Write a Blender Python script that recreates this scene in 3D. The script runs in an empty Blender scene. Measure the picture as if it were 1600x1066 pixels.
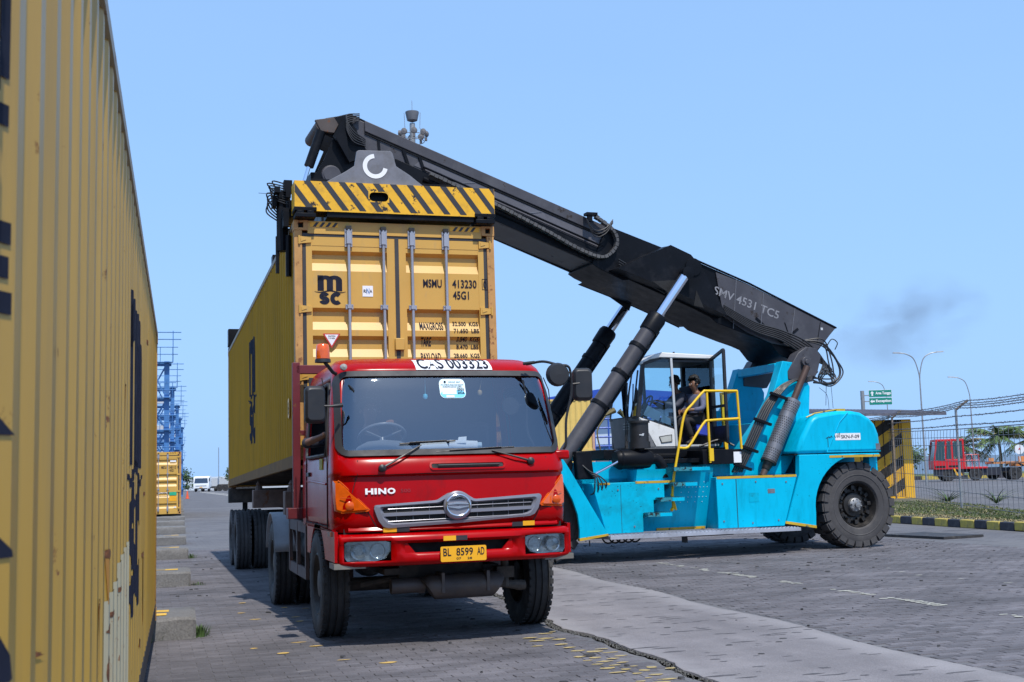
import bpy, bmesh, math, random
from mathutils import Matrix, Vector, Euler
random.seed(7)
R = math.radians
PI = math.pi
scn = bpy.context.scene
COL = scn.collection

# ---------------------------------------------------------------- camera
PITCH, ROLL, CAMH, FPX = 0.1121, 0.0278, 1.55, 1871.4
cd = bpy.data.cameras.new('camera'); cam = bpy.data.objects.new('camera', cd); COL.objects.link(cam)
cd.sensor_width = 36.0; cd.lens = FPX / 1600 * 36.0; cd.clip_start = 0.1; cd.clip_end = 6000
cd.dof.use_dof = True; cd.dof.focus_distance = 14.0; cd.dof.aperture_fstop = 9.0
_F = Vector((0, math.cos(PITCH), math.sin(PITCH))); _U = Vector((0, -math.sin(PITCH), math.cos(PITCH))); _X = Vector((1, 0, 0))
_c, _s = math.cos(ROLL), math.sin(ROLL)
_x = _c * _X - _s * _U; _u = _s * _X + _c * _U
cam.matrix_world = Matrix(((_x.x, _u.x, -_F.x, 0), (_x.y, _u.y, -_F.y, 0), (_x.z, _u.z, -_F.z, CAMH), (0, 0, 0, 1)))
scn.camera = cam

# ---------------------------------------------------------------- sky and sun
SUN_EL, SUN_AZ = 60.0, 158.0            # azimuth from +Y towards +X
wd = bpy.data.worlds.new('World'); scn.world = wd; wd.use_nodes = True
wn = wd.node_tree.nodes; wl = wd.node_tree.links
for n in list(wn): wn.remove(n)
wo = wn.new('ShaderNodeOutputWorld'); wb = wn.new('ShaderNodeBackground'); sk = wn.new('ShaderNodeTexSky')
sk.sky_type = 'NISHITA'; sk.sun_disc = False; sk.sun_elevation = R(SUN_EL); sk.sun_rotation = R(SUN_AZ)
sk.altitude = 0; sk.air_density = 1.0; sk.dust_density = 0.6; sk.ozone_density = 2.5
wb.inputs['Strength'].default_value = 0.15
# humid pale-blue veil towards the horizon, all round
wtc = wn.new('ShaderNodeTexCoord'); wsx = wn.new('ShaderNodeSeparateXYZ'); wl.new(wtc.outputs['Generated'], wsx.inputs[0])
wmr = wn.new('ShaderNodeMapRange'); wmr.inputs['From Min'].default_value = 0.02; wmr.inputs['From Max'].default_value = 0.62
wmr.inputs['To Min'].default_value = 0.93; wmr.inputs['To Max'].default_value = 0.5; wl.new(wsx.outputs['Z'], wmr.inputs[0])
wmx = wn.new('ShaderNodeMix'); wmx.data_type = 'RGBA'; wl.new(wmr.outputs[0], wmx.inputs['Factor']); wl.new(sk.outputs[0], wmx.inputs['A'])
wmx.inputs['B'].default_value = (1.42, 2.60, 4.6, 1)
# very faint uneven haze
wmp = wn.new('ShaderNodeMapping'); wmp.inputs['Scale'].default_value = (1.2, 1.2, 4.5); wl.new(wtc.outputs['Generated'], wmp.inputs[0])
wnz = wn.new('ShaderNodeTexNoise'); wnz.inputs['Scale'].default_value = 1.6; wnz.inputs['Detail'].default_value = 5; wl.new(wmp.outputs[0], wnz.inputs[0])
wvr = wn.new('ShaderNodeMapRange'); wvr.inputs['From Min'].default_value = .3; wvr.inputs['From Max'].default_value = .7; wvr.inputs['To Min'].default_value = .0; wvr.inputs['To Max'].default_value = .09; wl.new(wnz.outputs['Fac'], wvr.inputs[0])
wmh = wn.new('ShaderNodeMix'); wmh.data_type = 'RGBA'; wl.new(wvr.outputs[0], wmh.inputs['Factor']); wl.new(wmx.outputs['Result'], wmh.inputs['A']); wmh.inputs['B'].default_value = (2.2, 3.3, 5.2, 1)
wl.new(wmh.outputs['Result'], wb.inputs[0]); wl.new(wb.outputs[0], wo.inputs[0])
sl = bpy.data.lights.new('sun', 'SUN'); sun = bpy.data.objects.new('sun', sl); COL.objects.link(sun)
sl.energy = 2.9; sl.angle = R(0.5); sl.color = (1.0, 0.95, 0.87)
_sd = Vector((math.cos(R(SUN_EL)) * math.sin(R(SUN_AZ)), math.cos(R(SUN_EL)) * math.cos(R(SUN_AZ)), math.sin(R(SUN_EL))))
sun.rotation_euler = _sd.to_track_quat('Z', 'Y').to_euler()
scn.view_settings.view_transform = 'Standard'; scn.view_settings.look = 'None'
scn.view_settings.exposure = 0.6; scn.view_settings.gamma = 1.0
scn.view_settings.use_curve_mapping = False
scn.cycles.max_bounces = 8; scn.cycles.transparent_max_bounces = 16
scn.cycles.volume_step_rate = 2.0

# ---------------------------------------------------------------- materials
def lin(h):
    h = h.lstrip('#'); v = [int(h[i:i + 2], 16) / 255 for i in (0, 2, 4)]
    return tuple(c / 12.92 if c <= 0.04045 else ((c + 0.055) / 1.055) ** 2.4 for c in v)
MATS = {}
def mat(name, col, rough=0.5, metal=0.0, var=0.12, vs=3.0, bump=0.0, bs=30.0, dirt=None, damt=0.0, ds=2.0,
        rust=None, ramt=0.0, rs=6.0, coat=0.0, emit=None, stretch=(1, 1, 1), island=0.0, objrand=0.0, spec=0.5, dstretch=(1, 1, 1), grain=0.0, gs=90, rstretch=(1, 1, 1)):
    """principled paint: large tonal variation, dirt film, rust blotches and fine relief, all in object space"""
    if name in MATS: return MATS[name]
    m = bpy.data.materials.new(name); m.use_nodes = True; nt = m.node_tree; N = nt.nodes; L = nt.links
    b = N['Principled BSDF']; b.inputs['Roughness'].default_value = rough; b.inputs['Metallic'].default_value = metal
    b.inputs['Specular IOR Level'].default_value = spec
    if coat: b.inputs['Coat Weight'].default_value = coat; b.inputs['Coat Roughness'].default_value = 0.08
    tc = N.new('ShaderNodeTexCoord')
    def noise(scale, st, det=5, rg=0.6):
        mp = N.new('ShaderNodeMapping'); mp.inputs['Scale'].default_value = st; L.new(tc.outputs['Object'], mp.inputs[0])
        n = N.new('ShaderNodeTexNoise'); n.inputs['Scale'].default_value = scale; n.inputs['Detail'].default_value = det
        n.inputs['Roughness'].default_value = rg; L.new(mp.outputs[0], n.inputs[0]); return n.outputs['Fac']
    def ramp(src, a, b_, v0=0.0, v1=1.0):
        r = N.new('ShaderNodeMapRange'); r.inputs['From Min'].default_value = a; r.inputs['From Max'].default_value = b_
        r.inputs['To Min'].default_value = v0; r.inputs['To Max'].default_value = v1; L.new(src, r.inputs[0]); return r.outputs[0]
    def mix(fac, c1, c2, mode='MIX'):
        x = N.new('ShaderNodeMix'); x.data_type = 'RGBA'; x.blend_type = mode
        if hasattr(fac, 'links') or hasattr(fac, 'node'): L.new(fac, x.inputs['Factor'])
        else: x.inputs['Factor'].default_value = fac
        for sock, c in ((x.inputs['A'], c1), (x.inputs['B'], c2)):
            if isinstance(c, tuple): sock.default_value = (*c[:3], 1)
            else: L.new(c, sock)
        return x.outputs['Result']
    cur = tuple(col)
    if var:
        f = ramp(noise(vs, stretch), 0.3, 0.7)
        cur = mix(f, tuple(c * (1 - var) for c in col), tuple(min(1, c * (1 + var)) for c in col))
    if island or objrand:
        if island:
            g = N.new('ShaderNodeNewGeometry'); src = g.outputs['Random Per Island']; amt = island
        else:
            g = N.new('ShaderNodeObjectInfo'); src = g.outputs['Random']; amt = objrand
        f = ramp(src, 0, 1)
        v = ramp(src, 0, 1, 1 - amt, 1 + amt)
        cc = N.new('ShaderNodeCombineColor'); [L.new(v, cc.inputs[i]) for i in range(3)]
        cur = mix(1.0, cur, cc.outputs[0], 'MULTIPLY')
    if dirt:
        f = ramp(noise(ds, dstretch, 8, 0.7), 0.62 - damt * 0.35, 0.72, 0, min(1, 0.55 + damt * 0.4))
        cur = mix(f, cur, tuple(dirt))
    if rust:
        f = ramp(noise(rs, rstretch, 8, 0.72), 0.70 - ramt * 0.3, 0.74 - ramt * 0.3, 0, 1)
        cur = mix(f, cur, tuple(rust))
        rr = ramp(f, 0, 1, rough, 0.9); L.new(rr, b.inputs['Roughness'])
    elif rough > 0.12:
        rr = ramp(noise(vs * 2.3, stretch), 0.25, 0.75, rough * 0.8, min(1, rough * 1.2)); L.new(rr, b.inputs['Roughness'])
    if grain:
        v = ramp(noise(gs, (1, 1, 1), 4, 0.8), .3, .7, 1 - grain, 1 + grain); cc = N.new('ShaderNodeCombineColor'); [L.new(v, cc.inputs[i]) for i in range(3)]
        cur = mix(1.0, cur, cc.outputs[0], 'MULTIPLY')
    if isinstance(cur, tuple): b.inputs['Base Color'].default_value = (*cur, 1)
    else: L.new(cur, b.inputs['Base Color'])
    if bump:
        bp = N.new('ShaderNodeBump'); bp.inputs['Strength'].default_value = bump; bp.inputs['Distance'].default_value = 0.02
        L.new(noise(bs, (1, 1, 1), 6), bp.inputs['Height']); L.new(bp.outputs[0], b.inputs['Normal'])
    if emit: b.inputs['Emission Color'].default_value = (*emit[:3], 1); b.inputs['Emission Strength'].default_value = emit[3]
    MATS[name] = m
    return m

def glass(name, tint, refl=0.08, rough=0.01):
    m = bpy.data.materials.new(name); m.use_nodes = True; N = m.node_tree.nodes; L = m.node_tree.links
    for n in list(N): N.remove(n)
    o = N.new('ShaderNodeOutputMaterial'); t = N.new('ShaderNodeBsdfTransparent'); g = N.new('ShaderNodeBsdfGlossy'); mx = N.new('ShaderNodeMixShader')
    t.inputs[0].default_value = (*tint, 1); g.inputs['Roughness'].default_value = rough; g.inputs[0].default_value = (.72, .86, 1, 1)
    fr = N.new('ShaderNodeFresnel'); fr.inputs[0].default_value = 1.5
    mr = N.new('ShaderNodeMath'); mr.operation = 'ADD'; mr.inputs[1].default_value = refl; L.new(fr.outputs[0], mr.inputs[0])
    L.new(mr.outputs[0], mx.inputs[0]); L.new(t.outputs[0], mx.inputs[1]); L.new(g.outputs[0], mx.inputs[2]); L.new(mx.outputs[0], o.inputs[0])
    MATS[name] = m
    return m

RUST = (0.16, 0.055, 0.02)
DUST = (0.22, 0.19, 0.15)
GREASE = (0.02, 0.018, 0.016)
mCont = mat('container_shade_toned_paint', (0.44, 0.235, 0.028), 0.8, spec=.04, var=0.09, vs=1.2, stretch=(1, 1, 0.3), dirt=(0.26, 0.17, 0.05), damt=0.30, ds=3.5, dstretch=(1.5, 1.5, 0.3), rust=RUST, ramt=0.08, rs=9)  # same paint as the doors; side shade and extra dirt darkened into the colour
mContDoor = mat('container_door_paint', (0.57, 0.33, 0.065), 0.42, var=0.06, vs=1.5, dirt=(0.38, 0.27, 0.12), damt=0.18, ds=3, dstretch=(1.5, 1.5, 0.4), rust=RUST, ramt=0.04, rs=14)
mContOld = mat('weathered_container_paint', (0.47, 0.27, 0.035), 0.42, spec=.6, var=0.13, vs=1.5, stretch=(1, 1, 0.12), dirt=(0.30, 0.19, 0.05), damt=0.5, ds=5, dstretch=(2, 2, 0.12), rust=RUST, ramt=0.17, rs=8)
mChalk = mat('chalked_grey_container_paint', (0.21, 0.18, 0.15), 0.75, var=0.12, vs=2, stretch=(1, 1, 0.2), dirt=(0.16, 0.13, 0.09), damt=0.3, ds=4, dstretch=(2, 2, .3), rust=RUST, ramt=0.06, rs=9)
mRail = mat('container_top_rail_paint', (0.34, 0.29, 0.22), 0.6, rust=RUST, ramt=0.30, rs=8)
mFrame = mat('rusty_corner_post_paint', (0.46, 0.24, 0.07), 0.55, var=0.18, vs=6, rust=(0.22, 0.09, 0.035), ramt=0.42, rs=7)
mDarkRail = mat('dark_bottom_rail', (0.015, 0.014, 0.018), 0.7, rust=RUST, ramt=0.2)
mBrownRail = mat('brown_bottom_rail', (0.20, 0.11, 0.04), 0.7, spec=.1, dirt=(.12, .08, .05), damt=0.3, rust=RUST, ramt=0.25)
mRustDecal = mat('rust_scab', (0.17, 0.06, 0.02), 0.95, var=0.5, vs=30, bump=0.4, bs=80)
mRustStreak = mat('rust_stain', (0.40, 0.18, 0.03), 0.8, var=0.25, vs=9, stretch=(1, 1, .2))
mCream = mat('cream_repair_patch', (0.45, 0.39, 0.25), 0.6, var=0.08, dirt=(0.42, 0.30, 0.15), damt=0.3, ds=6, rust=(0.24, 0.09, 0.03), ramt=0.33, rs=9)
mGasket = mat('black_rubber_gasket', (0.035, 0.034, 0.036), 0.6, var=0.2)
mBlackPaint = mat('dark_navy_lettering', (0.016, 0.018, 0.032), 0.7, spec=.12, var=0.2, vs=8)
mRod = mat('galvanised_rod', (0.33, 0.34, 0.38), 0.42, metal=0.35, var=0.1, dirt=(0.3, 0.24, 0.18), damt=0.2)
mWhite = mat('white_sticker', (0.78, 0.79, 0.8), 0.45, var=0.03)
mRedPrint = mat('red_print', (0.55, 0.03, 0.03), 0.5, var=0.05)
mYellow = mat('hazard_yellow', (0.78, 0.42, 0.012), 0.45, var=0.1, dirt=(0.35, 0.2, 0.03), damt=0.3, ds=5, rust=(0.035, 0.03, 0.028), ramt=0.37, rs=6)
mYellowClean = mat('reflective_yellow', (0.85, 0.42, 0.01), 0.4, var=0.05)
mBlackStripe = mat('hazard_black', (0.025, 0.025, 0.03), 0.5, var=0.2)
mSteelBlack = mat('black_machine_paint', (0.006, 0.007, 0.010), 0.42, spec=.12, var=0.3, vs=2, dirt=(0.022, 0.022, 0.026), damt=0.28, ds=2.5, bump=0.06, bs=25)
mSteelGrey = mat('worn_graphite_steel', (0.060, 0.058, 0.068), 0.45, spec=.35, var=0.22, vs=1.6, dirt=(0.10, 0.098, 0.105), damt=0.32, ds=2.2, rust=(0.03, 0.025, 0.025), ramt=0.28, rs=3)
mSlate = mat('slate_grey_plate', (0.15, 0.155, 0.18), 0.5, var=0.15, vs=4, dirt=(0.09, 0.085, 0.08), damt=0.35, ds=5)
mChrome = mat('chromed_piston_rod', (0.75, 0.8, 0.9), 0.06, metal=1.0, var=0)
mTurq = mat('turquoise_machine_paint', (0.0, 0.45, 0.68), 0.34, spec=.15, var=0.10, vs=1.3, dirt=(0.0, 0.27, 0.40), damt=0.36, ds=3.0, dstretch=(1.6, 1.6, .35), rust=(0.0, 0.13, 0.17), ramt=0.21, rs=15)
mTurqDirty = mat('stained_turquoise_panel', (0.0, 0.42, 0.62), 0.36, spec=.15, var=0.1, vs=1.3, dirt=(0.005, 0.22, 0.30), damt=0.40, ds=3, rust=(0.004, 0.05, 0.06), ramt=0.26, rs=14)
mYelTrim = mat('worn_yellow_trim', (0.55, 0.34, 0.02), 0.45, var=0.12, rust=(0.05, 0.07, 0.06), ramt=0.42, rs=8)
mYelRail = mat('yellow_handrail_paint', (0.80, 0.50, 0.01), 0.4, var=0.06, rust=(0.2, 0.12, 0.04), ramt=0.2, rs=12)
mTyre = mat('tyre_rubber', (0.027, 0.027, 0.029), 0.75, var=0.2, vs=4, dirt=(0.085, 0.078, 0.07), damt=0.32, ds=3, bump=0.15, bs=40)
mTyreDusty = mat('dusty_tyre_rubber', (0.055, 0.052, 0.054), 0.85, var=0.15, vs=3, dirt=(0.10, 0.093, 0.088), damt=0.45, ds=2.5, bump=0.15, bs=40)
mRim = mat('greasy_black_rim', (0.022, 0.020, 0.019), 0.5, metal=0.2, var=0.4, vs=6, dirt=(0.09, 0.075, 0.06), damt=0.3, ds=6)
mHub = mat('bright_hub', (0.30, 0.30, 0.30), 0.45, metal=0.5, var=0.3, vs=12, rust=(0.05, 0.045, 0.04), ramt=0.3, rs=14)
mRed = mat('red_cab_paint', (0.37, 0.0, 0.001), 0.22, spec=.2, var=0.10, vs=1.2, dirt=(0.20, 0.004, 0.005), damt=0.28, ds=4, dstretch=(1.5, 1.5, .6))
mRedDark = mat('maroon_frame_paint', (0.13, 0.012, 0.018), 0.5, var=0.2, rust=RUST, ramt=0.25, rs=9)
mSilver = mat('silver_grille_paint', (0.24, 0.24, 0.28), 0.32, metal=0.3, var=0.06)
mBlackPl = mat('black_plastic', (0.018, 0.018, 0.021), 0.5, var=0.2, vs=6)
mGrille = mat('grille_void_black', (0.006, 0.006, 0.007), 0.8, var=0)
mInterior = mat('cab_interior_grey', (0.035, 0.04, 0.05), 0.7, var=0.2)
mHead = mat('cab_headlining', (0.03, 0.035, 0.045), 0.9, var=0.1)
mOrange = mat('amber_lens', (0.70, 0.10, 0.003), 0.15, var=0.15, vs=20, coat=0.6)
mLamp = mat('headlamp_reflector', (0.55, 0.57, 0.6), 0.18, metal=0.8, var=0.25, vs=15)
mPlate = mat('yellow_number_plate', (0.88, 0.42, 0.01), 0.4, var=0.04)
mChassis = mat('dusty_chassis_steel', (0.045, 0.038, 0.035), 0.7, var=0.3, vs=4, dirt=(0.14, 0.11, 0.085), damt=0.5, ds=4, rust=RUST, ramt=0.22)
mTank = mat('dull_steel_tank', (0.10, 0.085, 0.085), 0.55, metal=0.35, var=0.2, dirt=(0.14, 0.10, 0.07), damt=0.45, ds=5)
mRustySteel = mat('rusty_bolster_steel', (0.15, 0.095, 0.075), 0.75, var=0.3, vs=7, rust=RUST, ramt=0.4, rs=5)
mSkin = mat('brown_skin', (0.20, 0.095, 0.055), 0.5, var=0.1)
mShirt = mat('grey_work_shirt', (0.11, 0.12, 0.19), 0.85, var=0.2, vs=12)
mBlueCloth = mat('blue_cloth_panel', (0.03, 0.06, 0.42), 0.8, var=0.15)
mTrouser = mat('dark_trousers', (0.018, 0.016, 0.018), 0.85, var=0.3)
mHair = mat('black_hair', (0.008, 0.007, 0.007), 0.6, var=0.2)
mPaper = mat('white_paper', (0.72, 0.76, 0.8), 0.7, var=0.04)
mCabWhite = mat('white_cab_paint', (0.72, 0.72, 0.71), 0.4, var=0.05, dirt=(0.40, 0.38, 0.34), damt=0.25, ds=5)
mConc = mat('pale_concrete_slab', (0.215, 0.200, 0.205), 0.92, var=0.20, vs=0.9, stretch=(.6, 1.6, 1), dirt=(0.115, 0.107, 0.115), damt=0.62, ds=.55, dstretch=(1.3, .45, 1), bump=0.35, bs=35, rust=(0.07, 0.066, 0.07), ramt=0.30, rs=2.2, rstretch=(.8, 1.4, 1), grain=.30, gs=70)
mPad = mat('grimy_concrete_pad', (0.18, 0.172, 0.165), 0.9, grain=.35, gs=45, var=0.3, vs=3, dirt=(0.06, 0.057, 0.05), damt=0.6, ds=3, bump=0.5, bs=25)
mGlassWS = glass('windscreen_glass', (0.84, 0.89, 0.93), 0.16)
mGlassSide = glass('side_glass', (0.7, 0.76, 0.78), 0.03)
mGlassTeal = glass('teal_cab_glass', (0.70, 0.88, 0.92), 0.02)
mBlue = mat('blue_crane_steel', (0.06, 0.19, 0.44), 0.45, var=0.15, dirt=(0.05, 0.10, 0.22), damt=0.25, ds=2)
mLtGrey = mat('light_grey_box', (0.48, 0.5, 0.52), 0.5, var=0.1)
mGalv = mat('galvanised_post', (0.30, 0.31, 0.32), 0.5, metal=0.4, var=0.2, vs=6, rust=(0.13, 0.075, 0.04), ramt=0.34, rs=6)
mRustPost = mat('rusted_fence_post', (0.22, 0.17, 0.13), 0.8, var=0.3, vs=8, rust=RUST, ramt=0.42, rs=7)
mWire = mat('weathered_wire', (0.10, 0.11, 0.13), 0.6, var=0.2)

# ---------------------------------------------------------------- frames
C0 = (-2.4996, 13.7195); F_TRK = (C0[0], C0[1], 0.2961)
F_STK = (6.46, 23.15, R(20.0))
F_ROW = (-3.657, 12.287, 0.2711)
F_W = (0.0, 0.0, 0.0)
def fw(fr, x, y):
    c, s = math.cos(fr[2]), math.sin(fr[2]); return (fr[0] + c * x - s * y, fr[1] + s * x + c * y)

# ---------------------------------------------------------------- mesh builder
class MB:
    def __init__(s): s.v = []; s.f = []; s.m = []; s.mi = 0
    def add(s, vs, fs, m=None):
        o = len(s.v); s.v += [tuple(p) for p in vs]; s.f += [tuple(i + o for i in f) for f in fs]
        s.m += [s.mi if m is None else m] * len(fs); return s
    def box(s, x0, x1, y0, y1, z0, z1, m=None, M=None):
        vs = [(x0, y0, z0), (x1, y0, z0), (x1, y1, z0), (x0, y1, z0), (x0, y0, z1), (x1, y0, z1), (x1, y1, z1), (x0, y1, z1)]
        if M is not None: vs = [tuple(M @ Vector(p)) for p in vs]
        return s.add(vs, [(0, 3, 2, 1), (4, 5, 6, 7), (0, 1, 5, 4), (1, 2, 6, 5), (2, 3, 7, 6), (3, 0, 4, 7)], m)
    def prism(s, pts, ax, lo, hi, m=None):
        """closed outline extruded along axis ax ('x': pts are (y,z); 'y': (x,z); 'z': (x,y))"""
        f = {'x': lambda a, b, t: (t, a, b), 'y': lambda a, b, t: (a, t, b), 'z': lambda a, b, t: (a, b, t)}[ax]
        n = len(pts); area = sum(pts[i][0] * pts[(i + 1) % n][1] - pts[(i + 1) % n][0] * pts[i][1] for i in range(n))
        if (area < 0) != (ax == 'y'): pts = pts[::-1]
        vs = [f(a, b, lo) for a, b in pts] + [f(a, b, hi) for a, b in pts]
        fs = [tuple(range(n))[::-1], tuple(range(n, 2 * n))] + [(i, (i + 1) % n, n + (i + 1) % n, n + i) for i in range(n)]
        return s.add(vs, fs, m)
    def tube(s, path, r, n=8, m=None, caps=True):
        P = [Vector(p) for p in path]; k = len(P); rr = r if isinstance(r, (list, tuple)) else [r] * k
        t0 = (P[1] - P[0]).normalized(); up = Vector((0, 0, 1)) if abs(t0.z) < 0.9 else Vector((1, 0, 0))
        u = t0.cross(up).normalized(); vs = []
        for i in range(k):
            t = ((P[min(i + 1, k - 1)] - P[i]).normalized() + (P[i] - P[max(i - 1, 0)]).normalized())
            t = t.normalized() if t.length > 1e-6 else t0
            u = (u - t * u.dot(t)); u = u.normalized() if u.length > 1e-6 else t.orthogonal().normalized()
            w = t.cross(u)
            for j in range(n):
                a = 2 * PI * j / n; vs.append(P[i] + (u * math.cos(a) + w * math.sin(a)) * rr[i])
        fs = [(i * n + j, i * n + (j + 1) % n, (i + 1) * n + (j + 1) % n, (i + 1) * n + j) for i in range(k - 1) for j in range(n)]
        if caps: fs += [tuple(range(n))[::-1], tuple(range((k - 1) * n, k * n))]
        return s.add(vs, fs, m)
    def bar(s, a, b, w, h, m=None, up=(0, 0, 1)):
        """rectangular bar from a to b, w across, h along up"""
        a = Vector(a); b = Vector(b); t = (b - a).normalized(); up = Vector(up)
        if abs(t.dot(up)) > 0.99: up = Vector((0, 1, 0))
        x = t.cross(up).normalized(); y = x.cross(t)
        vs = [p + x * (w / 2 * i) + y * (h / 2 * j) for p in (a, b) for i, j in ((-1, -1), (1, -1), (1, 1), (-1, 1))]
        return s.add(vs, [(0, 1, 2, 3), (7, 6, 5, 4), (0, 4, 5, 1), (1, 5, 6, 2), (2, 6, 7, 3), (3, 7, 4, 0)], m)
    def lathe(s, prof, c, axis='x', n=32, m=None, close=False):
        """prof: (radius, offset along axis)"""
        vs = []
        for r_, h in prof:
            for j in range(n):
                a = 2 * PI * j / n; p, q = r_ * math.cos(a), r_ * math.sin(a)
                vs.append({'x': (c[0] + h, c[1] + p, c[2] + q), 'y': (c[0] + q, c[1] + h, c[2] + p), 'z': (c[0] + p, c[1] + q, c[2] + h)}[axis])
        k = len(prof)
        fs = [(i * n + j, i * n + (j + 1) % n, (i + 1) * n + (j + 1) % n, (i + 1) * n + j) for i in range(k - 1) for j in range(n)]
        if not close: fs += [tuple(range(n))[::-1], tuple(range((k - 1) * n, k * n))]
        return s.add(vs, fs, m)
    def grid(s, rows, m=None, loop=False):
        n = len(rows[0]); vs = [p for r_ in rows for p in r_]; k = len(rows)
        fs = [(i * n + j, i * n + (j + 1) % n, (i + 1) * n + (j + 1) % n, (i + 1) * n + j) for i in range(k - 1) for j in range(n if loop else n - 1)]
        return s.add(vs, fs, m)
    def quadstrip(s, path, width, plane, off, m=None):
        """flat ribbon of given width along a 2-D path; plane maps (a,b,off)->xyz"""
        n = len(path); L_, R_ = [], []
        for i in range(n):
            x0, y0 = path[max(i - 1, 0)]; x1, y1 = path[min(i + 1, n - 1)]
            d = math.hypot(x1 - x0, y1 - y0) or 1; nx, ny = -(y1 - y0) / d, (x1 - x0) / d
            w = width[i] if isinstance(width, list) else width
            L_.append(plane(path[i][0] + nx * w / 2, path[i][1] + ny * w / 2, off)); R_.append(plane(path[i][0] - nx * w / 2, path[i][1] - ny * w / 2, off))
        return s.add(L_ + R_, [(i, i + 1, n + i + 1, n + i) for i in range(n - 1)], m)

def arc(cx, cy, r, a0, a1, n=10, ry=None):
    ry = r if ry is None else ry
    return [(cx + r * math.cos(R(a0 + (a1 - a0) * i / n)), cy + ry * math.sin(R(a0 + (a1 - a0) * i / n))) for i in range(n + 1)]
def rrect(x0, x1, y0, y1, r, n=4):
    return arc(x1 - r, y0 + r, r, -90, 0, n) + arc(x1 - r, y1 - r, r, 0, 90, n) + arc(x0 + r, y1 - r, r, 90, 180, n) + arc(x0 + r, y0 + r, r, 180, 270, n)
def spline(pts, n=8):
    P = [Vector(p) for p in pts]; P = [2 * P[0] - P[1]] + P + [2 * P[-1] - P[-2]]; out = []
    for i in range(1, len(P) - 2):
        for k in range(n):
            t = k / n; a, b, c, d = P[i - 1], P[i], P[i + 1], P[i + 2]
            out.append(0.5 * ((2 * b) + (c - a) * t + (2 * a - 5 * b + 4 * c - d) * t * t + (3 * b - a - 3 * c + d) * t ** 3))
    out.append(P[-2]); return [tuple(p) for p in out]

def meshobj(name, mb, mats, smooth=35, offset=(0, 0, 0)):
    used = sorted({i for f in mb.f for i in f})
    if len(used) < len(mb.v):
        ix = {u: k for k, u in enumerate(used)}; mb.v = [mb.v[u] for u in used]; mb.f = [tuple(ix[i] for i in f) for f in mb.f]
    me = bpy.data.meshes.new(name)
    ox, oy, oz = offset
    vs = [(x - ox, y - oy, z - oz) for x, y, z in mb.v] if offset != (0, 0, 0) else mb.v
    me.from_pydata(vs, [], mb.f)
    for m_ in (mats if isinstance(mats, (list, tuple)) else [mats]): me.materials.append(m_)
    me.polygons.foreach_set('material_index', mb.m)
    if smooth:
        me.polygons.foreach_set('use_smooth', [True] * len(me.polygons)); me.set_sharp_from_angle(angle=R(smooth))
    me.validate(); me.update()
    o = bpy.data.objects.new(name, me); COL.objects.link(o); return o

SPLIT = {'corner_gear', 'pylon_crossbeam', 'bracket_boss', 'cylinder_foot', 'chassis_rail', 'gusset', 'landing_leg', 'boom_stiffener', 'weld_bead', 'hose_clamp', 'rear_bumper_bar', 'corner_guide',
         'front_slot', 'blue_cloth', 'cab_platform', 'paper', 'paper_on_dashboard', 'bumper_slot', 'hazard_stripe', 'small_data_plate', 'panel_seam', 'window_lamp', 'cab_window', 'grille_wire', 'door', 'boom_hose', 'underbody_hose',
         'hydraulic_hose', 'loose_hose', 'head_hose', 'control_hose', 'door_seam', 'wiper', 'reflective_tape_', 'boom_head_plate', 'heel_bracket', 'equipment_box', 'main_beam', 'tail_block', 'cylinder_collar', 'door_sticker', 'cab_pillar'}
def islands(mb):
    par = list(range(len(mb.v)))
    def find(a):
        while par[a] != a: par[a] = par[par[a]]; a = par[a]
        return a
    for f in mb.f:
        r_ = find(f[0])
        for i in f[1:]: par[find(i)] = r_
    g = {}
    for f, m_ in zip(mb.f, mb.m): g.setdefault(find(f[0]), []).append((f, m_))
    if len(g) < 2 or len(g) > 40: return [mb]
    out = []
    for fs in g.values():
        q = MB(); ix = {}
        for f, m_ in fs:
            for i in f:
                if i not in ix: ix[i] = len(q.v); q.v.append(mb.v[i])
            q.f.append(tuple(ix[i] for i in f)); q.m.append(m_)
        out.append(q)
    return out
class Thing:
    """an Empty at the thing's base; parts are given in the frame's own coordinates"""
    def __init__(s, name, label, cat, fr=F_W, at=(0, 0, 0), group=None, tilt=0.0, rz=0.0):
        s.fr = fr; s.at = at; s.n = 0
        o = bpy.data.objects.new(name, None); COL.objects.link(o); s.o = o
        x, y = fw(fr, at[0], at[1]); o.location = (x, y, at[2]); o.rotation_euler = (tilt, 0, fr[2] + rz)
        o.empty_display_size = 0.2; o['label'] = label; o['category'] = cat
        if group: o['group'] = group
    def part(s, name, mb, mats, parent=None, label=None, smooth=35, bevel=0, stuff=False):
        if name in SPLIT:
            subs = islands(mb)
            if len(subs) > 1:
                o = None
                for q in subs: o = s._part(name, q, mats, parent, label, smooth, bevel, stuff) if o is None else (s._part(name, q, mats, parent, label, smooth, bevel, stuff), o)[1]
                return o
        return s._part(name, mb, mats, parent, label, smooth, bevel, stuff)
    def _part(s, name, mb, mats, parent=None, label=None, smooth=35, bevel=0, stuff=False):
        o = meshobj(name, mb, mats, smooth, s.at); o.parent = parent or s.o
        if label: o['label'] = label
        if stuff: o['kind'] = 'stuff'
        if bevel:
            b = o.modifiers.new('bevel', 'BEVEL'); b.width = bevel; b.segments = 2; b.limit_method = 'ANGLE'; b.angle_limit = R(40)
        return o
    def adopt(s, o, parent=None, loc=None):
        o.parent = parent or s.o
        if loc: o.location = (loc[0] - s.at[0], loc[1] - s.at[1], loc[2] - s.at[2])
        return o
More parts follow.
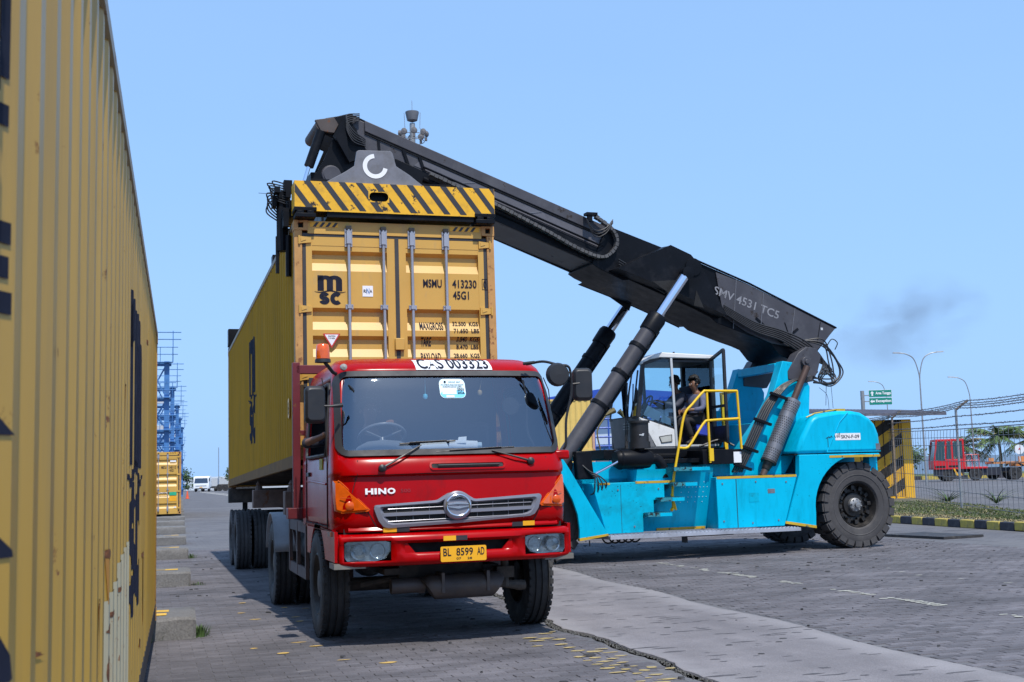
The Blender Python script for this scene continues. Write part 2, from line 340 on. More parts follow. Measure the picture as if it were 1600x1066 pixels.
def instance(src, parent, loc, rot=(0, 0, 0), name=None):
    c = src.copy(); COL.objects.link(c); c.parent = parent; c.location = loc; c.rotation_euler = rot
    for ch in src.children:
        d = ch.copy(); COL.objects.link(d); d.parent = c
    return c
def single(name, mb, mats, label, cat, fr=F_W, at=(0, 0, 0), group=None, smooth=35, kind=None):
    o = meshobj(name, mb, mats, smooth, at); x, y = fw(fr, at[0], at[1]); o.location = (x, y, at[2]); o.rotation_euler = (0, 0, fr[2])
    if label: o['label'] = label
    if cat: o['category'] = cat
    if group: o['group'] = group
    if kind: o['kind'] = kind
    return o
def copy_tree(o, parent=None):
    c = o.copy(); COL.objects.link(c)
    if parent is not None: c.parent = parent
    for ch in o.children: copy_tree(ch, c)
    return c

_tc = {}
def text_mesh(s, bold=0.0, depth=0.0):
    key = (s, bold, depth)
    if key not in _tc:
        cu = bpy.data.curves.new('t', 'FONT'); cu.body = s; cu.size = 1; cu.offset = bold; cu.resolution_u = 3; cu.extrude = depth
        ob = bpy.data.objects.new('t', cu); COL.objects.link(ob)
        me = bpy.data.meshes.new_from_object(ob.evaluated_get(bpy.context.evaluated_depsgraph_get()))
        vs = [tuple(v.co) for v in me.vertices]; fs = [tuple(p.vertices) for p in me.polygons]
        bpy.data.objects.remove(ob); bpy.data.curves.remove(cu); bpy.data.meshes.remove(me)
        x0 = min(v[0] for v in vs); x1 = max(v[0] for v in vs); y0 = min(v[1] for v in vs); y1 = max(v[1] for v in vs)
        _tc[key] = ([((x - x0) / (x1 - x0), (y - y0) / (y1 - y0), z) for x, y, z in vs], fs)
    return _tc[key]
def text_into(mb, s, plane, a0, a1, b0, b1, off, bold=0.0, m=None, shear=0.0):
    """flat lettering fitted to the rectangle a0..a1, b0..b1 of a plane"""
    vs, fs = text_mesh(s, bold)
    mb.add([plane(a0 + (a1 - a0) * (x + shear * y), b0 + (b1 - b0) * y, off) for x, y, z in vs], fs, m)
    return mb
def drape(mb2, cuts, axis, fn, mname='x'):
    """cut a flat mesh at the given coordinates and move its vertices with fn (to lie on a folded panel)"""
    bm = bmesh.new(); vs = [bm.verts.new(p) for p in mb2.v]
    for f, mi in zip(mb2.f, mb2.m):
        try: bf = bm.faces.new([vs[i] for i in f]); bf.material_index = mi
        except ValueError: pass
    no = {'x': (1, 0, 0), 'y': (0, 1, 0), 'z': (0, 0, 1)}[axis]
    lo = min(p['xyz'.index(axis)] for p in mb2.v); hi = max(p['xyz'.index(axis)] for p in mb2.v)
    for c in cuts:
        if lo < c < hi:
            bmesh.ops.bisect_plane(bm, geom=bm.verts[:] + bm.edges[:] + bm.faces[:], plane_co=tuple(c * k for k in no), plane_no=no, dist=1e-5)
    bm.verts.index_update()
    out = MB(); out.v = [fn(*v.co) for v in bm.verts]; out.f = [tuple(v.index for v in f.verts) for f in bm.faces]; out.m = [f.material_index for f in bm.faces]
    bm.free(); return out
# ================================================================ containers
def msc_logo(mb, plane, a0, a1, b0, b1, off, m=None):
    W_, H_ = a1 - a0, b1 - b0
    pl = lambda a, b, o: plane(a0 + W_ * a, b0 + H_ * b, o)
    stems = [(.10, .30), (.395, .595), (.69, .89)]
    for x0, x1 in stems: mb.add([pl(x0, .46, off), pl(x1, .46, off), pl(x1, .82, off), pl(x0, .82, off)], [(0, 1, 2, 3)], m)
    mb.add([pl(.10, .82, off), pl(.30, .82, off), pl(.27, 1.0, off), pl(.10, 1.0, off)], [(0, 1, 2, 3)], m)
    for cx in (.345, .64):
        o_ = arc(cx, .82, .25, 180 if cx < .5 else 140, 0, 12, .18); i_ = arc(cx, .82, .05, 180 if cx < .5 else 140, 0, 12, .05)
        n = len(o_); mb.add([pl(*p, off) for p in o_] + [pl(*p, off) for p in i_], [(i, i + 1, n + i + 1, n + i) for i in range(n - 1)], m)
    wv = [(t / 16, .435 - .03 * math.sin(t / 16 * 2 * PI * 1.5)) for t in range(17)]
    mb.quadstrip(wv, [.012 + .03 * math.sin(PI * t / 16) for t in range(17)], pl, off, m)
    sp = arc(.315, .27, .10, 20, 180, 8, .075) + arc(.315, .27, .10, 190, 260, 3, .075) + arc(.315, .125, .10, 80, -70, 7, .075) + arc(.315, .125, .10, -90, -170, 6, .075)
    mb.quadstrip(sp, .13, pl, off, m)
    mb.quadstrip(arc(.70, .195, .13, 45, 315, 18, .15), .14, pl, off, m)
    return mb

PITCH_C, DEP = 0.278, 0.036
def side_profile(y0, y1):
    """(y, depth) stations of the folded side sheet"""
    out = []; y = y0
    while y < y1 - 0.05:
        for dy, d in ((0, 0), (.072, 0), (.140, 1), (.210, 1)):
            if y + dy < y1: out.append((y + dy, d * DEP))
        y += PITCH_C
    out.append((y1, out[-1][1])); return out
def depth_at(prof, y):
    for (a, d), (b, e) in zip(prof, prof[1:]):
        if a <= y <= b: return d + (e - d) * (y - a) / max(1e-9, b - a)
    return 0.0
DOORZ = [(2.60, 0), (2.54, 0), (2.50, .055), (2.40, .055), (2.30, 0), (1.86, 0), (1.82, .055), (1.70, .055), (1.60, 0), (1.53, 0), (1.49, .055), (1.38, .055), (1.28, 0),
         (1.02, 0), (0.98, .055), (0.86, .055), (0.76, 0), (0.50, 0), (0.46, .055), (0.34, .055), (0.26, 0), (.20, 0)]
def door_depth(z):
    for (a, d), (b, e) in zip(DOORZ, DOORZ[1:]):
        if b <= z <= a: return d + (e - d) * (a - z) / (a - b)
    return 0.0
W0, H0 = 2.438, 2.896

def container(label, fr, at, Ln=12.19, tilt=0, group=None, left=True, right=True, door=True, paint=None, doorpaint=None, frame=None, rail=None, botrail=None, chalk=False, fine=True, rz=0, name='shipping_container', ribmat=None):
    t = Thing(name, label, 'container', fr, at, group, tilt, rz)
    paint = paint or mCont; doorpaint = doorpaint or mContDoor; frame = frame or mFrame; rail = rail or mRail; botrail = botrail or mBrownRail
    X, Y, Z = at; P = lambda mb: MB_shift(mb, at)
    prof = side_profile(.17, Ln - .17)
    for side, on in (('L', left), ('R', right)):
        mb = MB(); x = 0.0 if side == 'L' else W0; sgn = 1 if side == 'L' else -1
        if on:
            for (a, d), (b, e) in zip(prof, prof[1:]):
                q = [(x + sgn * (.008 + d), a, .16), (x + sgn * (.008 + e), b, .16), (x + sgn * (.008 + e), b, H0 - .06), (x + sgn * (.008 + d), a, H0 - .06)]
                if side == 'L': q = q[::-1]
                mb.add(q, [(0, 1, 2, 3)], 1 if (chalk and e < d) else 0)
        else: mb.box(min(x + sgn * .01, x + sgn * .03), max(x + sgn * .01, x + sgn * .03), .17, Ln - .17, .16, H0 - .06)
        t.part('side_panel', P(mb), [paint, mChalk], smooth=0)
        mb = MB(); mb.box(*( (0, .06) if side == 'L' else (W0 - .06, W0)), .17, Ln - .17, H0 - .06, H0 - .002); t.part('top_rail', P(mb), rail)
        mb = MB(); mb.box(*((0.004, .06) if side == 'L' else (W0 - .06, W0 - .004)), .17, Ln - .17, .02, .16)
        t.part('bottom_rail', P(mb), botrail)
    mb = MB(); mb.box(.06, W0 - .06, .1, Ln - .1, H0 - .05, H0 - .02)
    n = int((Ln - .4) / .35)
    for k in range(n): mb.box(.14, W0 - .14, .3 + k * .35, .45 + k * .35, H0 - .021, H0 - .004)
    t.part('roof_panel', P(mb), paint)
    mb = MB(); mb.box(.06, W0 - .06, .12, Ln - .12, .10, .16)
    for k in range(int(Ln / .4)): mb.box(.06, W0 - .06, .2 + k * .4, .25 + k * .4, .03, .10)
    t.part('floor_panel', P(mb), mChassis)
    # frame: posts, castings, headers
    for yy, nm in ((0, 'f'), (Ln - .13, 'r')):
        for x0, x1 in ((0, .10), (W0 - .10, W0)):
            mb = MB(); mb.box(x0 + .004, x1 - .004, yy + .004, yy + .126, .118, H0 - .118); t.part('corner_post', P(mb), frame, bevel=.008 if fine else 0)
            for z0 in (0, H0 - .118):
                mb = MB(); cx0, cx1 = (0, .162) if x0 == 0 else (W0 - .162, W0); y0 = yy - (.0 if nm == 'f' else .048)
                # casting built as a shell with a real opening on the outer end face
                hx0, hx1, hz0, hz1 = cx0 + .05, cx1 - .05, z0 + .028, z0 + .092
                ye = y0 if nm == 'f' else y0 + .178; yi = ye + (.06 if nm == 'f' else -.06)
                mb.box(cx0, hx0, y0, y0 + .178, z0, z0 + .118); mb.box(hx1, cx1, y0, y0 + .178, z0, z0 + .118)
                mb.box(hx0, hx1, y0, y0 + .178, z0, hz0); mb.box(hx0, hx1, y0, y0 + .178, hz1, z0 + .118)
                mb.box(hx0, hx1, *sorted((yi, yi + (.02 if nm == 'f' else -.02))), hz0, hz1, 1)
                t.part('corner_casting', P(mb), [frame, mGrille])
        mb = MB(); mb.box(.162, W0 - .162, yy + .01, yy + .12, H0 - .155, H0 - .004); t.part('end_header', P(mb), doorpaint if nm == 'f' else paint)
        mb = MB(); mb.box(.162, W0 - .162, yy + .01, yy + .12, .004, .16); t.part('end_sill', P(mb), doorpaint if nm == 'f' else paint)
    mb = MB(); yb = Ln - .06
    for k in range(9):
        x = .12 + k * .245; mb.box(x, x + .13, yb, yb + .02, .16, H0 - .15); mb.box(x + .13, x + .245, yb - .04, yb - .02, .16, H0 - .15)
    t.part('end_wall', P(mb), paint)
    if not door:
        mb = MB(); mb.box(.1, W0 - .1, .03, .05, .16, H0 - .15); t.part('end_wall', P(mb), paint); return t
    # doors
    mb = MB(); mb.box(.10, W0 - .10, .082, .095, .15, H0 - .15); mb.box(.10, W0 - .10, .020, .056, H0 - .185, H0 - .150); mb.box(1.195, 1.243, .012, .056, .16, H0 - .185)
    mb.box(.10, .14, .02, .056, .16, H0 - .185); mb.box(W0 - .14, W0 - .10, .02, .056, .16, H0 - .185)
    t.part('door_gasket', P(mb), mGasket)
    for x0, x1, i0, i1 in ((.14, 1.195, .21, 1.10), (1.243, W0 - .14, 1.33, W0 - .21)):
        mb = MB(); y_ = .018
        mb.box(x0, i0, y_, y_ + .04, .16, H0 - .19); mb.box(i1, x1, y_, y_ + .04, .16, H0 - .19); mb.box(i0, i1, y_, y_ + .04, 2.60, H0 - .19)
        rows = [[(i0, y_ + .004 + d, z), (i1, y_ + .004 + d, z)] for z, d in DOORZ]
        mb.grid([r_[::-1] for r_ in rows]); mb.box(i0, i1, y_, y_ + .04, .16, .205)
        for xx in (i0, i1):      # closing cheeks of the folds
            for (a, d), (b, e) in zip(DOORZ, DOORZ[1:]):
                if d or e: mb.add([(xx, y_ + .004, a), (xx, y_ + .004 + d, a), (xx, y_ + .004 + e, b), (xx, y_ + .004, b)], [(0, 1, 2, 3)])
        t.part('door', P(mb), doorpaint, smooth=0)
    for x in (.64, 1.055, 1.40, 1.82):
        mb = MB(); mb.tube([(x, -.018, .12), (x, -.018, 2.80)], .017, 10)
        rod = t.part('lock_rod', P(mb), mRod)
        if fine:
            for z in (2.70, 1.87, 1.15, .25):
                mb = MB(); tall = .11 if z in (2.70, .25) else .03
                mb.box(x - .045, x + .045, -.006, .018, z - tall, z + tall); mb.box(x - .026, x + .026, -.042, -.006, z - tall * .7, z + tall * .7)
                for sx in (-.035, .035):
                    for sz in (-.7, .7): mb.lathe([(.007, -.012), (.007, -.004)], (x + sx, 0, z + sz * tall), 'y', 6)
                t.part('rod_bracket', P(mb), mRod)
            for z0_, z1_ in ((2.80, 2.84), (.05, .11)): mb = MB(); mb.box(x - .032, x + .032, -.037, .0, z0_, z1_); t.part('rod_cam', P(mb), mRim)
    for x, s_ in ((.655, 1), (1.04, -1), (1.415, 1), (1.805, -1)):
        mb = MB(); mb.tube([(x, -.035, 1.0 - .02), (x + s_ * .33, -.05, .99)], .012, 6); t.part('door_handle', P(mb), mRod)
    for x0, x1 in ((.06, .20), (W0 - .20, W0 - .06)):
        for z in (2.66, 1.84, 1.05, .28):
            mb = MB(); c = (x0 + x1) / 2
            mb.prism([(x0, z - .045), (x1, z - .03), (x1, z + .03), (x0, z + .045)], 'y', -.006, .017); mb.tube([(x0 + (.0 if x0 < 1 else .14), -.008, z - .05), (x0 + (0 if x0 < 1 else .14), -.008, z + .05)], .013, 8)
            mb.prism([(c - .05, z - .02), (c + .01, z), (c - .05, z + .02)], 'y', -.012, -.005)
            t.part('door_hinge', P(mb), doorpaint)
    mb = MB(); mb.box(1.175, 1.285, -.03, .017, 1.36, 1.50); t.part('lock_box', P(mb), doorpaint, bevel=.006)
    mb = MB()
    for x0, x1, s_ in ((.19, .52, 1), (1.88, 2.25, 1)):
        mb.box(x0, x1, .0075, .0095, H0 - .075, H0 - .018, 0); k = x0 + .03
        while k < x1 - .06:
            mb.add([(k, .005, H0 - .073), (k + .035, .005, H0 - .073), (k + .075, .005, H0 - .020), (k + .04, .005, H0 - .020)], [(0, 1, 2, 3)], 1); k += .075
    t.part('hazard_sticker', P(mb), [mYellowClean, mBlackStripe])
    return t
def MB_shift(mb, at):
    mb.v = [(x + at[0], y + at[1], z + at[2]) for x, y, z in mb.v]; return mb
front_pl = lambda a, b, o: (a, .018 - .004 + o, b)
def door_text(t, items, at, mats, name='lettering', mi=None):
    mb = MB()
    for s, a0, a1, b0, b1 in items: text_into(mb, s, lambda a, b, o: (a, o, b), a0, a1, b0, b1, 0, bold=.018)
    d = drape(mb, [z for z, _ in DOORZ], 'z', lambda x, y, z: (x, .018 + .004 + door_depth(z) * (1 if (.21 < x < 1.10 or 1.33 < x < W0 - .21) else 0) - .0065 - (0 if (.21 < x < 1.10 or 1.33 < x < W0 - .21) else .004), z))
    return t.part(name, MB_shift(d, at), mats, smooth=0)

# --- the lifted container
HAT = (0.0, 0.0, 1.7057)
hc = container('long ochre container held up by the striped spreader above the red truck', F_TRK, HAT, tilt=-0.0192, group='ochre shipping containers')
# the empties of tilted things pivot at the container's own corner
door_text(hc, [('MSMU', 1.535, 1.765, 2.125, 2.225), ('413230', 1.895, 2.20, 2.125, 2.225), ('45G1', 1.90, 2.10, 1.985, 2.085),
               ('0', 2.285, 2.325, 2.125, 2.225),
               ('MAXGROSS', 1.485, 1.775, 1.61, 1.71), ('TARE', 1.50, 1.625, 1.42, 1.52), ('PAYLOAD', 1.49, 1.735, 1.235, 1.335), ('CUB. CAP.', 1.495, 1.75, 1.05, 1.15),
               ('32.500  KGS', 1.895, 2.215, 1.665, 1.72), ('71.650  LBS', 1.90, 2.215, 1.575, 1.63), ('3.840  KGS', 1.94, 2.215, 1.475, 1.53), ('8.470  LBS', 1.94, 2.215, 1.385, 1.44),
               ('28.660  KGS', 1.895, 2.215, 1.275, 1.33), ('63.180  LBS', 1.90, 2.215, 1.185, 1.24), ('76.4  CU.M', 1.94, 2.215, 1.085, 1.14)], HAT, mBlackPaint)
mb = MB(); bx = (2.268, 2.342, 2.108, 2.242)
for a in ((bx[0], bx[1], bx[2], bx[2] + .006), (bx[0], bx[1], bx[3] - .006, bx[3]), (bx[0], bx[0] + .006, bx[2], bx[3]), (bx[1] - .006, bx[1], bx[2], bx[3])): mb.box(a[0], a[1], .0145, .0165, a[2], a[3])
hc.part('check_digit_box', MB_shift(mb, HAT), mBlackPaint)
mb = MB(); msc_logo(mb, lambda a, b, o: (a, .018 + o, b), .235, .60, 1.905, 2.245, 0); hc.part('logo', MB_shift(mb, HAT), mBlackPaint, smooth=0)
mb = MB(); mb.box(.80, .925, .017, .020, 2.00, 2.13); st = hc.part('white_sticker', MB_shift(mb, HAT), mWhite)
mb = MB(); text_into(mb, 'RI', lambda a, b, o: (a, o, b), .812, .845, 2.045, 2.085, .0155, .03); text_into(mb, 'A', lambda a, b, o: (a, o, b), .885, .915, 2.045, 2.085, .0155, .03)
text_into(mb, 'N', lambda a, b, o: (a, o, b), .848, .882, 2.03, 2.10, .0155, .02, 1); hc.part('lettering', MB_shift(mb, HAT), [mBlackPaint, mBlue], parent=st)
mb = MB(); mb.add([(.325, .0175, 1.555), (.53, .0175, 1.555), (.4275, .0175, 1.385)], [(0, 2, 1)], 0); mb.add([(.348, .0155, 1.543), (.507, .0155, 1.543), (.4275, .0155, 1.412)], [(0, 2, 1)], 1)
cs = hc.part('caution_sticker', MB_shift(mb, HAT), [mRedPrint, mWhite])
mb = MB(); text_into(mb, 'CAUTION', lambda a, b, o: (a, o, b), .385, .47, 1.515, 1.533, .0135, .02); text_into(mb, '9\' 6" HIGH', lambda a, b, o: (a, o, b), .39, .465, 1.49, 1.508, .0135, .02); hc.part('lettering', MB_shift(mb, HAT), mBlackPaint, parent=cs)
prof = side_profile(.17, 12.02); cutsy = [y for y, _ in prof]
mb = MB(); msc_logo(mb, lambda a, b, o: (0, a, b), 6.85, 5.30, .62, 2.33, 0)
hc.part('logo', MB_shift(drape(mb, cutsy, 'y', lambda x, y, z: (.008 + depth_at(prof, y) - .003, y, z)), HAT), mBlackPaint, smooth=0)
mb = MB(); mb.prism([(a, b) for a, b in rrect(.66, .80, .62, .86, .05)], 'x', -.0005, .0045, 0)
hs = hc.part('yellow_sticker', MB_shift(mb, HAT), mYellowClean)
mb = MB(); text_into(mb, '9.6', lambda a, b, o: (-.0025, a, b), .77, .69, .66, .82, 0, .02); hc.part('lettering', MB_shift(mb, HAT), mBlackPaint, parent=hs)

# --- the near container along the left edge of the picture
NAT = (-W0, -12.19, 0.22)
nc = container('tall weathered ochre container nearest the camera, with a cream patch low on its side', F_ROW, NAT, group='ochre shipping containers', left=False, door=False, paint=mContOld, botrail=mDarkRail, rail=mRail, chalk=False, frame=mFrame)
profn = prof
def near_side(mb, mats, name, lift=.003, parent=None):
    d = drape(mb, cutsy, 'y', lambda x, y, z: (W0 - .008 - depth_at(profn, y) + lift, y, z)); return nc.part(name, MB_shift(d, NAT), mats, smooth=0, parent=parent)
ny = lambda y: y + 12.19; nz = lambda z: z - .22
mb = MB(); msc_logo(mb, lambda a, b, o: (0, a, b), ny(-6.85), ny(-4.75), nz(.90), nz(2.55), 0); near_side(mb, mBlackPaint, 'logo')
mb = MB()
for i, ch in enumerate('MEDITERRANEAN'):
    zc = 2.055 - .178 * (i - 4)
    text_into(mb, ch, lambda a, b, o: (0, a, b), ny(-11.12), ny(-10.932 + .013 * max(0, i - 4)), nz(zc - .069), nz(zc + .069), 0, .05)
near_side(mb, mBlackPaint, 'lettering')
mb = MB(); mb.add([(0, ny(-8.50), nz(.36)), (0, ny(-6.72), nz(.36)), (0, ny(-6.72), nz(1.29)), (0, ny(-7.15), nz(1.27)), (0, ny(-7.6), nz(1.24)), (0, ny(-7.65), nz(1.20)), (0, ny(-8.1), nz(1.17)), (0, ny(-8.50), nz(1.16))], [tuple(range(8))])
near_side(mb, mCream, 'repair_patch', .0035)
def blob(mb, cy, cz, ry, rz_, k=14, m=0):
    pts = [(0, cy + ry * math.cos(2 * PI * i / k) * random.uniform(.6, 1.15), cz + rz_ * math.sin(2 * PI * i / k) * random.uniform(.6, 1.15)) for i in range(k)]
    mb.add([(0, cy, cz)] + pts, [(0, 1 + i, 1 + (i + 1) % k) for i in range(k)], m)
mb = MB()
for cy, cz, ry, rz_ in ((-10.44, 1.675, .055, .006), (-10.47, 1.27, .03, .014), (-10.15, 1.27, .03, .02), (-10.40, 1.245, .03, .006), (-8.35, 1.06, .10, .018), (-8.1, 1.09, .12, .012), (-7.6, 1.13, .2, .012), (-8.4, 1.32, .06, .02),
                        (-8.38, .92, .05, .05), (-8.4, .75, .05, .08), (-10.2, 1.42, .012, .006), (-9.6, 1.44, .012, .006), (-9.2, 1.41, .012, .01), (-10.3, 1.82, .01, .012), (-4.2, 1.5, .12, .015), (-5.0, .6, .1, .03), (-9.9, 2.2, .008, .010), (-9.3, 1.9, .01, .012), (-8.9, 1.2, .02, .02), (-7.2, 2.0, .03, .012), (-10.8, 1.36, .01, .008), (-10.6, .95, .02, .012), (-9.7, .98, .03, .015), (-4.4, 1.1, .15, .03), (-3.6, 2.6, .2, .02)):
    blob(mb, ny(cy), nz(cz), ry, rz_)
near_side(mb, mRustDecal, 'rust_scab', .005)['kind'] = 'stuff'
mb = MB()
for cy, z1, z0, w_ in ((-10.44, 1.67, 1.52, .035), (-10.47, 1.26, 1.08, .03), (-10.15, 1.26, 1.12, .02), (-8.4, 1.31, 1.15, .03), (-10.47, 1.40, 1.27, .02), (-9.9, 2.19, 1.95, .008), (-8.9, 1.19, .95, .02), (-10.6, .94, .75, .015), (-7.2, 1.99, 1.6, .02), (-9.3, 1.89, 1.7, .01), (-8.0, 2.95, 2.3, .03), (-6.0, 2.95, 2.6, .05), (-4.4, 1.08, .6, .1)):
    mb.add([(0, ny(cy - w_), nz(z1)), (0, ny(cy + w_), nz(z1)), (0, ny(cy + w_ * .25), nz(z0)), (0, ny(cy - w_ * .3), nz(z0))], [(0, 1, 2, 3)])
near_side(mb, mRustStreak, 'rust_streak', .004)['kind'] = 'stuff'

# --- far container standing on the pads
FAT = (-W0 + .25, 46.0, 0.22)
fc = container('distant ochre container on the pads with green and orange door stickers', F_ROW, FAT, group='ochre shipping containers', left=False)
door_text(fc, [('MEDU', 1.535, 1.765, 2.11, 2.24), ('545112', 1.895, 2.20, 2.11, 2.24), ('0', 2.26, 2.30, 2.11, 2.24), ('45G1', 1.90, 2.10, 1.965, 2.085)], FAT, mBlackPaint)
mb = MB(); mb.box(1.90, 2.22, .012, .016, .86, 1.02, 0); mb.box(1.90, 2.22, .012, .016, .60, .84, 1); mb.box(1.93, 2.2, .012, .016, 2.42, 2.50, 2); mb.box(2.1, 2.2, .012, .016, .28, .34, 2)
fc.part('door_sticker', MB_shift(mb, FAT), [mat('green_sticker', (.02, .38, .2), .5), mat('orange_sticker', (.85, .38, .01), .5), mWhite])
# --- yellow stack behind the machine
mYc = mat('yellow_container_paint', (0.72, 0.49, 0.13), .5, var=.07, dirt=(.45, .3, .1), damt=.25, ds=3, rust=RUST, ramt=.07)
def side_box(label, x0, y0, z0, Ln, Wd, Ht, group):
    """container seen broadside (its long side faces the camera)"""
    t = Thing('shipping_container', label, 'container', (0, 0, 0), (x0, y0, z0), group, rz=0)
    P_ = lambda mb: MB_shift(mb, (x0, y0, z0)); mb = MB(); pr_ = side_profile(.17, Ln - .17)
    for (a, d), (b, e) in zip(pr_, pr_[1:]): mb.add([(a, d + .01, .16), (b, e + .01, .16), (b, e + .01, Ht - .1), (a, d + .01, Ht - .1)], [(0, 1, 2, 3)])
    t.part('side_panel', P_(mb), mYc, smooth=0)
    mb = MB(); mb.box(.02, Ln - .02, .06, Wd, .05, Ht - .02); t.part('roof_panel', P_(mb), mYc)
    for z_ in (0.01, Ht - .1):
        mb = MB(); mb.box(.1, Ln - .1, 0, .06, z_, z_ + (.15 if z_ < 1 else .09)); t.part('side_rail', P_(mb), mYc)
    for xx in (0, Ln - .12):
        mb = MB(); mb.box(xx, xx + .12, 0, .12, .1, Ht - .1); t.part('corner_post', P_(mb), mat('pink_worn_post', (.55, .32, .22), .6))
        for z_ in (0, Ht - .118):
            mb = MB(); mb.box(xx - .01, xx + .14, -.012, .15, z_, z_ + .118); t.part('corner_casting', P_(mb), mFrame)
    return t
side_box('lower yellow container of the stack behind the red truck mirror', 0.62, 58.0, 0.0, 3.25, 2.4, 2.59, 'yellow containers stacked behind the machine')
side_box('upper yellow container of the stack seen past the red truck mirror', 0.62, 58.0, 2.6, 3.25, 2.4, 2.59, 'yellow containers stacked behind the machine')
# ================================================================ wheels
def truck_tyre(Rr=.525, wd=.27, n=40):
    """plain highway tyre with circumferential grooves, axis x, centred"""
    h = wd / 2; prof = [(.30, -h * .80), (.34, -h * .98), (Rr - .10, -h), (Rr - .03, -h * .95), (Rr - .005, -h * .86)]
    for g in (-.5, 0, .5):
        prof += [(Rr, h * g - .014), (Rr - .014, h * g - .010), (Rr - .014, h * g + .010), (Rr, h * g + .014)]
    prof += [(Rr - .005, h * .86), (Rr - .03, h * .95), (Rr - .10, h), (.34, h * .98), (.30, h * .80)]
    mb = MB(); mb.lathe(prof, (0, 0, 0), 'x', n, close=True)
    for k in range(n):               # shoulder sipes as raised blocks
        a = 2 * PI * k / n
        for s_ in (-1, 1):
            M_ = Matrix.Rotation(a, 4, 'X') @ Matrix.Translation((s_ * h * .82, 0, Rr - .004))
            mb.box(-.018, .018, -.026, .026, -.008, .008, M=M_)
    return mb
def truck_rim(out=1, dish=.10):
    mb = MB(); o = out
    prof = [(.305, -.10 * o), (.315, .11 * o), (.295, .12 * o), (.275, .06 * o), (.22, .02 * o - dish * .3 * o), (.14, .03 * o), (.13, .10 * o), (.06, .11 * o), (.0005, .11 * o)]
    if o < 0: pass
    mb.lathe(prof, (0, 0, 0), 'x', 28, close=True)
    for k in range(8):
        a = 2 * PI * k / 8; M_ = Matrix.Rotation(a, 4, 'X'); mb.lathe([(.016, .03 * o), (.016, .075 * o), (.0005, .08 * o)], tuple(M_ @ Vector((0, .19, 0))), 'x', 6, close=True)
    return mb
_tyre = meshobj('tyre', truck_tyre(), mTyre, 30); _rimL = meshobj('rim', truck_rim(-1), mRim, 30); _rimR = meshobj('rim', truck_rim(1), mRim, 30)
_tyre2 = meshobj('tyre', truck_tyre(), mTyreDusty, 30)
for o in (_tyre, _rimL, _rimR, _tyre2): COL.objects.unlink(o)
def put_wheel(t, x, y, z=.525, left=True, steer=0.0, dusty=False):
    rim = (_rimL if left else _rimR).copy(); rim.name = 'wheel'; COL.objects.link(rim); rim.parent = t.o
    rim.location = (x - t.at[0], y - t.at[1], z - t.at[2]); rim.rotation_euler = (random.uniform(0, 1), 0, steer)
    ty = (_tyre2 if dusty else _tyre).copy(); ty.name = 'tyre'; COL.objects.link(ty); ty.parent = rim
    rn = (_rimR if left else _rimL).copy(); rn.name = 'rim'; COL.objects.link(rn); rn.parent = rim
    return rim

# ================================================================ red truck (frame: x across, y backwards from the container's door plane)
trk = Thing('truck', 'red tractor truck facing the camera with a yellow number plate and beacon', 'truck', F_TRK, (1.18, -1.0, 0))
XC = 1.18
def sec(z, yf, hw, bow=.07, rc=.16, yb=-.36, n=5):
    """plan outline of the cab at height z, from the rear left corner round the front to the rear right"""
    pts = []
    pts.append((XC - hw, yb, z)); 
    for y in (-.75, -1.05, -1.5, -2.0, -2.2): pts.append((XC - hw, y if y > yf + rc + bow + .05 else yf + rc + bow + .04 + .01 * (y + 2.2), z))
    front = []
    for i in range(n + 1):
        a = R(180 + 90 * i / n); x = -(hw - rc) + rc * math.cos(a); y = rc + rc * math.sin(a)
        front.append((x, y))
    xs = [-(hw - rc) + (hw - rc) * k / 6 for k in range(1, 6)]
    half = front + [(x, 0) for x in xs]
    full = half + [(0, 0)] + [(-x, y) for x, y in half[::-1]]
    for x, y in full: pts.append((XC + x, yf + y + bow * (abs(x) / hw) ** 2.4, z))
    for y in (-2.2, -2.0, -1.5, -1.05, -.75): pts.append((XC + hw, y if y > yf + rc + bow + .05 else yf + rc + bow + .04 + .01 * (y + 2.2), z))
    pts.append((XC + hw, yb, z))
    return pts
LV = [(1.07, -2.755, 1.145), (1.20, -2.765, 1.15), (1.40, -2.765, 1.15), (1.575, -2.742, 1.15), (1.595, -2.782, 1.15), (1.635, -2.784, 1.15), (1.73, -2.735, 1.148), (1.795, -2.695, 1.145), (1.90, -2.665, 1.14), (2.15, -2.575, 1.125), (2.40, -2.475, 1.10),
      (2.535, -2.415, 1.08), (2.58, -2.385, 1.075), (2.645, -2.33, 1.06), (2.705, -2.22, 1.03), (2.75, -2.05, .98), (2.785, -1.75, .88), (2.80, -1.5, .76)]
secs = [sec(z, yf, hw, bow=.075, rc=.21 if z < 2.6 else .22) for z, yf, hw in LV]
nP = len(secs[0]); iF0 = 6 + 5; iF1 = nP - 1 - 6 - 5   # index range of the front between the corner arcs
def inwin(k, i):
    za, zb = LV[k][0], LV[k + 1][0]
    if za >= 1.795 and zb <= 2.58 + .001 and 6 + 3 <= i < nP - 6 - 4: return 'front'
    if za >= 1.795 and zb <= 2.58 and (1 <= i <= 4 or nP - 6 <= i <= nP - 3) and not (za >= 2.53): return 'side'
    return None
mb = MB(); mb.v = [p for s_ in secs for p in s_]
gw = MB(); gw.v = list(mb.v); gs = MB(); gs.v = list(mb.v)
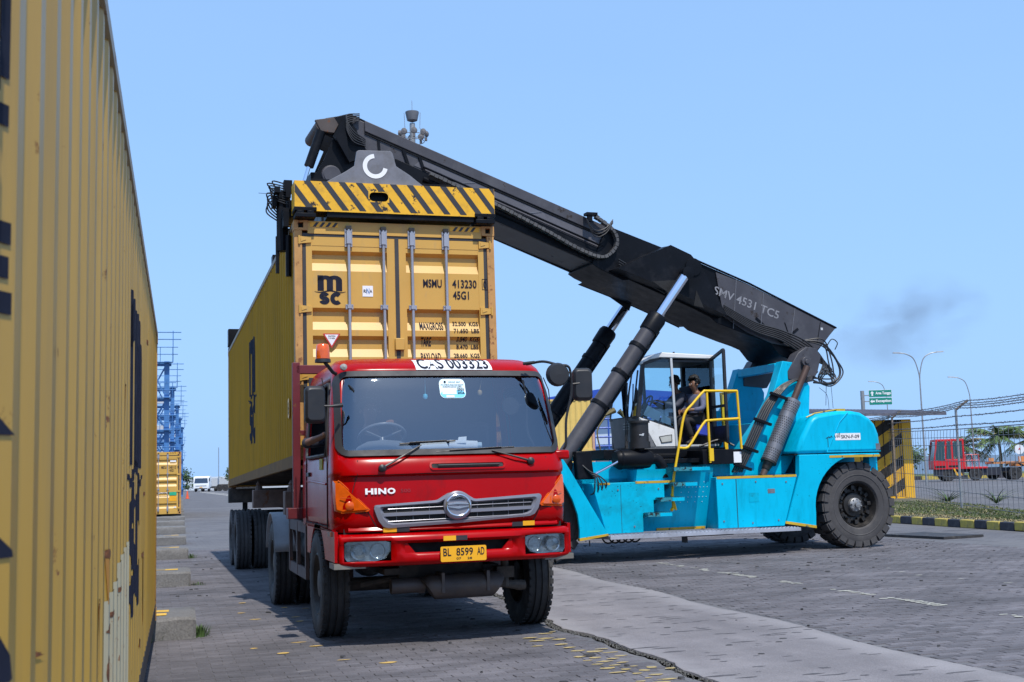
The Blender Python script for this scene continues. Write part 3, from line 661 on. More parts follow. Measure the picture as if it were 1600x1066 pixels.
for k in range(len(LV) - 1):
    for i in range(nP - 1):
        q = (k * nP + i, k * nP + i + 1, (k + 1) * nP + i + 1, (k + 1) * nP + i)
        w_ = inwin(k, i)
        if w_ == 'front': gw.f.append(q); gw.m.append(0)
        elif w_ == 'side':
            left_ = i < 6
            if left_: continue                               # driver's window is wound down
            gs.f.append(q); gs.m.append(0)
        else: mb.f.append(q); mb.m.append(0)
    q = (k * nP, (k + 1) * nP, (k + 1) * nP + nP - 1, k * nP + nP - 1)
    if not (1.79 < LV[k][0] < 2.5): mb.f.append(q); mb.m.append(0)
mb.f.append(tuple((len(LV) - 1) * nP + i for i in range(nP))); mb.m.append(0)
cab = trk.part('cab_shell', mb, mRed, smooth=50)
sm = cab.modifiers.new('shell', 'SOLIDIFY'); sm.thickness = 0.03; sm.offset = -1
ws = trk.part('windscreen', gw, mGlassWS, smooth=60); trk.part('side_window', gs, mGlassSide, smooth=60)
mb = MB(); mb.box(.24, 2.12, -.40, -.385, 1.9, 2.5); trk.part('rear_window', mb, mGlassSide)
def cab_front(x, z, off=0.0):
    """point on the cab's front skin"""
    for (za, ya, ha), (zb, yb, hb) in zip(LV, LV[1:]):
        if za <= z <= zb: f_ = (z - za) / (zb - za); yf = ya + (yb - ya) * f_; hw = ha + (hb - ha) * f_; break
    else: yf, hw = (LV[0][1], LV[0][2]) if z < LV[0][0] else (LV[-1][1], LV[-1][2])
    dx = abs(x - XC); rc = .21; y = yf + .075 * (min(dx, hw) / hw) ** 2.4
    if dx > hw - rc: k = min(1, (dx - (hw - rc)) / rc); y += rc - rc * math.sqrt(max(0, 1 - k * k))
    return (x, y - off, z)
def front_band(mb, path, width, off=.0, m=None, th=.02):
    """raised band following the cab front along a path of (x,z)"""
    n = len(path); rows = [[], [], [], []]
    for i in range(n):
        x0, z0 = path[(i - 1) % n if path[0] == path[-1] and i == 0 else max(i - 1, 0)]; x1, z1 = path[min(i + 1, n - 1)]
        if path[0] == path[-1] and i in (0, n - 1): x0, z0 = path[-2]; x1, z1 = path[1]
        d = math.hypot(x1 - x0, z1 - z0) or 1; nx, nz_ = -(z1 - z0) / d, (x1 - x0) / d
        for j, (k, o_) in enumerate(((-.5, off - .005), (-.5, off + th), (.5, off + th), (.5, off - .005))):
            rows[j].append(cab_front(path[i][0] + nx * width * k, path[i][1] + nz_ * width * k, o_))
    mb.grid(rows, m); return mb
def front_patch(mb, x0, x1, z0, z1, off, m=None, nx=8):
    rows = [[cab_front(x0 + (x1 - x0) * i / nx, z, off) for i in range(nx + 1)] for z in (z0, z1)]
    mb.grid(rows, m); return mb
# windscreen gasket
L_, R__ = XC - 1.085, XC + 1.085
gp_ = rrect(L_, R__, 1.80, 2.575, .09, 5); 
gp_ = [(XC + (x - XC) * (1 - .030 * max(0, (z - 1.8) / .775)), z) for x, z in gp_]
dense = []
for a, b in zip(gp_, gp_[1:] + gp_[:1]):
    k = max(1, int(math.dist(a, b) / .08)); dense += [(a[0] + (b[0] - a[0]) * j / k, a[1] + (b[1] - a[1]) * j / k) for j in range(k)]
dense.append(dense[0])
mb = MB(); front_band(mb, dense, .055, 0, th=.022); trk.part('windscreen_gasket', mb, mGasket)
# registration sign on the roof's front edge, and details on the glass
mb = MB(); mb.grid([[cab_front(.90 + .78 * i / 8, z, .010) for i in range(9)] for z in (2.612, 2.63, 2.65, 2.67, 2.69, 2.71, 2.73)])
pl_ = trk.part('white_number_board', mb, mWhite)
mb = MB(); tmp = MB(); text_into(tmp, 'CAS 003323', lambda a, b, o: (a, 0, b), 0.93, 1.65, 2.622, 2.745, 0, .02)
for v in tmp.v: mb.v.append(cab_front(v[0], v[2], .016))
mb.f = tmp.f; mb.m = tmp.m; trk.part('lettering', mb, mBlackPaint, parent=pl_)
mSkyBlue = mat('sky_blue_print', (.12, .55, .75), .45, var=.03); mPaleBlue = mat('pale_blue_print', (.62, .80, .86), .45, var=.03)
def ws_pt(x, z, off): return cab_front(x, z, off)
mb = MB(); pts = rrect(1.105, 1.365, 2.32, 2.515, .05, 4); mb.add([ws_pt(x, z, .006) for x, z in pts], [tuple(range(len(pts)))], 0)
pts = rrect(1.112, 1.358, 2.325, 2.40, .045, 4); mb.add([ws_pt(x, z, .008) for x, z in pts], [tuple(range(len(pts)))], 1)
mb.add([ws_pt(x, z, .010) for x, z in ((1.13, 2.36), (1.27, 2.36), (1.27, 2.425), (1.13, 2.425))], [(0, 1, 2, 3)], 2)
mb.add([ws_pt(x, z, .010) for x, z in ((1.165, 2.328), (1.245, 2.328), (1.245, 2.35), (1.165, 2.35))], [(0, 1, 2, 3)], 2)
sp_ = trk.part('permit_sticker', mb, [mPaleBlue, mSkyBlue, mWhite])
mb = MB(); tmp = MB()
for s_, a0, a1, b0, b1 in (('2025', 1.28, 1.35, 2.395, 2.42), ('2026', 1.28, 1.35, 2.362, 2.387), ('IZIN OPERASI ANGKUTAN BARANG', 1.12, 1.35, 2.452, 2.462), ('PELABUHAN DAN PETI KEMAS', 1.14, 1.33, 2.436, 2.446), ('TANDA PENGENAL MASUK', 1.13, 1.34, 2.424, 2.431)):
    text_into(tmp, s_, lambda a, b, o: (a, 0, b), a0, a1, b0, b1, 0, .02)
tmp.v += [(1.165 + .012 * math.cos(R(45 * k)), 0, 2.485 + .012 * math.sin(R(45 * k))) for k in range(8)]; tmp.f.append(tuple(range(len(tmp.v) - 8, len(tmp.v)))); tmp.m.append(0)
text_into(tmp, 'DISHUB  BKIP', lambda a, b, o: (a, 0, b), 1.20, 1.32, 2.478, 2.490, 0, .01)
mb.v = [ws_pt(v[0], v[2], .012) for v in tmp.v]; mb.f = tmp.f; mb.m = tmp.m; trk.part('lettering', mb, mBlackPaint, parent=sp_)
# body seams, grab recess under the screen
mb = MB()
front_band(mb, [(XC - 1.0 + .1 * k, 1.60 - .012 * abs(k - 10) / 10) for k in range(21)], .007, 0, th=.0035)
front_band(mb, [(.245, 1.60), (.255, 1.735)], .006, 0, th=.003); front_band(mb, [(2.11, 1.60), (2.10, 1.735)], .006, 0, th=.003)
front_band(mb, [(.16, 1.30), (.24, 1.58), (.245, 1.60)], .006, 0, th=.003)
for s_ in (-1, 1):
    front_band(mb, [(XC + s_ * .845, 1.262), (XC + s_ * .79, 1.16), (XC + s_ * .745, 1.085)], .009, 0, th=.003); front_band(mb, [(XC + s_ * .86, 1.248), (XC + s_ * .95, 1.243), (XC + s_ * 1.12, 1.245)], .008, 0, th=.003)
trk.part('panel_seam', mb, mGrille)
mb = MB(); dd = rrect(.93, 1.66, 1.635, 1.695, .028, 4); 
dd2 = [];
for a, b in zip(dd, dd[1:] + dd[:1]):
    k = max(1, int(math.dist(a, b) / .08)); dd2 += [(a[0] + (b[0] - a[0]) * j / k, a[1] + (b[1] - a[1]) * j / k) for j in range(k)]
dd2.append(dd2[0])
front_band(mb, dd2, .018, 0, th=.010, m=0); front_patch(mb, .945, 1.645, 1.64, 1.69, .004, 1)
trk.part('air_intake', mb, [mRed, mGrille])
mb = MB(); mb.tube([cab_front(x, 1.668, .03) for x in (1.0, 1.1, 1.3, 1.5, 1.6)], .010, 8); trk.part('grab_bar', mb, mBlackPl)
# ---- grille
GR = [(.395, 1.335), (.41, 1.345), (.96, 1.372), (.99, 1.378), (1.035, 1.405), (1.09, 1.435), (1.145, 1.447), (1.205, 1.446), (1.26, 1.43), (1.30, 1.402), (1.34, 1.378), (1.37, 1.374), (2.00, 1.405), (2.02, 1.395), (2.025, 1.375), (1.99, 1.27), (1.95, 1.215), (1.90, 1.195), (1.2, 1.155), (.52, 1.13), (.475, 1.145), (.43, 1.20), (.39, 1.31)]
GR = [(x, z - .03) for x, z in GR]
mb = MB(); n = len(GR); gc = (1.2, 1.24)
inn = [(gc[0] + (x - gc[0]) * .90, gc[1] + (z - gc[1]) * .66) for x, z in GR]
mb.grid([[cab_front(x, z, .0) for x, z in GR + GR[:1]], [cab_front(x, z, .035) for x, z in GR + GR[:1]], [cab_front(x, z, .040) for x, z in [(a + (b - a) * .6, c + (d - c) * .6) for (a, c), (b, d) in zip(GR, inn)] + [((GR[0][0] + (inn[0][0] - GR[0][0]) * .6), GR[0][1] + (inn[0][1] - GR[0][1]) * .6)]], [cab_front(x, z, .012) for x, z in inn + inn[:1]]], 0)
grl = trk.part('grille', mb, mSilver, smooth=40)
def zspan(x):
    zs = []
    for (xa, za), (xb, zb) in zip(inn, inn[1:] + inn[:1]):
        if min(xa, xb) <= x <= max(xa, xb) and xa != xb: zs.append(za + (zb - za) * (x - xa) / (xb - xa))
    return min(zs), max(zs)
xa_, xb_ = min(p[0] for p in inn) + .002, max(p[0] for p in inn) - .002; xs_ = [xa_ + (xb_ - xa_) * k / 40 for k in range(41)]
mb = MB(); mb.grid([[cab_front(x, zspan(x)[0], .014) for x in xs_], [cab_front(x, sum(zspan(x)) / 2, .014) for x in xs_], [cab_front(x, zspan(x)[1], .014) for x in xs_]]); trk.part('grille_mesh', mb, mGrille, parent=grl, smooth=0)
mb = MB()
for f_, z0 in ((0, 0),):
    P0 = [cab_front(.47 + .05 * k, 1.222 + .0155 * (.05 * k), .034) for k in range(30)]
    rowsu = []
    for dz, dy in ((-.018, .02), (-.014, 0), (.014, 0), (.018, .02)): rowsu.append([(x, y + dy, z + dz) for x, y, z in P0])
    mb.grid(rowsu)
trk.part('grille_bar', mb, mSilver, parent=grl)
for dz in (.052, -.062):
    mb = MB(); mb.tube([cab_front(.52 + .1 * k, 1.222 + dz + .0155 * (.1 * k), .022) for k in range(15)], .004, 6); trk.part('grille_wire', mb, mSilver, parent=grl)
mb = MB()
for k in range(9):
    x = .60 + .155 * k; mb.tube([cab_front(x, 1.15, .018), cab_front(x, 1.33, .018)], .0022, 5)
trk.part('grille_wire', mb, mSilver, parent=grl)
# emblem
ex, ez = 1.178, 1.335 - .045
mb = MB(); c_ = cab_front(ex, ez, .045)
mb.lathe([(.135, .03), (.135, .0), (.12, -.012), (.005, -.014)], c_, 'y', 36, 0, close=True)
em = trk.part('emblem', mb, [mSilver], parent=grl)
mb = MB(); cy = c_[1] - .018
ring = [(c_[0] + .112 * math.cos(a), cy, c_[2] + .098 * math.sin(a)) for a in [2 * PI * k / 36 for k in range(37)]]
mb.tube(ring, .009, 6, caps=False)
for s_ in (1, -1):
    mb.prism([(c_[0] - .10, c_[2] + s_ * .006), (c_[0] - .02, c_[2] + s_ * .012), (c_[0] + .02, c_[2] + s_ * .012), (c_[0] + .10, c_[2] + s_ * .006), (c_[0] + .10, c_[2] + s_ * .014), (c_[0] + .012, c_[2] + s_ * .030), (c_[0] - .012, c_[2] + s_ * .030), (c_[0] - .10, c_[2] + s_ * .014)], 'y', cy - .008, cy + .008)
mb.prism([(c_[0] - .075, c_[2] + .055), (c_[0], c_[2] + .093), (c_[0] + .075, c_[2] + .055), (c_[0] + .03, c_[2] + .078), (c_[0], c_[2] + .084), (c_[0] - .03, c_[2] + .078)], 'y', cy - .006, cy + .006)
trk.part('emblem_badge', mb, mat('chrome_badge', (.8, .82, .85), .12, metal=1, var=0), parent=grl, smooth=30)
mb = MB()
def italic(s_, x0, x1, z0, z1, off, bold):
    tmp = MB(); text_into(tmp, s_, lambda a, b, o: (a, 0, b), x0, x1, z0, z1, 0, bold); o = len(mb.v)
    mb.v += [cab_front(v[0], v[2], off) for v in tmp.v]; mb.f += [tuple(i + o for i in f) for f in tmp.f]; mb.m += tmp.m
for ch, a in (('H', .315), ('I', .40), ('N', .435), ('O', .52)):
    italic(ch, a, a + (.075 if ch != 'I' else .022), 1.415, 1.470, .014, .05)
trk.part('lettering', mb, mWhite, label='raised white HINO letters')
mb = MB(); italic('500', .645, .74, 1.425, 1.458, .004, .02); trk.part('lettering', mb, mat('faded_maroon_print', (.28, .004, .008), .4, var=0), label='faded 500 marking')
# ---- corner indicator lamps
for s_ in (-1, 1):
    mb = MB(); pts = [(1.138, 1.55), (1.09, 1.545), (.83, 1.275), (.845, 1.262), (1.08, 1.25), (1.13, 1.27), (1.140, 1.40)]
    pts = [(XC + s_ * x, z - .0) for x, z in pts]; n = len(pts)
    a_ = [cab_front(x, z, .0) for x, z in pts]; b_ = [cab_front(x, z, .022) for x, z in pts]; cx = sum(p[0] for p in pts) / n; cz = sum(p[1] for p in pts) / n
    c2 = [cab_front(cx + (x - cx) * .85, cz + (z - cz) * .85, .034) for x, z in pts]
    mb.grid([r_ + r_[:1] for r_ in (a_, b_, c2)]); mb.add(c2, [tuple(range(n))] if s_ < 0 else [tuple(range(n))[::-1]])
    il = trk.part('indicator_lamp', mb, mOrange, smooth=30)
    mb = MB()
    cl_ = cab_front(XC + s_ * 1.01, 1.315, .030); mb.lathe([(.042, -.001), (.036, -.006), (.001, -.010)], cl_, 'y', 14, close=True)
    mb.tube([cab_front(XC + s_ * .98, 1.385, .030), cab_front(XC + s_ * 1.09, 1.39, .028)], .003, 4)
    mb.tube([cab_front(XC + s_ * x, z, .024) for x, z in ((1.10, 1.55), (1.075, 1.53), (.83, 1.275), (.845, 1.262), (1.08, 1.25))], .006, 6)
    trk.part('lamp_rib', mb, mat('dark_amber', (.62, .085, .003), .2, var=.1), parent=il)
# ---- lower apron between grille and bumper
mb = MB(); mb.grid([[cab_front(x, z, o) for x in [XC - 1.02 + .12 * k for k in range(18)]] for z, o in ((1.11, .002), (1.085, .020), (1.072, .018), (1.068, -.03))]); trk.part('front_apron', mb, mRed)
mb = MB(); mb.box(.12, 2.25, -2.66, -2.4, .98, 1.10); trk.part('radiator_void', mb, mGrille)
mb = MB()
def tape(x0, x1, z0, z1, off, m): 
    front_patch(mb, x0, x1, z0, z1, off, m, 4)
tape(.475, .60, 1.062, 1.105, .024, 0); tape(.60, .72, 1.062, 1.107, .024, 1); tape(1.72, 1.83, 1.070, 1.112, .024, 1); tape(1.83, 1.95, 1.074, 1.118, .024, 0)
trk.part('reflective_tape', mb, [mYellowClean, mBlackStripe]); mb = MB()
# ---- bumper
def bump_y(x, off=0): return -2.845 + .11 * (abs(x - XC) / 1.115) ** 2.6 - off
BX = [XC - 1.115 + 1.115 * 2 * k / 24 for k in range(25)]
def bz(x): return 0.0 * (x - XC)
BXX = sorted(set([XC + s_ * v for s_ in (-1, 1) for v in (1.115, 1.09, 1.07, .95, .80, .645, .58, .52, .40, .26, .13)] + [XC]))
BZ = [(1.045, .12), (1.038, .02), (1.02, -.006), (.988, -.012), (.965, .004), (.87, .004), (.805, .0), (.785, .008), (.765, .03), (.758, .14)]
mb = MB(); nb = len(BXX); mb.v = [(x, bump_y(x) + dy, z) for z, dy in BZ for x in BXX]
for k in range(len(BZ) - 1):
    for i in range(nb - 1):
        xm = abs((BXX[i] + BXX[i + 1]) / 2 - XC); zm = (BZ[k][0] + BZ[k + 1][0]) / 2
        if .645 < xm < 1.07 and .805 < zm < .988: continue
        if xm < .52 and .87 < zm < .965: continue
        mb.f.append((k * nb + i, (k + 1) * nb + i, (k + 1) * nb + i + 1, k * nb + i + 1)); mb.m.append(0)
for s_ in (-1, 1):
    xe = XC + s_ * 1.115; q = [(xe, bump_y(xe) + .02, 1.038), (xe, bump_y(xe) + .03, .765), (xe, bump_y(xe) + .40, .80), (xe, bump_y(xe) + .40, 1.038)]; mb.add(q if s_ < 0 else q[::-1], [(0, 1, 2, 3)])
bp_ = trk.part('bumper', mb, mRed, smooth=45)
so = bp_.modifiers.new('shell', 'SOLIDIFY'); so.thickness = .02; so.offset = 0
mb = MB(); mb.grid([[(x, bump_y(x) + .10, z) for x in [XC - .54 + .108 * k for k in range(11)]] for z in (.975, .86)]); trk.part('bumper_opening', mb, mGrille, parent=bp_)
for s_ in (-1, 1):
    mb = MB(); mb.prism([(XC + s_ * .525, .966), (XC + s_ * .50, .966), (XC + s_ * .42, .869), (XC + s_ * .525, .869)], 'y', -2.825, -2.80); trk.part('opening_cheek', mb, mRed, parent=bp_)
    xs = sorted((XC + s_ * .655, XC + s_ * 1.085)); mb = MB()
    inn_ = .655; out_ = 1.085
    pts = [(XC + s_ * a, z) for a, z in ((.65, .972), (.70, .985), (1.04, .986), (1.067, .97), (1.069, .85), (1.045, .812), (.78, .808), (.70, .83), (.65, .90))]
    bowl = [(x, bump_y(x) + .05, z) for x, z in pts]; fr_ = [(x, bump_y(x) - .004, z) for x, z in pts]; cx = sum(p[0] for p in pts) / len(pts)
    mb.grid([bowl + bowl[:1], fr_ + fr_[:1]]); mb.add(bowl, [tuple(range(len(pts)))])
    for ddx in (-.08, .06):
        mb.lathe([(.072, -.03), (.062, -.0), (.03, .03), (.001, .032)], (XC + s_ * (.865 + ddx * 1.25), bump_y(XC + s_ * .86) + .045, .897), 'y', 16, close=True)
    hl = trk.part('headlamp', mb, mLamp, smooth=30, parent=None)
    mb = MB(); mb.add(fr_, [tuple(range(len(pts)))] if s_ > 0 else [tuple(range(len(pts)))[::-1]])
    for k in range(7): mb.tube([(XC + s_ * (.99 + .012 * k), bump_y(XC + s_ * 1.0) + .004 + .003 * k, z) for z in (.84, .96)], .0025, 4)
    trk.part('headlamp_glass', mb, mGlassSide, parent=hl)
mb = MB(); mb.box(1.02, 1.14, bump_y(1.05) - .022, bump_y(1.05) - .016, .968, 1.012, 0); mb.box(1.14, 1.25, bump_y(1.05) - .022, bump_y(1.05) - .016, .968, 1.012, 1); trk.part('reflective_tape', mb, [mYellowClean, mBlackStripe])
# number plate
mb = MB(); Y = -2.885; mb.prism(rrect(.985, 1.425, .775, .915, .015), 'y', Y, Y + .006); plt = trk.part('number_plate', mb, mPlate)
mb = MB(); FP = lambda a, b, o: (a, o, b)
for s_, a0, a1, b0, b1 in (('BL', 1.01, 1.085, .828, .898), ('8599', 1.135, 1.295, .828, .898), ('AD', 1.335, 1.405, .828, .898), ('07', 1.135, 1.18, .792, .812), ('28', 1.24, 1.285, .792, .812)):
    text_into(mb, s_, FP, a0, a1, b0, b1, Y - .003, .01)
trk.part('lettering', mb, mBlackPaint, parent=plt)
# ---- side: fenders over the front wheel, step, door furniture
YA = -1.52                                   # front axle
for s_, xs in ((-1, XC - 1.15), (1, XC + 1.15)):
    x0, x1 = sorted((xs, xs - s_ * .03)); mb = MB()
    outl = [(-2.70, 1.08), (-2.70, .80), (-2.52, .80), (-2.42, .80)] + [(YA - .62 * math.cos(R(a)), .50 + .64 * math.sin(R(a))) for a in range(28, 153, 10)] + [(-.92, .80), (-.72, .80), (-.72, 1.08)]
    mb.prism(outl, 'x', x0, x1); trk.part('front_fender', mb, mRed, smooth=40)
    mb = MB(); ar = [(YA - .60 * math.cos(R(a)), .50 + .62 * math.sin(R(a))) for a in range(20, 165, 10)]
    mb.grid([[(xs - s_ * .01, y, z) for y, z in ar], [(xs - s_ * .42, y, z) for y, z in ar]]); trk.part('wheel_arch_liner', mb, mBlackPl)
    mb = MB(); mb.box(*sorted((xs + s_ * .012, xs - s_ * .28)), -2.74, -2.44, .74, .79); trk.part('corner_step', mb, mat('dirty_aluminium', (.22, .2, .17), .5, metal=.5, var=.3, dirt=DUST, damt=.4))
    mb = MB(); xk = xs + s_ * .004
    for pth in ([(xk, -2.28, 1.10), (xk, -2.30, 1.78), (xk, -2.16, 2.42), (xk, -2.0, 2.56)], [(xk, -.72, 1.10), (xk, -.72, 2.56)], [(xk, -2.28, 1.12), (xk, -.74, 1.12)]): mb.tube(pth, .006, 5)
    trk.part('door_seam', mb, mGrille)
    mb = MB(); mb.box(*sorted((xs - s_ * .005, xs + s_ * .022)), -1.02, -.86, 1.60, 1.645); trk.part('door_latch', mb, mBlackPl, bevel=.005)
    mb = MB(); mb.tube([(xs + s_ * .006, -2.22, 1.52), (xs + s_ * .012, -1.2, 1.55), (xs + s_ * .006, -.8, 1.55)], .011, 6); trk.part('door_crease', mb, mRed)
    # window frame
    mb = MB(); wf = rrect(-2.22, -.74, 1.80, 2.50, .07, 4)
    xq = lambda z: XC + s_ * (1.145 - .06 * (z - 1.8) / .7) + s_ * .006
    pts = [(xq(z), (y if not (y < -1.9 and z > 2.1) else y + .12 * (z - 2.1) / .4), z) for y, z in wf]; mb.tube(pts + pts[:1], .018, 6, caps=False); trk.part('window_frame', mb, mGasket)
mb = MB(); mb.box(XC - 1.158, XC - 1.150, -1.98, -1.78, 1.66, 1.77); trk.part('yellow_green_sticker', mb, mat('faded_sticker', (.45, .42, .03), .6, var=.5, vs=20))
mb = MB(); mb.box(XC - 1.166, XC - 1.150, -2.52, -2.36, 1.03, 1.075); trk.part('side_repeater', mb, mat('dull_side_lamp', (.16, .07, .05), .3))
# ---- mirrors
def mirror_shell(cx, cy, cz, w_, h_, d_, rz):
    mb = MB(); rings = []
    for k, sc in ((0, .80), (.15, .95), (.45, 1), (1.0, .97)):
        rings.append([(cx + (x * math.cos(rz) - (k - .5) * d_ * math.sin(rz)), cy + (x * math.sin(rz) + (k - .5) * d_ * math.cos(rz)), cz + z) for x, z in [(a * sc, b * sc) for a, b in rrect(-w_ / 2, w_ / 2, -h_ / 2, h_ / 2, .045, 4)]])
    mb.grid([r_ + r_[:1] for r_ in rings]); mb.add(rings[0], [tuple(range(len(rings[0])))]); mb.add(rings[-1], [tuple(range(len(rings[0])))[::-1]], 1); return mb
mMirror = mat('mirror_glass', (.8, .85, .9), .03, metal=1, var=0)
t_ = trk.part('mirror', mirror_shell(-.125, -2.60, 2.262, .19, .355, .10, R(6)), [mBlackPl, mMirror], label='black mirror on the driver side', smooth=50)
mb = MB(); mb.tube([(-.09, -2.62, 2.25), (.02, -2.64, 2.245), (.13, -2.60, 2.255)], [.010, .012, .022], 8); trk.part('mirror_arm', mb, mBlackPl, parent=t_)
t_ = trk.part('mirror', mirror_shell(2.545, -2.60, 2.44, .195, .33, .10, R(-6)), [mBlackPl, mMirror], label='rectangular mirror on the passenger side', smooth=50)
mb = MB(); mb.lathe([(.001, -.05), (.10, -.045), (.118, -.01), (.118, .02), (.11, .035), (.001, .036)], (2.245 + .02, -2.66, 2.535), 'y', 24, close=True); trk.part('round_mirror', mb, mBlackPl, smooth=45)
mb = MB(); mb.tube(spline([(2.02, -2.42, 2.66), (2.15, -2.56, 2.675), (2.28, -2.66, 2.63), (2.36, -2.68, 2.62), (2.40, -2.66, 2.56), (2.41, -2.64, 2.35), (2.355, -2.62, 2.10), (2.35, -2.60, 1.86), (2.33, -2.58, 1.80)], 5), .013, 8)
mb.tube([(2.41, -2.64, 2.44), (2.50, -2.64, 2.45)], .010, 6); mb.tube([(2.30, -2.69, 2.54), (2.405, -2.66, 2.56)], .012, 6); mb.tube([(1.98, -2.44, 2.665), (2.08, -2.5, 2.672)], .018, 6); trk.part('mirror_bracket', mb, mBlackPl)
mb = MB(); mb.lathe([(.001, -.015), (.085, -.012), (.09, .01), (.001, .012)], (1.86, -2.36, 2.245), 'y', 24, close=True); mb.tube([(1.93, -2.36, 2.25), (2.02, -2.38, 2.26)], .006, 5); trk.part('blind_spot_mirror', mb, mGrille)
mb = MB(); mb.box(2.22, 2.38, -2.62, -2.50, 1.70, 1.79); trk.part('mirror_foot', mb, mRed, bevel=.02)
# ---- wipers
for px_, tip, (b0, b1) in (((.47, 1.655), (.86, 1.865), ((.66, 1.88), (1.20, 1.90))), ((1.93, 1.69), (1.55, 1.80), ((1.00, 1.795), (1.78, 1.83)))):
    mb = MB(); mb.tube([cab_front(*px_, .03), cab_front((px_[0] * .6 + tip[0] * .4), px_[1] * .6 + tip[1] * .4, .045), cab_front(*tip, .035)], [.014, .010, .007], 6)
    mb.lathe([(.035, .01), (.035, -.02), (.012, -.035), (.001, -.036)], cab_front(*px_, .02), 'y', 14, close=True)
    mb.tube([cab_front(b0[0] + (b1[0] - b0[0]) * k / 6, b0[1] + (b1[1] - b0[1]) * k / 6, .022) for k in range(7)], .008, 6)
    mb.tube([cab_front(b0[0] + (b1[0] - b0[0]) * k / 6, b0[1] + (b1[1] - b0[1]) * k / 6 + .008, .035) for k in range(1, 6)], .005, 5); trk.part('wiper', mb, mBlackPl)
# ---- beacon and roof bits
mb = MB(); bx_, by_, bz_ = -.01, -2.34, 2.685
mb.lathe([(.001, 0), (.078, 0), (.075, .03), (.055, .035)], (bx_, by_, bz_), 'z', 20, close=True); mb.tube([(bx_ + .02, by_, bz_), (.10, -2.24, 2.60), (.15, -2.2, 2.58)], .018, 6)
bc = trk.part('beacon', mb, mBlackPl)
mb = MB(); mb.lathe([(.068, .035), (.066, .11), (.060, .168), (.048, .178), (.001, .18)], (bx_, by_, bz_), 'z', 20, close=True); trk.part('beacon_dome', mb, mOrange, parent=bc, smooth=45)
mb = MB(); mb.lathe([(.001, -.05), (.03, -.04), (.035, .0), (.03, .03), (.001, .035)], (.19, -2.33, 2.64), 'y', 12, close=True); trk.part('marker_lamp', mb, mat('clear_lamp', (.35, .33, .3), .25))
# ---- interior
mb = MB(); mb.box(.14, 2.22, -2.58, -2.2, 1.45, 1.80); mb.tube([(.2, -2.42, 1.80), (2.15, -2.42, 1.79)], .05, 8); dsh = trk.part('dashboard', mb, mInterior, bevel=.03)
mb = MB(); mb.lathe([(.001, .09), (.14, .075), (.22, .03), (.26, -.02)], (.56, -2.42, 1.84), 'z', 20, close=True); mb.v = [(.56 + (x - .56) * 1.15, -2.42 + (y + 2.42) * .65, z) for x, y, z in mb.v]; trk.part('instrument_hood', mb, mat('hood_grey', (.20, .22, .25), .5), smooth=60)
mb = MB(); Mx = Matrix.Translation((.60, -2.10, 1.97)) @ Matrix.Rotation(R(-32), 4, 'X')
rg = [tuple(Mx @ Vector((.23 * math.cos(a), .23 * math.sin(a), 0))) for a in [2 * PI * k / 28 for k in range(29)]]; mb.tube(rg, .015, 8, caps=False)
for a in (0, 120, 240): mb.tube([tuple(Mx @ Vector((0, 0, -.02))), tuple(Mx @ Vector((.22 * math.cos(R(a + 90)), .22 * math.sin(R(a + 90)), 0)))], .011, 6)
mb.tube([tuple(Mx @ Vector((0, 0, -.02))), tuple(Mx @ Vector((0, 0, -.35)))], .03, 8); trk.part('steering_wheel', mb, mat('worn_wheel_grey', (.16, .17, .19), .3), smooth=50)
for x_ in (.62, 1.75):
    mb = MB(); mb.box(x_ - .24, x_ + .24, -1.55, -1.05, 1.30, 1.45); mb.box(x_ - .24, x_ + .24, -1.10, -.95, 1.42, 2.15); trk.part('seat', mb, mat('maroon_seat_cover', (.045, .02, .025), .85), bevel=.05)
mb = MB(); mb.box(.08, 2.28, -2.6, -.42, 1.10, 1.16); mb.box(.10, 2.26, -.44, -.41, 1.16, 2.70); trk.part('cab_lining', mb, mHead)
mb = MB(); mb.add([(.86, -2.60, 1.815), (1.17, -2.61, 1.815), (1.15, -2.50, 1.90), (.90, -2.49, 1.885)], [(0, 1, 2, 3)]); mb.add([(1.15, -2.615, 1.82), (1.44, -2.61, 1.82), (1.47, -2.50, 1.90), (1.19, -2.50, 1.915)], [(0, 1, 2, 3)]); mb.add([(1.25, -2.55, 1.88), (1.34, -2.56, 1.88), (1.36, -2.50, 1.945), (1.28, -2.5, 1.94)], [(0, 1, 2, 3)])
mb.box(.5, 1.6, -2.64, -2.60, 1.81, 1.818); trk.part('paper_on_dashboard', mb, mPaper)
mb = MB(); mb.tube([(1.52, -2.46, 1.855), (1.34, -2.44, 1.855), (1.31, -2.44, 1.855), (1.28, -2.44, 1.855)], [.035, .035, .02, .012], 10); trk.part('water_bottle', mb, mat('clear_bottle', (.5, .62, .7), .15))
for x_, z0, z1, m_ in ((.985, 2.52, 2.37, mSkyBlue), (1.54, 2.50, 2.405, mat('wicker_charm', (.42, .3, .14), .7))):
    mb = MB(); mb.tube([(x_ + (.02 if x_ > 1.2 else 0), -2.37, z0), (x_, -2.37, z1)], .002, 4); mb.lathe([(.001, .03), (.02, .022), (.026, 0), (.018, -.022), (.001, -.028)], (x_, -2.37, z1 - .025), 'z', 10, close=True); trk.part('hanging_charm', mb, m_)
mb = MB(); mb.tube(spline([(1.97, -2.44, 2.50), (2.0, -2.45, 2.3), (2.0, -2.45, 2.0), (2.05, -2.5, 1.84)], 4), .010, 6); mb.tube(spline([(.22, -2.42, 2.46), (.27, -2.42, 2.40), (.28, -2.42, 2.30)], 4), .012, 6); trk.part('grab_handle', mb, mBlackPl)
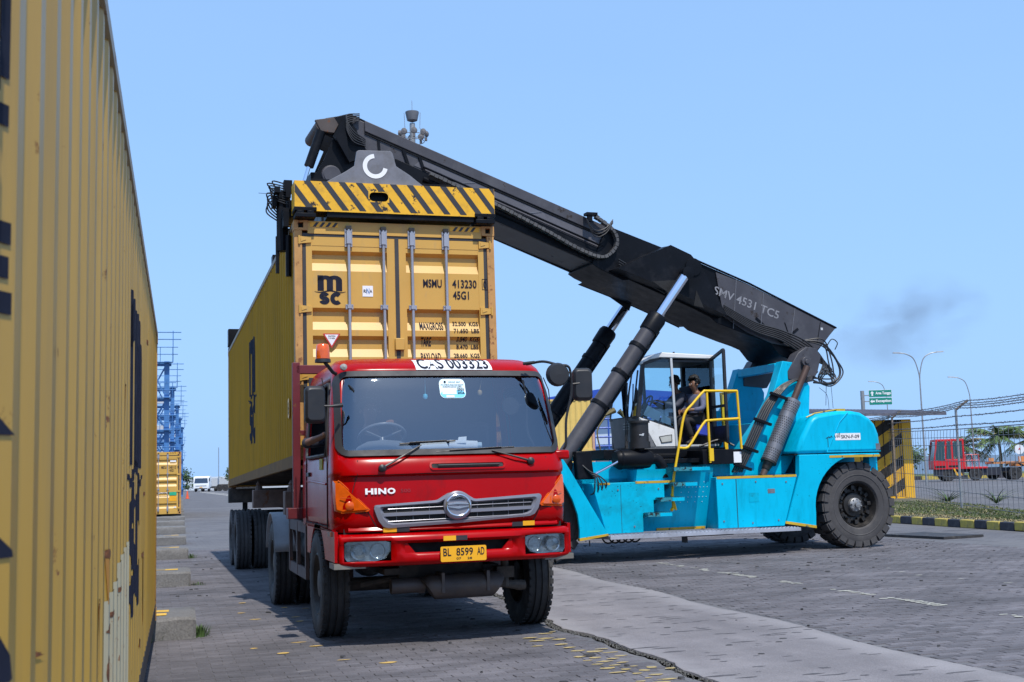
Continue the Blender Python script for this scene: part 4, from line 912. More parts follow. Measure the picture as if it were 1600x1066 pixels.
# ---- underbody
mb = MB(); mb.box(.62, .74, -2.55, 3.2, .80, 1.02); mb.box(1.62, 1.74, -2.55, 3.2, .80, 1.02)
for y_ in (-2.4, -.6, .8, 2.6): mb.box(.74, 1.62, y_, y_ + .1, .84, .98)
trk.part('chassis_rail', mb, mChassis)
mb = MB(); mb.tube([(.99, -2.30, .48), (1.02, -2.30, .50), (1.66, -2.30, .50), (1.69, -2.30, .48)], [.115, .125, .125, .115], 20); mb.box(1.10, 1.13, -2.43, -2.16, .45, .64); mb.box(1.55, 1.58, -2.43, -2.16, .45, .64)
mb.box(1.2, 1.5, -2.432, -2.425, .53, .536); trk.part('air_tank', mb, mTank, smooth=40)
mb = MB(); mb.tube([(.64, -2.22, .52), (.97, -2.22, .52)], .075, 16); mb.tube([(.97, -2.24, .46), (.90, -2.24, .46)], .02, 6); trk.part('silencer', mb, mTank, smooth=40)
mb = MB(); mb.tube([(1.70, -2.2, .50), (1.80, -2.18, .48), (1.98, -2.14, .46)], [.05, .035, .055], 10); mb.tube([(1.80, -2.2, .46), (1.80, -2.2, .74)], .04, 8); mb.box(1.70, 1.88, -2.26, -2.1, .55, .66); mb.tube([(1.93, -2.15, .46), (2.02, -2.14, .46)], .05, 10); trk.part('steering_gear', mb, mChassis)
mb = MB(); mb.tube([(.30, YA, .50), (2.06, YA, .50)], .07, 10); mb.box(.60, .76, YA - .6, YA + .6, .62, .68); mb.box(1.60, 1.76, YA - .6, YA + .6, .62, .68); mb.tube([(.4, -1.9, .52), (.9, -2.0, .60), (1.5, -1.9, .56)], .03, 8); mb.box(.75, 1.6, -2.1, -1.3, .55, 1.0); trk.part('front_axle', mb, mChassis)
mb = MB(); mb.tube([(.35, 2.04, .525), (2.05, 2.04, .525)], .09, 10); mb.lathe([(.001, -.2), (.2, -.16), (.24, 0), (.2, .16), (.001, .2)], (1.18, 2.04, .525), 'y', 16, close=True); trk.part('rear_axle', mb, mChassis)
put_wheel(trk, .145, YA, left=True, steer=R(0)); put_wheel(trk, 2.235, YA, left=False)
for x_ in (.05, .36): put_wheel(trk, x_, 2.04, left=True)
for x_ in (2.00, 2.31): put_wheel(trk, x_, 2.04, left=False)
for x0, x1 in ((-.10, .52), (1.84, 2.46)):
    mb = MB(); ar = [(2.04 - .62 * math.cos(R(a)), .53 + .62 * math.sin(R(a))) for a in range(15, 166, 10)]
    mb.grid([[(x0, y, z) for y, z in ar], [(x1, y, z) for y, z in ar]]); o_ = trk.part('mudguard', mb, mat('dull_aluminium_guard', (.2, .2, .21), .5, metal=.3, var=.2)); so = o_.modifiers.new('s', 'SOLIDIFY'); so.thickness = .02
# side frame (battery/tank cage) between the wheels
for s_, xo in ((-1, .05), (1, 2.31)):
    xi = xo - s_ * .50; mb = MB()
    for z_ in (.55, 1.05): mb.bar((xo, -.55, z_), (xo, 1.05, z_), .03, .12); 
    for y_ in (-.53, .25, 1.03): mb.bar((xo, y_, .50), (xo, y_, 1.10), .04, .08, up=(0, 1, 0))
    for y_ in (-.53, -.1, .3, .7, 1.03): mb.bar((xo, y_, 1.09), (xi, y_, 1.09), .03, .03)
    mb.bar((xo, -.53, .55), (xi, -.53, .55), .04, .12); mb.bar((xo, -.53, 1.05), (xi, -.53, 1.05), .04, .10); mb.bar((xo - s_ * .02, .25, .60), (xo - s_ * .02, .95, 1.0), .03, .03)
    trk.part('side_cage', mb, mRedDark if False else mat('brown_cage_steel', (.085, .055, .05), .65, var=.3, rust=RUST, ramt=.3))
    mb = MB(); mb.tube([(xo - s_ * .27, -.45, .80), (xo - s_ * .27, .95, .80)], .20, 16); trk.part('fuel_tank', mb, mGrille, smooth=40)
# red headboard frame behind the cab
mb = MB()
for x_ in (-.01, 2.36): mb.bar((x_, -.13, 1.24), (x_, -.13, 2.90), .085, .07, up=(0, 1, 0))
mb.bar((-.01, -.13, 2.82), (2.36, -.13, 2.82), .07, .10); mb.bar((-.01, -.13, 2.1), (2.36, -.13, 2.1), .05, .06); mb.box(-.12, 2.48, -.24, -.02, 1.14, 1.26)
trk.part('headboard_frame', mb, mRedDark, bevel=.006)

# ---- the driver
def skin_obj(name, verts, edges, radii, mats, parent, root=0, sub=1, at=(0, 0, 0), label=None):
    me = bpy.data.meshes.new(name); me.from_pydata([tuple(Vector(v) - Vector(at)) for v in verts], edges, []); me.materials.append(mats)
    o = bpy.data.objects.new(name, me); COL.objects.link(o); o.parent = parent
    sk_ = o.modifiers.new('skin', 'SKIN'); sk_.use_smooth_shade = True
    layer = me.skin_vertices[0] if me.skin_vertices else None
    if layer is None:
        bm = bmesh.new(); bm.from_mesh(me); bm.verts.layers.skin.verify(); bm.to_mesh(me); bm.free(); layer = me.skin_vertices[0]
    for i, r_ in enumerate(radii): layer.data[i].radius = (r_, r_) if not isinstance(r_, tuple) else r_; layer.data[i].use_root = (i == root)
    sb = o.modifiers.new('sub', 'SUBSURF'); sb.levels = sub; sb.render_levels = sub
    if label: o['label'] = label
    return o
def person(label, fr, at, J, shirt=mShirt, trousers=mTrouser, lowered=True, group=None, blue=True):
    """J: dict of joint positions in frame coordinates (z up)"""
    t = Thing('person', label, 'person', fr, at, group); V = []; E = []; Rd = []
    def v(p, r_): V.append(p); Rd.append(r_); return len(V) - 1
    pel = v(J['pelvis'], .13); sp = v(J['waist'], .115); ch = v(J['chest'], (.15, .12)); nk = v(J['neck'], .052); hd0 = v(J['chin'], .062); hd = v(J['head'], .092); tp = v(J['crown'], .075)
    E += [(pel, sp), (sp, ch), (ch, nk), (nk, hd0), (hd0, hd), (hd, tp)]
    for s_ in 'LR':
        if 'sh' + s_ in J:
            a = v(J['sh' + s_], .062); b = v(J['el' + s_], .042); c = v(J['wr' + s_], .028); d = v(J['ha' + s_], (.040, .02)); E += [(ch, a), (a, b), (b, c), (c, d)]
            hv = (Vector(J['ha' + s_]) - Vector(J['wr' + s_])).normalized(); sd_ = Vector(J.get('across' + s_, (0, 0, 1)))
            for k, ln in enumerate((.055, .07, .075, .065)):
                o_ = sd_ * ((k - 1.5) * .021); f1 = v(tuple(Vector(J['ha' + s_]) + o_ + hv * .03), .0095); f2 = v(tuple(Vector(J['ha' + s_]) + o_ + hv * (.03 + ln * .55) + Vector((0, 0, -.012))), .009); f3 = v(tuple(Vector(J['ha' + s_]) + o_ + hv * (.03 + ln * .8) + Vector((0, 0, -.035))), .008); E += [(d, f1), (f1, f2), (f2, f3)]
            th = v(tuple(Vector(J['wr' + s_]) + hv * .035 + sd_ * .035), .010); th2 = v(tuple(Vector(J['wr' + s_]) + hv * .07 + sd_ * .055), .009); E += [(c, th), (th, th2)]
        if 'hip' + s_ in J:
            a = v(J['hip' + s_], .085); b = v(J['kn' + s_], .058); c = v(J['an' + s_], .038); d = v(J['toe' + s_], .034); E += [(pel, a), (a, b), (b, c), (c, d)]
    body = skin_obj('body', V, E, Rd, mSkin, t.o, 0, 2, at)
    # shirt
    V = []; E = []; Rd = []
    pel = v(J['pelvis'], .15); sp = v(J['waist'], .138); ch = v(J['chest'], (.172, .14)); nk = v(tuple(Vector(J['chest']) * .45 + Vector(J['neck']) * .55), .085); E += [(pel, sp), (sp, ch), (ch, nk)]
    for s_ in 'LR':
        if 'sh' + s_ in J:
            a = v(J['sh' + s_], .080); b = v(J['el' + s_], .058); c = v(tuple(Vector(J['el' + s_]) * .15 + Vector(J['wr' + s_]) * .85), .044) if lowered else v(tuple(Vector(J['el' + s_]) * .8 + Vector(J['wr' + s_]) * .2), .056)
            E += [(ch, a), (a, b), (b, c)]
    skin_obj('shirt', V, E, Rd, shirt, t.o, 0, 2, at)
    if 'hipL' in J:
        V = []; E = []; Rd = []; pel = v(tuple(Vector(J['pelvis']) - Vector((0, 0, .01))), .155)
        for s_ in 'LR':
            a = v(J['hip' + s_], .105); b = v(J['kn' + s_], .078); c = v(tuple(Vector(J['an' + s_]) * .85 + Vector(J['kn' + s_]) * .15), .062); E += [(pel, a), (a, b), (b, c)]
        skin_obj('trousers', V, E, Rd, trousers, t.o, 0, 2, at)
        for s_ in 'LR':
            a = Vector(J['an' + s_]); b = Vector(J['toe' + s_]); V = [tuple(a + Vector((0, 0, .02))), tuple(a * .5 + b * .5 + Vector((0, 0, -.01))), tuple(b)]
            skin_obj('shoe', V, [(0, 1), (1, 2)], [.052, .048, .040], mBlackPl, t.o, 0, 1, at)
    # hair: clumpy cap
    mb = MB(); hc_ = (Vector(J['head']) + Vector(J['crown'])) / 2 + Vector((0, 0, .02)); fd = Vector(J['face']); fd.normalize()
    rnd = random.Random(3)
    for k in range(150):
        d = Vector((rnd.gauss(0, 1), rnd.gauss(0, 1), rnd.gauss(.25, 1))).normalized()
        if d.dot(fd) > .45 and d.z < .55 or d.z < -.45: continue
        c = hc_ + Vector((d.x * .098, d.y * .098, d.z * .108)); r_ = rnd.uniform(.022, .036)
        mb.lathe([(.001, r_), (r_ * .8, r_ * .5), (r_, 0), (r_ * .8, -r_ * .5), (.001, -r_)], tuple(c), rnd.choice('xyz'), 7, close=True)
    t.part('hair', mb, mHair, smooth=60)
    # face: eyes, nose, mouth, ears
    hd_ = Vector(J['head']); up = (Vector(J['crown']) - Vector(J['chin'])).normalized(); sx = fd.cross(up).normalized(); mb = MB()
    for s_ in (-1, 1):
        c = hd_ + fd * .088 + sx * (.032 * s_) + up * .012; mb.lathe([(.001, .010), (.011, 0), (.001, -.010)], tuple(c), 'z', 8, 0, close=True)
        c = hd_ + fd * .091 + sx * (.034 * s_) + up * .035; mb.tube([tuple(c - sx * .018), tuple(c + sx * .018)], .005, 5, 1)
        e = hd_ + sx * (.094 * s_) + up * -.005; mb.lathe([(.001, .02), (.018, .012), (.02, -.01), (.001, -.028)], tuple(e), 'z', 8, 2, close=True)
    mb.tube([tuple(hd_ + fd * .090 + up * .02), tuple(hd_ + fd * .108 - up * .018), tuple(hd_ + fd * .092 - up * .028)], [.007, .014, .010], 6, 2)
    c = hd_ + fd * .086 - up * .052; mb.tube([tuple(c - sx * .025), tuple(c + fd * .004), tuple(c + sx * .025)], .006, 5, 3)
    t.part('face', mb, [mWhite, mHair, mSkin, mat('lip', (.16, .05, .04), .5)], smooth=60)
    return t
drv = person('truck driver behind the windscreen, elbow out of the window, hand on the steering wheel', F_TRK, (.62, -1.35, 1.45), dict(
    pelvis=(.62, -1.30, 1.56), waist=(.62, -1.28, 1.72), chest=(.62, -1.27, 1.96), neck=(.62, -1.29, 2.12), chin=(.62, -1.33, 2.18), head=(.62, -1.34, 2.27), crown=(.62, -1.31, 2.36), face=(0, -1, 0),
    shL=(.42, -1.30, 2.02), elL=(-.10, -1.62, 1.93), wrL=(.06, -1.95, 2.00), haL=(.12, -2.03, 2.02), acrossL=(0, .3, 1), shR=(.83, -1.32, 2.02), elR=(.93, -1.60, 1.84), wrR=(.70, -2.08, 2.12), haR=(.665, -2.20, 2.115), acrossR=(1, 0, 0)), shirt=mat('dark_tshirt', (.03, .03, .045), .9), lowered=False)

# ================================================================ skeletal trailer
trl = Thing('container_trailer', 'dusty skeletal container trailer with twin wheels behind the red truck', 'trailer', F_TRK, (1.2, 8.0, 0))
mb = MB(); mb.box(.66, .82, 1.0, 12.2, 1.10, 1.42); mb.box(1.58, 1.74, 1.0, 12.2, 1.10, 1.42)
for y_ in (3.4, 5.2, 6.8, 8.2, 10.6): mb.box(.82, 1.58, y_, y_ + .12, 1.14, 1.38)
trl.part('main_beam', mb, mChassis, bevel=.01)
for y_, ww in ((1.2, 0), (5.9, 0), (12.05, 0)):
    mb = MB(); mb.box(.0, 2.40, y_, y_ + .22, 1.15, 1.44)
    b_ = trl.part('bolster', mb, mRustySteel if y_ < 6 else mChassis, bevel=.012)
    for x_ in (.10, 2.30):
        mb = MB(); mb.lathe([(.06, 0), (.055, .05), (.035, .07), (.045, .09), (.02, .13), (.001, .135)], (x_, y_ + .11, 1.44), 'z', 10, close=True); trl.part('twist_lock', mb, mRustySteel, parent=b_)
mb = MB(); mb.prism([(3.0, 1.10), (3.4, .90), (5.6, .95), (6.4, 1.10)], 'x', .66, .82); mb.prism([(3.0, 1.10), (3.4, .90), (5.6, .95), (6.4, 1.10)], 'x', 1.58, 1.74); trl.part('gusset', mb, mChassis)
mb = MB(); mb.box(.1, 2.3, 12.25, 12.35, .80, .98); mb.box(.3, .4, 12.2, 12.3, .9, 1.2); mb.box(2.0, 2.1, 12.2, 12.3, .9, 1.2); trl.part('rear_bumper_bar', mb, mGrille)
for y_ in (8.90, 10.15):
    mb = MB(); mb.tube([(.3, y_, .525), (2.1, y_, .525)], .065, 10); mb.box(.6, .75, y_ - .5, y_ + .5, .85, .95); trl.part('axle', mb, mChassis)
    for x_ in (.05, .36): put_wheel(trl, x_, y_, left=True, dusty=True)
    for x_ in (2.04, 2.35): put_wheel(trl, x_, y_, left=False, dusty=True)
mb = MB(); mb.box(.45, .58, 3.9, 4.1, .35, 1.15); mb.box(1.82, 1.95, 3.9, 4.1, .35, 1.15); mb.box(.36, .66, 3.85, 4.15, .32, .36); mb.box(1.74, 2.04, 3.85, 4.15, .32, .36); trl.part('landing_leg', mb, mChassis)
# ================================================================ reach stacker (frame: x = s towards its tail, y = t away from the camera)
TC = 1.37
rs = Thing('reach_stacker', 'turquoise reach stacker with a black boom, perforated exhaust and open cab', 'reach stacker', F_STK, (-3.0, TC, 0))
def mir(t0, t1): return (2 * TC - t1, 2 * TC - t0)
# ---- tyres with chunky lugs
def big_tyre(Rr=.82, wd=.52, n=26):
    h = wd / 2; mb = MB()
    mb.lathe([(.42, -h * .72), (.46, -h * .92), (.60, -h), (.72, -h * .96), (Rr - .045, -h * .86), (Rr - .045, h * .86), (.72, h * .96), (.60, h), (.46, h * .92), (.42, h * .72)], (0, 0, 0), 'y', 56, close=True)
    for s_ in (-1, 1):
        mb.lathe([(.56, s_ * (h - .004)), (.575, s_ * (h + .004)), (.59, s_ * (h - .002))], (0, 0, 0), 'y', 56, close=True)
        for k in range(n):
            a = 2 * PI * (k + (.5 if s_ > 0 else 0)) / n; M_ = Matrix.Rotation(a, 4, 'Y') @ Matrix.Translation((0, s_ * h * .5, 0))
            w_ = Rr * 2 * PI / n * .84
            pr_ = [(-w_ * .5, h * -.52), (w_ * .2, h * -.52), (w_ * .5, h * .30), (w_ * .5, h * .47), (-w_ * .42, h * .47)]
            v0 = [tuple(M_ @ Vector((x, y * s_, Rr - .06))) for x, y in pr_]; v1 = [tuple(M_ @ Vector((x * .94, y * s_ * .97, Rr + .002))) for x, y in pr_]
            i = len(mb.v); mb.v += v0 + v1; m_ = len(pr_)
            fs = [tuple(i + m_ + j for j in range(m_))] + [(i + j, i + (j + 1) % m_, i + m_ + (j + 1) % m_, i + m_ + j) for j in range(m_)]
            if s_ > 0: fs = [f[::-1] for f in fs]
            mb.f += fs; mb.m += [0] * len(fs)
            # lug runs over the shoulder
            mb.box(-w_ * .40, w_ * .44, s_ * h * .42 - .03, s_ * h * .42 + .035, Rr - .13, Rr - .03, M=M_)
    return mb
def big_rim():
    mb = MB(); mb.lathe([(.43, .0), (.44, -.20), (.42, -.215), (.405, -.19), (.385, -.08), (.36, -.04), (.24, -.02), (.22, -.08), (.10, -.10)], (0, 0, 0), 'y', 40, close=True)
    for k in range(12):
        a = 2 * PI * k / 12; c = (.285 * math.cos(a), 0, .285 * math.sin(a)); mb.lathe([(.028, -.02), (.028, -.085), (.001, -.09)], c, 'y', 6, close=True)
        M_ = Matrix.Rotation(a + .26, 4, 'Y'); mb.box(.29, .37, -.12, -.03, -.035, .035, M=M_)
    return mb
def big_hub():
    mb = MB(); mb.lathe([(.135, -.08), (.13, -.15), (.095, -.175), (.05, -.185), (.048, -.225), (.001, -.23)], (0, 0, 0), 'y', 24, close=True)
    for k in range(8): a = 2 * PI * k / 8; mb.lathe([(.015, -.15), (.015, -.185), (.001, -.19)], (.108 * math.cos(a), 0, .108 * math.sin(a)), 'y', 6, close=True)
    return mb
_bt = meshobj('tyre', big_tyre(), mTyreDusty, 30); _br = meshobj('wheel', big_rim(), mRim, 30); _bh = meshobj('hub', big_hub(), mHub, 30)
for o in (_bt, _br, _bh): COL.objects.unlink(o)
def put_big(s_, t_, flip=False):
    r_ = _br.copy(); COL.objects.link(r_); r_.parent = rs.o; r_.location = (s_ - rs.at[0], t_ - rs.at[1], .815); r_.rotation_euler = (0, random.uniform(0, 6), PI if flip else 0)
    for src in (_bt, _bh): c = src.copy(); COL.objects.link(c); c.parent = r_
put_big(.12, .27); put_big(.12, 2 * TC - .27, True)
for t_, f_ in ((.27, False), (.85, False), (2 * TC - .85, True), (2 * TC - .27, True)): put_big(-6.41, t_, f_)
mb = MB(); mb.tube([(.12, .3, .815), (.12, 2.44, .815)], .16, 12); mb.tube([(-6.41, .3, .815), (-6.41, 2.44, .815)], .24, 12); mb.box(-6.8, -6.0, .75, 2.0, .5, 1.15); rs.part('axle', mb, mRim)
# ---- chassis core and side panels
mb = MB(); mb.box(-6.9, .1, 1.25, 1.5, .50, 1.40); mb.box(-6.9, -.6, .42, .48, .55, 1.45); mb.box(-6.9, -.6, 2.26, 2.32, .55, 1.45); mb.box(-5.6, -1.0, .45, 2.3, .50, .56); mb.box(-5.55, -2.3, .42, .70, 1.30, 1.76); mb.box(-5.55, -2.3, 2.04, 2.32, 1.30, 1.76); mb.box(-6.9, -2.2, .5, 2.25, 1.36, 1.42)
rs.part('chassis', mb, mTurq)
A = [(-5.49, 1.375), (-3.85, 1.385), (-3.85, 1.32), (-4.08, 1.32), (-4.08, 1.05), (-4.30, 1.05), (-4.30, .79), (-4.52, .79), (-4.52, .49), (-5.25, .485)]
for nm, (t0, t1) in (('n', (-.10, .36)), ('f', mir(-.10, .36))):
    mb = MB(); mb.prism(A, 'y', t0, t1); rs.part('side_panel', mb, mTurqDirty, bevel=.01, label='stained front side panel' if nm == 'n' else None)
    mb = MB(); mb.prism([(-3.02, 1.42), (-1.30, 1.42), (-1.62, .49), (-3.02, .49)], 'y', t0, t1); rs.part('side_panel', mb, mTurq, bevel=.01)
mb = MB(); mb.prism([(.36, .48), (.44, .48), (.44, 1.60), (.02, 1.60)], 'x', -4.55, -3.0); rs.part('step_recess_panel', mb, mTurq)
mb = MB()
for r_ in range(5):
    for k in range(13 if r_ % 2 else 7): z_ = .98 + r_ * .09; y_ = .36 - .34 * (z_ - .48) / 1.12; mb.box(-3.62 + k * .075 * (1 if r_ % 2 else 2), -3.61 + k * .075 * (1 if r_ % 2 else 2), y_ - .006, y_ + .01, z_, z_ + .012)
rs.part('louvre_perforation', mb, mPaleBlue, stuff=True)
for q_ in ((-4.65, -3.86, -.104, .0, 1.352, 1.392), (-5.35, -5.15, -.104, .0, 1.345, 1.380), (-3.01, -1.32, -.105, .0, 1.388, 1.432), (-4.05, -3.05, .335, .36, .485, .53)): mb = MB(); mb.box(*q_); rs.part('yellow_edge', mb, mYelTrim)
mb = MB()
for x_, z_ in ((-2.9, 1.30), (-2.9, .62), (-1.75, .60), (-1.55, 1.30), (-2.2, 1.32), (-2.3, .57), (-5.0, 1.25), (-4.7, .6), (-4.2, 1.25)): mb.lathe([(.016, 0), (.016, -.012), (.001, -.013)], (x_, -.10, z_), 'y', 6, close=True)
rs.part('panel_bolt', mb, mSlate, stuff=True)
for q_ in ((-2.35, -2.15, .95, 1.12), (-1.95, -1.80, 1.10, 1.18)): mb = MB(); mb.box(q_[0], q_[1], -.104, -.10, q_[2], q_[3]); rs.part('small_data_plate', mb, mTurqDirty if q_[0] < -2 else mSlate)
mb = MB(); mb.box(-2.62, -2.60, -.102, -.10, .50, 1.38); mb.box(-4.95, -4.94, -.102, -.10, .50, 1.34); rs.part('panel_seam', mb, mat('dark_turquoise_seam', (0, .10, .15), .6, var=0))
# catwalk with tread lugs
mb = MB(); mb.box(-5.30, -1.46, -.38, .12, .405, .462); cw_ = rs.part('side_step_board', mb, mat('galvanised_tread', (.42, .44, .50), .5, metal=.3, var=.15, dirt=(.2, .19, .2), damt=.35))
mb = MB()
for k in range(95):
    for j in range(4):
        x = -5.28 + k * .04; y = -.36 + j * .1 + (.03 if k % 2 else 0); mb.box(x, x + .02, y, y + .035, .462, .476)
rs.part('tread_lug', mb, MATS['galvanised_tread'], parent=cw_, stuff=True, smooth=0)
# steps
for s0, s1, z in ((-4.52, -4.05, .80), (-4.27, -3.79, 1.06), (-4.0, -3.52, 1.32), (-3.97, -3.25, 1.59)):
    mb = MB(); mb.box(s0, s1, -.30, .34, z, z + .028); 
    mb.box(s0, s1, -.30, -.285, z - .035, z); mb.prism([(-.25, z), (.34, z), (.34, z - .18)], 'x', s0 + .02, s0 + .04)
    for k in range(12): mb.box(s0 + .02 + k * .037 * ((s1 - s0) / .47), s0 + .035 + k * .037 * ((s1 - s0) / .47), -.29, .1, z + .028, z + .038)
    o_ = rs.part('step', mb, mat('worn_step', (.03, .24, .30), .5, var=.3, vs=9, rust=(.012, .012, .013), ramt=.6, rs=9))
    mb = MB(); mb.box((s0 + s1) / 2, s1, -.3035, -.301, z - .034, z + .027); rs.part('step_edge', mb, mTurq, parent=o_)
# ---- front fender wedge
ang = [(-6.13, 1.86), (-6.02, 1.70), (-5.28, .47), (-5.84, .40), (-5.83, .60), (-5.86, .86), (-5.95, 1.12), (-6.10, 1.40), (-6.30, 1.62), (-6.6, 1.74), (-6.75, 1.76), (-6.75, 1.90), (-6.3, 1.95)]
for t0, t1 in ((-.28, -.22), mir(-.28, -.22)):
    mb = MB(); mb.prism(ang, 'y', t0, t1); rs.part('front_fender', mb, mTurq, bevel=.008)
for t0, t1 in ((-.22, .45), mir(-.22, .45)):
    mb = MB(); mb.prism([(-6.06, 1.74), (-6.02, 1.70), (-5.30, .50), (-5.40, .49)], 'y', t0, t1); mb.box(-7.25, -6.1, t0, t1, 1.78, 1.84); rs.part('fender_cover', mb, mTurq)
mb = MB(); mb.prism([(-5.30, .505), (-5.28, .47), (-5.84, .40), (-5.838, .448)], 'y', -.284, -.20); rs.part('yellow_edge', mb, mYelTrim)
mb = MB(); mb.box(-7.3, -6.95, .3, 2.44, .6, 1.6); rs.part('front_crossmember', mb, mTurq, bevel=.03)
# ---- rear fender, counterweight
rfp = [(-1.26, 1.44), (-1.60, .53), (-.95, .42)] + [(.12 - 1.06 * math.cos(R(a)) , .79 + .98 * math.sin(R(a))) for a in range(-5, 96, 8)] + [(.56, 1.74), (.56, 1.795), (-1.24, 1.795)]
for t0, t1 in ((-.12, .02), mir(-.12, .02)):
    mb = MB(); mb.prism(rfp, 'y', t0, t1); rs.part('rear_fender', mb, mTurq, bevel=.012)
ar = [(.12 - 1.05 * math.cos(R(a)), .79 + .97 * math.sin(R(a))) for a in range(-5, 100, 7)]
for t0, t1 in ((.0, .66), mir(.0, .66)):
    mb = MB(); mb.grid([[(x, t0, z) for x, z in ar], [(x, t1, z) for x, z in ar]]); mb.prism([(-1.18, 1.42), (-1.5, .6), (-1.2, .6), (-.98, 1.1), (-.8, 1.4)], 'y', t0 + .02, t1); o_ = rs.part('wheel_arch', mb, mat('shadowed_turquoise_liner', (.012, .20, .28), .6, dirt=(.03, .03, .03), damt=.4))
mb = MB(); mb.box(-.88, .54, .66, 2.08, .95, 1.80); mb.box(.42, .60, .02, .22, 1.45, 1.80); rs.part('tail_block', mb, mTurq)
mb = MB(); mb.box(-.58, .57, -.126, -.05, 1.725, 1.768); mb.box(-1.55, -.97, -.126, -.05, .43, .47) if False else None
mb.prism([(-1.615, .53), (-.95, .42), (-.95, .47), (-1.60, .575)], 'y', -.126, -.05); rs.part('yellow_edge', mb, mYelTrim)
cwp = [(-1.30, 1.81), (-1.14, 2.14), (-.96, 2.42), (-.88, 2.50), (-.76, 2.55), (-.30, 2.615), (.0, 2.615), (.22, 2.58), (.40, 2.48), (.52, 2.36), (.60, 2.16), (.615, 1.95), (.61, 1.81)]
rings = []
for t_, k in ((-.03, .0), (-.005, .05), (.05, .09)):
    pass
mb = MB(); mb.prism(cwp, 'y', -.10, 2 * TC + .10); cwo = rs.part('counterweight', mb, mTurq, bevel=.07)
mb = MB(); mb.tube([(-.10, -.107, 2.585), (-.30, -.108, 2.40), (-.62, -.108, 1.83)], .012, 6); mb.tube([(-.60, -.106, 1.835), (.60, -.106, 1.83)], .008, 5); rs.part('moulded_crease', mb, mTurq, parent=cwo)
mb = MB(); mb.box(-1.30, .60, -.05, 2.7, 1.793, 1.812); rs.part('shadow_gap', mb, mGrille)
mb = MB(); mb.box(-.86, -.12, -.02, .03, 2.575, 2.60) if False else None
mb.tube([(-.95, .02, 2.50), (-.76, .02, 2.575), (-.30, .02, 2.64), (-.12, .02, 2.64)], .014, 5); mb.box(-.28, -.08, .0, .08, 2.615, 2.66); rs.part('worn_top_edge', mb, mYelTrim)
mb = MB(); mb.box(-.41, .16, -.1035, -.1005, 2.055, 2.185); lb = rs.part('white_number_sign', mb, mWhite)
mb = MB(); text_into(mb, 'SKN-F-09', lambda a, b, o: (a, o, b), -.28, .13, 2.085, 2.155, -.1060, .015); rs.part('lettering', mb, mBlackPaint, parent=lb)
mb = MB(); P2 = lambda a, b, o: (a, o, b)
for pth in ([(-.56, 2.13), (-.53, 2.10), (-.50, 2.14), (-.47, 2.10)], [(-.46, 2.10), (-.42, 2.15), (-.40, 2.10), (-.37, 2.16), (-.36, 2.10)], [(-.345, 2.19), (-.345, 2.12), (-.31, 2.11), (-.31, 2.20)]): mb.quadstrip(pth, .014, P2, -.1065)
mb.quadstrip([(-.58, 2.10), (-.58, 1.90)], .012, P2, -.1035); mb.quadstrip([(-.62, 2.09), (-.56, 2.12)], .012, P2, -.1035)
rs.part('black_scrawl', mb, mBlackPaint)
mb = MB(); mb.box(.50, .60, -.104, -.101, 1.86, 1.98); rs.part('small_data_plate', mb, mSlate)
# ---- boom pylons
pyl = [(-2.30, 1.42), (-2.18, 1.95), (-1.91, 2.27), (-1.70, 2.52), (-1.4, 2.98), (-1.15, 3.62), (-.79, 3.58), (-.56, 3.12), (-.62, 2.48), (-.86, 2.02), (-1.01, 1.75), (-1.25, 1.42)]
for t0, t1 in ((.42, .66), mir(.42, .66)):
    mb = MB(); mb.prism(pyl, 'y', t0, t1); rs.part('boom_pylon', mb, mTurq, bevel=.012)
    mb = MB(); mb.prism([(-1.05, 3.26), (-1.05, 3.42), (-.80, 3.78), (-.60, 3.90), (-.40, 3.88), (-.28, 3.72), (-.38, 3.40), (-.50, 3.22)], 'y', t0 - .02, t0 + .02 if False else t1 + .02); mb.tube([(-.66, t0 - .09, 3.60), (-.66, t1 + .1, 3.60)], .10, 16); mb.tube([(-.66, t0 - .12, 3.60), (-.66, t0 - .08, 3.60)], .05, 10)
    rs.part('heel_bracket', mb, mSteelGrey, bevel=.01)
mb = MB(); mb.bar((-1.10, .66, 3.52), (-1.10, 2.08, 3.52), .16, .16); mb.prism([(-2.25, 1.42), (-2.1, 1.95), (-1.85, 2.28), (-1.2, 2.30), (-1.2, 1.42)], 'y', .66, .72); mb.box(-1.55, -1.15, .66, 2.08, 1.42, 2.45); rs.part('pylon_crossbeam', mb, mTurq, bevel=.01)
mb = MB(); mb.box(-1.8, -.8, 1.98, 2.03, 1.9, 2.75); rs.part('pylon_web', mb, mTurq)
# ---- boom
BT = (.75, 1.99)
def top(s): return 6.17 - .368 * (s + 4.5)
def botm(s): return 5.23 - .378 * (s + 4.3)
ob = [(.35, 4.33), (-.24, 3.71), (-.75, 3.69), (-1.0, 3.78), (-1.2, 4.02), (-1.7, 4.17), (-2.36, 4.39), (-2.50, 4.50), (-2.86, 4.66), (-4.20, 5.18), (-4.33, 5.17), (-4.82, 5.38), (-4.95, 5.46), (-4.62, 6.17), (-4.49, 6.17), (-2.93, 5.655), (-1.61, 5.17)]
mb = MB(); mb.prism(ob, 'y', BT[0] + .02, BT[1] - .02); bm_ = rs.part('boom', mb, mSteelBlack, label='fixed outer boom section', bevel=.01)
side = [(.33, 4.32), (-.20, 3.80), (-.69, 3.93), (-1.16, 4.0), (-1.73, 4.22), (-2.22, 4.52), (-2.34, 5.38), (-1.58, 5.14)]
